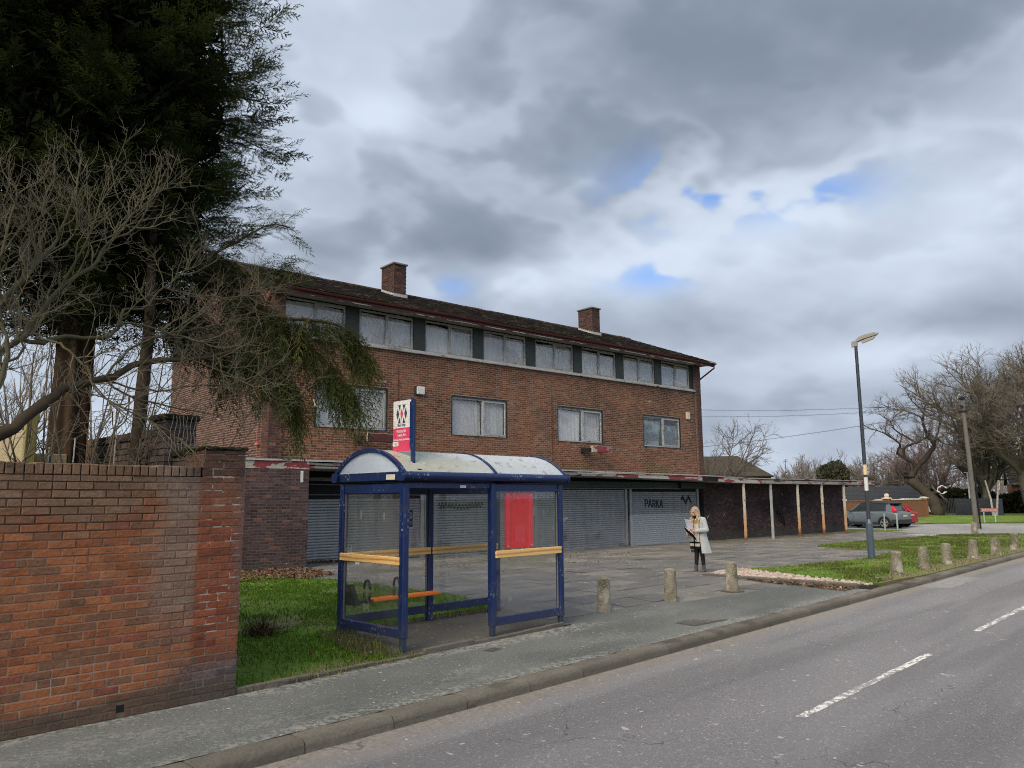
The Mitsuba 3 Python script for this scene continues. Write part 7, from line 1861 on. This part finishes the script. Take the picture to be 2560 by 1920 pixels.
for i, (az, D_, h, R, l) in enumerate(((23.0, 125, 6.2, 4.5, 'pale distant tree with a wide crown over the middle of the colonnade roof'), (19.6, 130, 6.6, 4.0, 'distant tree just left of the street lamp'), (18.4, 122, 7.2, 4.5, 'distant tree just right of the street lamp'), (17.3, 118, 7.0, 4.5, 'distant tree over the bungalow roof'), (16.4, 112, 8.8, 5, 'distant reddish tree left of the old oak'), (14.9, 108, 10., 6, 'distant reddish tree behind the old oak'), (24.6, 118, 5.4, 3., 'far small tree over the first bays of the colonnade'))):
    a = math.radians(az); bare_tree('bare_tree', l, D_ * math.cos(a), D_ * math.sin(a), h, R, 60 + i, HAZE_TC if i not in (4, 5) else ((.17, .13, .125), (.19, .145, .14), (.21, .165, .16), (.23, .18, .175)), 'distant leafless trees on the skyline', trunk=.18, rtw=.02, limbs_=10, detail=1.25)
# birch with two white stems
BI = thing('birch_tree', 'slender birch with two white stems right of the telegraph pole', 'tree')
for dx in (-.35, .35): put('stem', tubes([(np.array([[86, 18.3 - dx * .4, 0], [86, 18.25 - dx * .8, 1.6], [86, 18.3 - dx * 1.6, 3.4]]), np.array([.11, .09, .07]))], 8), 'mat_bark', BI, smooth=True, color=np.tile((.42, .40, .38), (24, 1)) * (.55 + .6 * meshkit.noise(np.repeat(np.arange(3), 8)[:, None] * [3.1, 1.7, 2.2], 2))[:, None])
# round evergreen over the colonnade roof
EV = thing('evergreen_tree', 'round dark evergreen tree showing above the colonnade roof', 'tree')
a = math.radians(21.25); ex, ey = 112 * math.cos(a), 112 * math.sin(a); rv = np.random.default_rng(6); N = 9000
q = unit(rv.normal(size=(N, 3))) * rv.random((N, 1)) ** .25; q *= (.75 + .6 * meshkit.fbm(q * 2.1, 3, 2))[:, None]
p = np.array([ex, ey, 4.3]) + q * np.array([2.0, 2.0, 2.2]); aa = unit(rv.normal(size=(N, 3))); bb = unit(np.cross(aa, rv.normal(size=(N, 3)))); s = rv.uniform(.1, .28, (N, 1))
v = np.stack([p - aa * s, p + bb * s * .5, p + aa * s, p - bb * s * .5], 1).reshape(-1, 3); i = np.arange(N)[:, None] * 4
put('crown', (v, np.vstack([i + [0, 1, 2], i + [0, 2, 3]])), 'mat_leaf', EV, color=np.repeat(np.array([.085, .09, .06]) * rv.uniform(.5, 1.5, (N, 1)), 4, 0), kind='stuff')
put('trunk', MB().tube([(ex, ey, -.2), (ex, ey, 3.)], .2, 8), 'mat_wood', EV)
# ------------------------------------------------------------------ far houses, walls, fences, vans
mat('mat_farbrick', lambda p, n, uv: mix(mix((.23, .10, .05), (.30, .15, .08), cell_rand(dr.floor(mi.Float(p.x) * 4.4 + .5 * dr.floor(mi.Float(p.z) * 13.3)), dr.floor(mi.Float(p.z) * 13.3), dr.floor(mi.Float(p.y) * 4.4))), (.33, .24, .18), smoothstep(.84, .9, mi.Float(p.z) * 13.3 - dr.floor(mi.Float(p.z) * 13.3)) * .6), .9, .1)
mat('mat_farroof', lambda p, n, uv: mix((.035, .038, .042), (.065, .068, .075), smoothstep(.55, .95, mi.Float(p.z) * 6.5 - dr.floor(mi.Float(p.z) * 6.5))), .8, .2)
mat('mat_mossroof', lambda p, n, uv: mix((.062, .052, .040), (.085, .074, .054), fbm(mi.Float(p.x) * .8, mi.Float(p.y) * .8, mi.Float(p.z) * 1.5, 4)) * (.85 + .3 * smoothstep(.4, .6, mi.Float(p.z) * 7 - dr.floor(mi.Float(p.z) * 7))), .9, .1)
mat('mat_container', (.028, .042, .068), .5, .4)
mat('mat_pale', (.025, .028, .035), .5, .4)
# brick garden wall running behind the parked cars
FW = thing('brick_wall', 'low orange brick wall behind the parked cars with a pier and stone cap', 'wall')
FM_ = T().translate([57.5, 21.8, 0]).rotate([0, 0, 1], math.degrees(math.atan2(.8, 23.2)))
put('wall', MB().box(0, 23.1, 0, .24, -.1, 1.56), 'mat_farbrick', FW, M=FM_)
put('coping', MB().box(-.02, 23.12, -.03, .27, 1.56, 1.62, b=.01), 'mat_farbrick', FW, M=FM_)
for i, s in enumerate((11.2, 22.7)):
    k = put('pier', MB().box(s - .28, s + .28, -.06, .46, -.1, 1.72), 'mat_farbrick', FW, M=FM_)
    put('cap', MB().lathe([(.42, 0), (.42, .08), (.1, .16), (.001, .17)] if i else [(.42, 0), (.42, .08), (.14, .12), (.2, .25), (.18, .38), (.05, .45), (.001, .455)], s, .2, 1.72, 8), 'mat_cream', k, M=FM_)
# bungalow on lower ground behind the wall
def house(name, label, x, y, ang, L, W, ze, zr, roofm, hip=0., over=.3, wins=()):
    K = thing(name, label, 'house'); M = T().translate([x, y, 0]).rotate([0, 0, 1], ang); P = lambda n, m, mm, par=K, **k: put(n, m, mm, par, M=M, **k)
    P('wall', MB().box(0, L, 0, W, -.2, ze).prism([(0, ze), (W, ze), (W / 2, zr - .1)], .02, .2, axis=0).prism([(0, ze), (W, ze), (W / 2, zr - .1)], L - .2, L - .02, axis=0) if not hip else MB().box(0, L, 0, W, -.2, ze), 'mat_farbrick')
    o = over; zo = ze - (zr - ze) * o / (W / 2)
    a, b, c_, d = (-o, -o, zo), (L + o, -o, zo), (L + o - hip, W / 2, zr), (-o + hip, W / 2, zr); e, g = (L + o, W + o, zo), (-o, W + o, zo)
    m = MB().add([a, b, c_, d], [[0, 1, 2, 3]]).add([g, e, c_, d], [[3, 2, 1, 0]])
    if hip: m.add([b, e, c_], [[0, 1, 2]]).add([a, g, d], [[2, 1, 0]])
    dn = np.array([0, 0, .12]); m.add([np.array(q) - dn for q in (a, b, c_, d)], [[3, 2, 1, 0]]).add([np.array(q) - dn for q in (g, e, c_, d)], [[0, 1, 2, 3]])
    R_ = P('roof', m, roofm)
    if not hip:
        for x_ in (-o - .02, L + o - .02): P('barge_board', MB().add([(x_, -o, zo - .22), (x_, W / 2, zr - .22), (x_, W / 2, zr + .03), (x_, -o, zo + .03), (x_ + .05, -o, zo - .22), (x_ + .05, W / 2, zr - .22), (x_ + .05, W / 2, zr + .03), (x_ + .05, -o, zo + .03)], [[0, 1, 2, 3], [7, 6, 5, 4], [0, 4, 5, 1], [3, 2, 6, 7]]).add([(x_, W + o, zo - .22), (x_, W / 2, zr - .22), (x_, W / 2, zr + .03), (x_, W + o, zo + .03), (x_ + .05, W + o, zo - .22), (x_ + .05, W / 2, zr - .22), (x_ + .05, W / 2, zr + .03), (x_ + .05, W + o, zo + .03)], [[3, 2, 1, 0], [4, 5, 6, 7], [1, 5, 4, 0], [7, 6, 2, 3]]), 'mat_window_white', R_)
    P('gutter', MB().box(-o, L + o, -o - .1, -o, zo - .06, zo + .04), 'mat_window_white' if not hip else 'mat_dark')
    for s in wins:
        w = P('window', MB().box(s, s + 1.4, -.03, .02, ze - 1.4, ze - .25), 'mat_plastic_white'); P('pane', MB().box(s + .08, s + .66, -.04, -.03, ze - 1.32, ze - .33).box(s + .74, s + 1.32, -.04, -.03, ze - 1.32, ze - .33), 'mat_carglass', w)
    return K, M
house('bungalow', 'low bungalow with a dark tiled roof and red brick gable behind the orange wall', 93.9, 43.5, -100, 16.8, 7.2, 1.35, 3.1, 'mat_farroof', wins=(2, 9))
house('house', 'house with a mossy brown hipped roof just right of the shop block', 75.1, 48.7, -60.3, 12, 7.5, 4.4, 6.7, 'mat_mossroof', hip=3.6, wins=(3, 7))
house('house', 'brick house half hidden behind the tall bare trees at the right', 103, 20.0, -75, 8, 7, 3.4, 5.6, 'mat_mossroof', wins=(1.5, 5))
put('aerial', MB().tube([(79.6, 35.9, 4.5), (79.6, 35.9, 5.9)], .03, 5).tube([(79.6, 35.6, 5.75), (79.6, 36.2, 5.6)], .025, 4).tube([(79.6, 35.7, 5.9), (79.6, 36.1, 5.8)], .02, 4), 'mat_dark', label='thin roof aerial beside the mossy hipped roof', cat='aerial')
# palisade fence and dark container
PF = thing('palisade_fence', 'dark steel palisade fence between the orange wall and the birch', 'fence')
for i in range(34):
    u = i / 33; x, y = 85.6 + 1.3 * u, 23.3 - 4.4 * u
    put('pale', MB().box(x - .02, x + .02, y - .035, y + .035, .02, 1.68 + .04 * (i % 2)), 'mat_pale', PF)
for z in (.35, 1.35): put('rail', MB().tube([(85.66, 23.35, z), (86.95, 18.9, z)], .03, 4), 'mat_pale', PF)
put('container', MB().box(0, 4.0, 0, 2.4, 0, 1.62, b=.03).box(.0, 4.0, -.02, .0, .05, .12), 'mat_container', M=T().translate([87.3, 21.9, 0]).rotate([0, 0, 1], -74), label='dark blue steel container behind the palisade fence', cat='container')
put('container_handle', MB().box(2.0, 2.05, -.04, 0, .7, 1.1), 'mat_plastic_white', 'container', M=T().translate([87.3, 21.9, 0]).rotate([0, 0, 1], -74))
put('lamp_post', MB().tube([(90.5, 21.35, 0), (90.5, 21.4, 4.3)], [.09, .06], 8).box(90.45, 90.55, 21.1, 21.7, 4.28, 4.36), 'mat_plastic_white', label='thin white lamp post behind the palisade fence', cat='lamp post')
def van(name, label, x, y, ang, z=0., L=4.9):
    K = thing(name, label, 'van'); M = T().translate([x, y, z]).rotate([0, 0, 1], ang)
    m = MB(); pr = [(0, .3), (0, 1.95), (.15, 2.05), (3.3, 2.05), (3.75, 1.95), (4.35, 1.25), (4.85, 1.05), (4.9, .3)]
    put('body', m.prism(pr, -.9, .9, axis=1), 'mat_whitevan', K, M=M, smooth=30)
    put('window', MB().prism([(3.0, 1.25), (3.0, 1.85), (3.65, 1.85), (4.15, 1.25)], -.91, .91, axis=1), 'mat_carglass', K, M=M)
    for wx in (.9, 3.95):
        for s in (-1, 1): put('wheel', MB().lathe([(.05, 0), (.32, 0), (.32, .2), (.05, .2)], 0, 0, 0, 16), 'mat_tyre', K, M=M @ T().translate([wx, s * .82 + .1, .32]).rotate([1, 0, 0], 90))
van('parked_van', 'white van roof showing over the orange wall behind the last canopy post', 69.5, 26.6, 70, -.3)
van('parked_van', 'white van behind the right end of the orange wall', 90.2, 27.0, 110, -.45)
van('parked_van', 'white van behind the palisade fence beside the oak trunk', 90.6, 24.4, 100, -.35)
# evergreen hedge closing the view under the trees
rh_ = np.random.default_rng(8); N = 14000
p = np.column_stack([rh_.uniform(98, 101, N), rh_.uniform(2, 26, N), rh_.random(N) * 2.6]); p[:, 2] *= (.6 + .7 * meshkit.fbm(np.column_stack([p[:, 1] * .4, 0 * p[:, 0], 0 * p[:, 0]]), 3, 2))
aa = unit(rh_.normal(size=(N, 3))); bb = unit(np.cross(aa, rh_.normal(size=(N, 3)))); s = rh_.uniform(.12, .3, (N, 1))
v = np.stack([p - aa * s, p + bb * s * .5, p + aa * s, p - bb * s * .5], 1).reshape(-1, 3); i = np.arange(N)[:, None] * 4
put('hedge', (v, np.vstack([i + [0, 1, 2], i + [0, 2, 3]])), 'mat_leaf', color=np.repeat(np.array([.05, .055, .03]) * rh_.uniform(.5, 1.4, (N, 1)), 4, 0), kind='stuff', label='dark hedge under the bare trees at the far right', cat='hedge')
# distant wooded skyline that reads as one mass
rd = np.random.default_rng(15); out = [[] for _ in range(4)]
for _ in range(150):
    a = math.radians(rd.uniform(2, 24)); D_ = rd.uniform(150, 210); h = rd.uniform(6, 10.5)
    q, _d = polyline((D_ * math.cos(a), D_ * math.sin(a), 0), (rd.normal(0, .1), rd.normal(0, .1), 1), h, rd, .06, .05, 5); r = np.linspace(.22, .05, 6); out[0].append((q, r))
    branchlets(out, q, r, 0, rd, [(1.5, (1.5, 4), (20, 50), .1, .12, .07, 4), (1.6, (.8, 2), (20, 50), .12, .1, .045, 3)])
me, c = tree_mesh(out, (4, 3, 3, 3), ((.20, .18, .175), (.21, .19, .185), (.225, .205, .20)), rd)
put('woodland', me, 'mat_bark', color=c, kind='stuff', label='far-off line of bare woodland on the horizon', cat='wood')
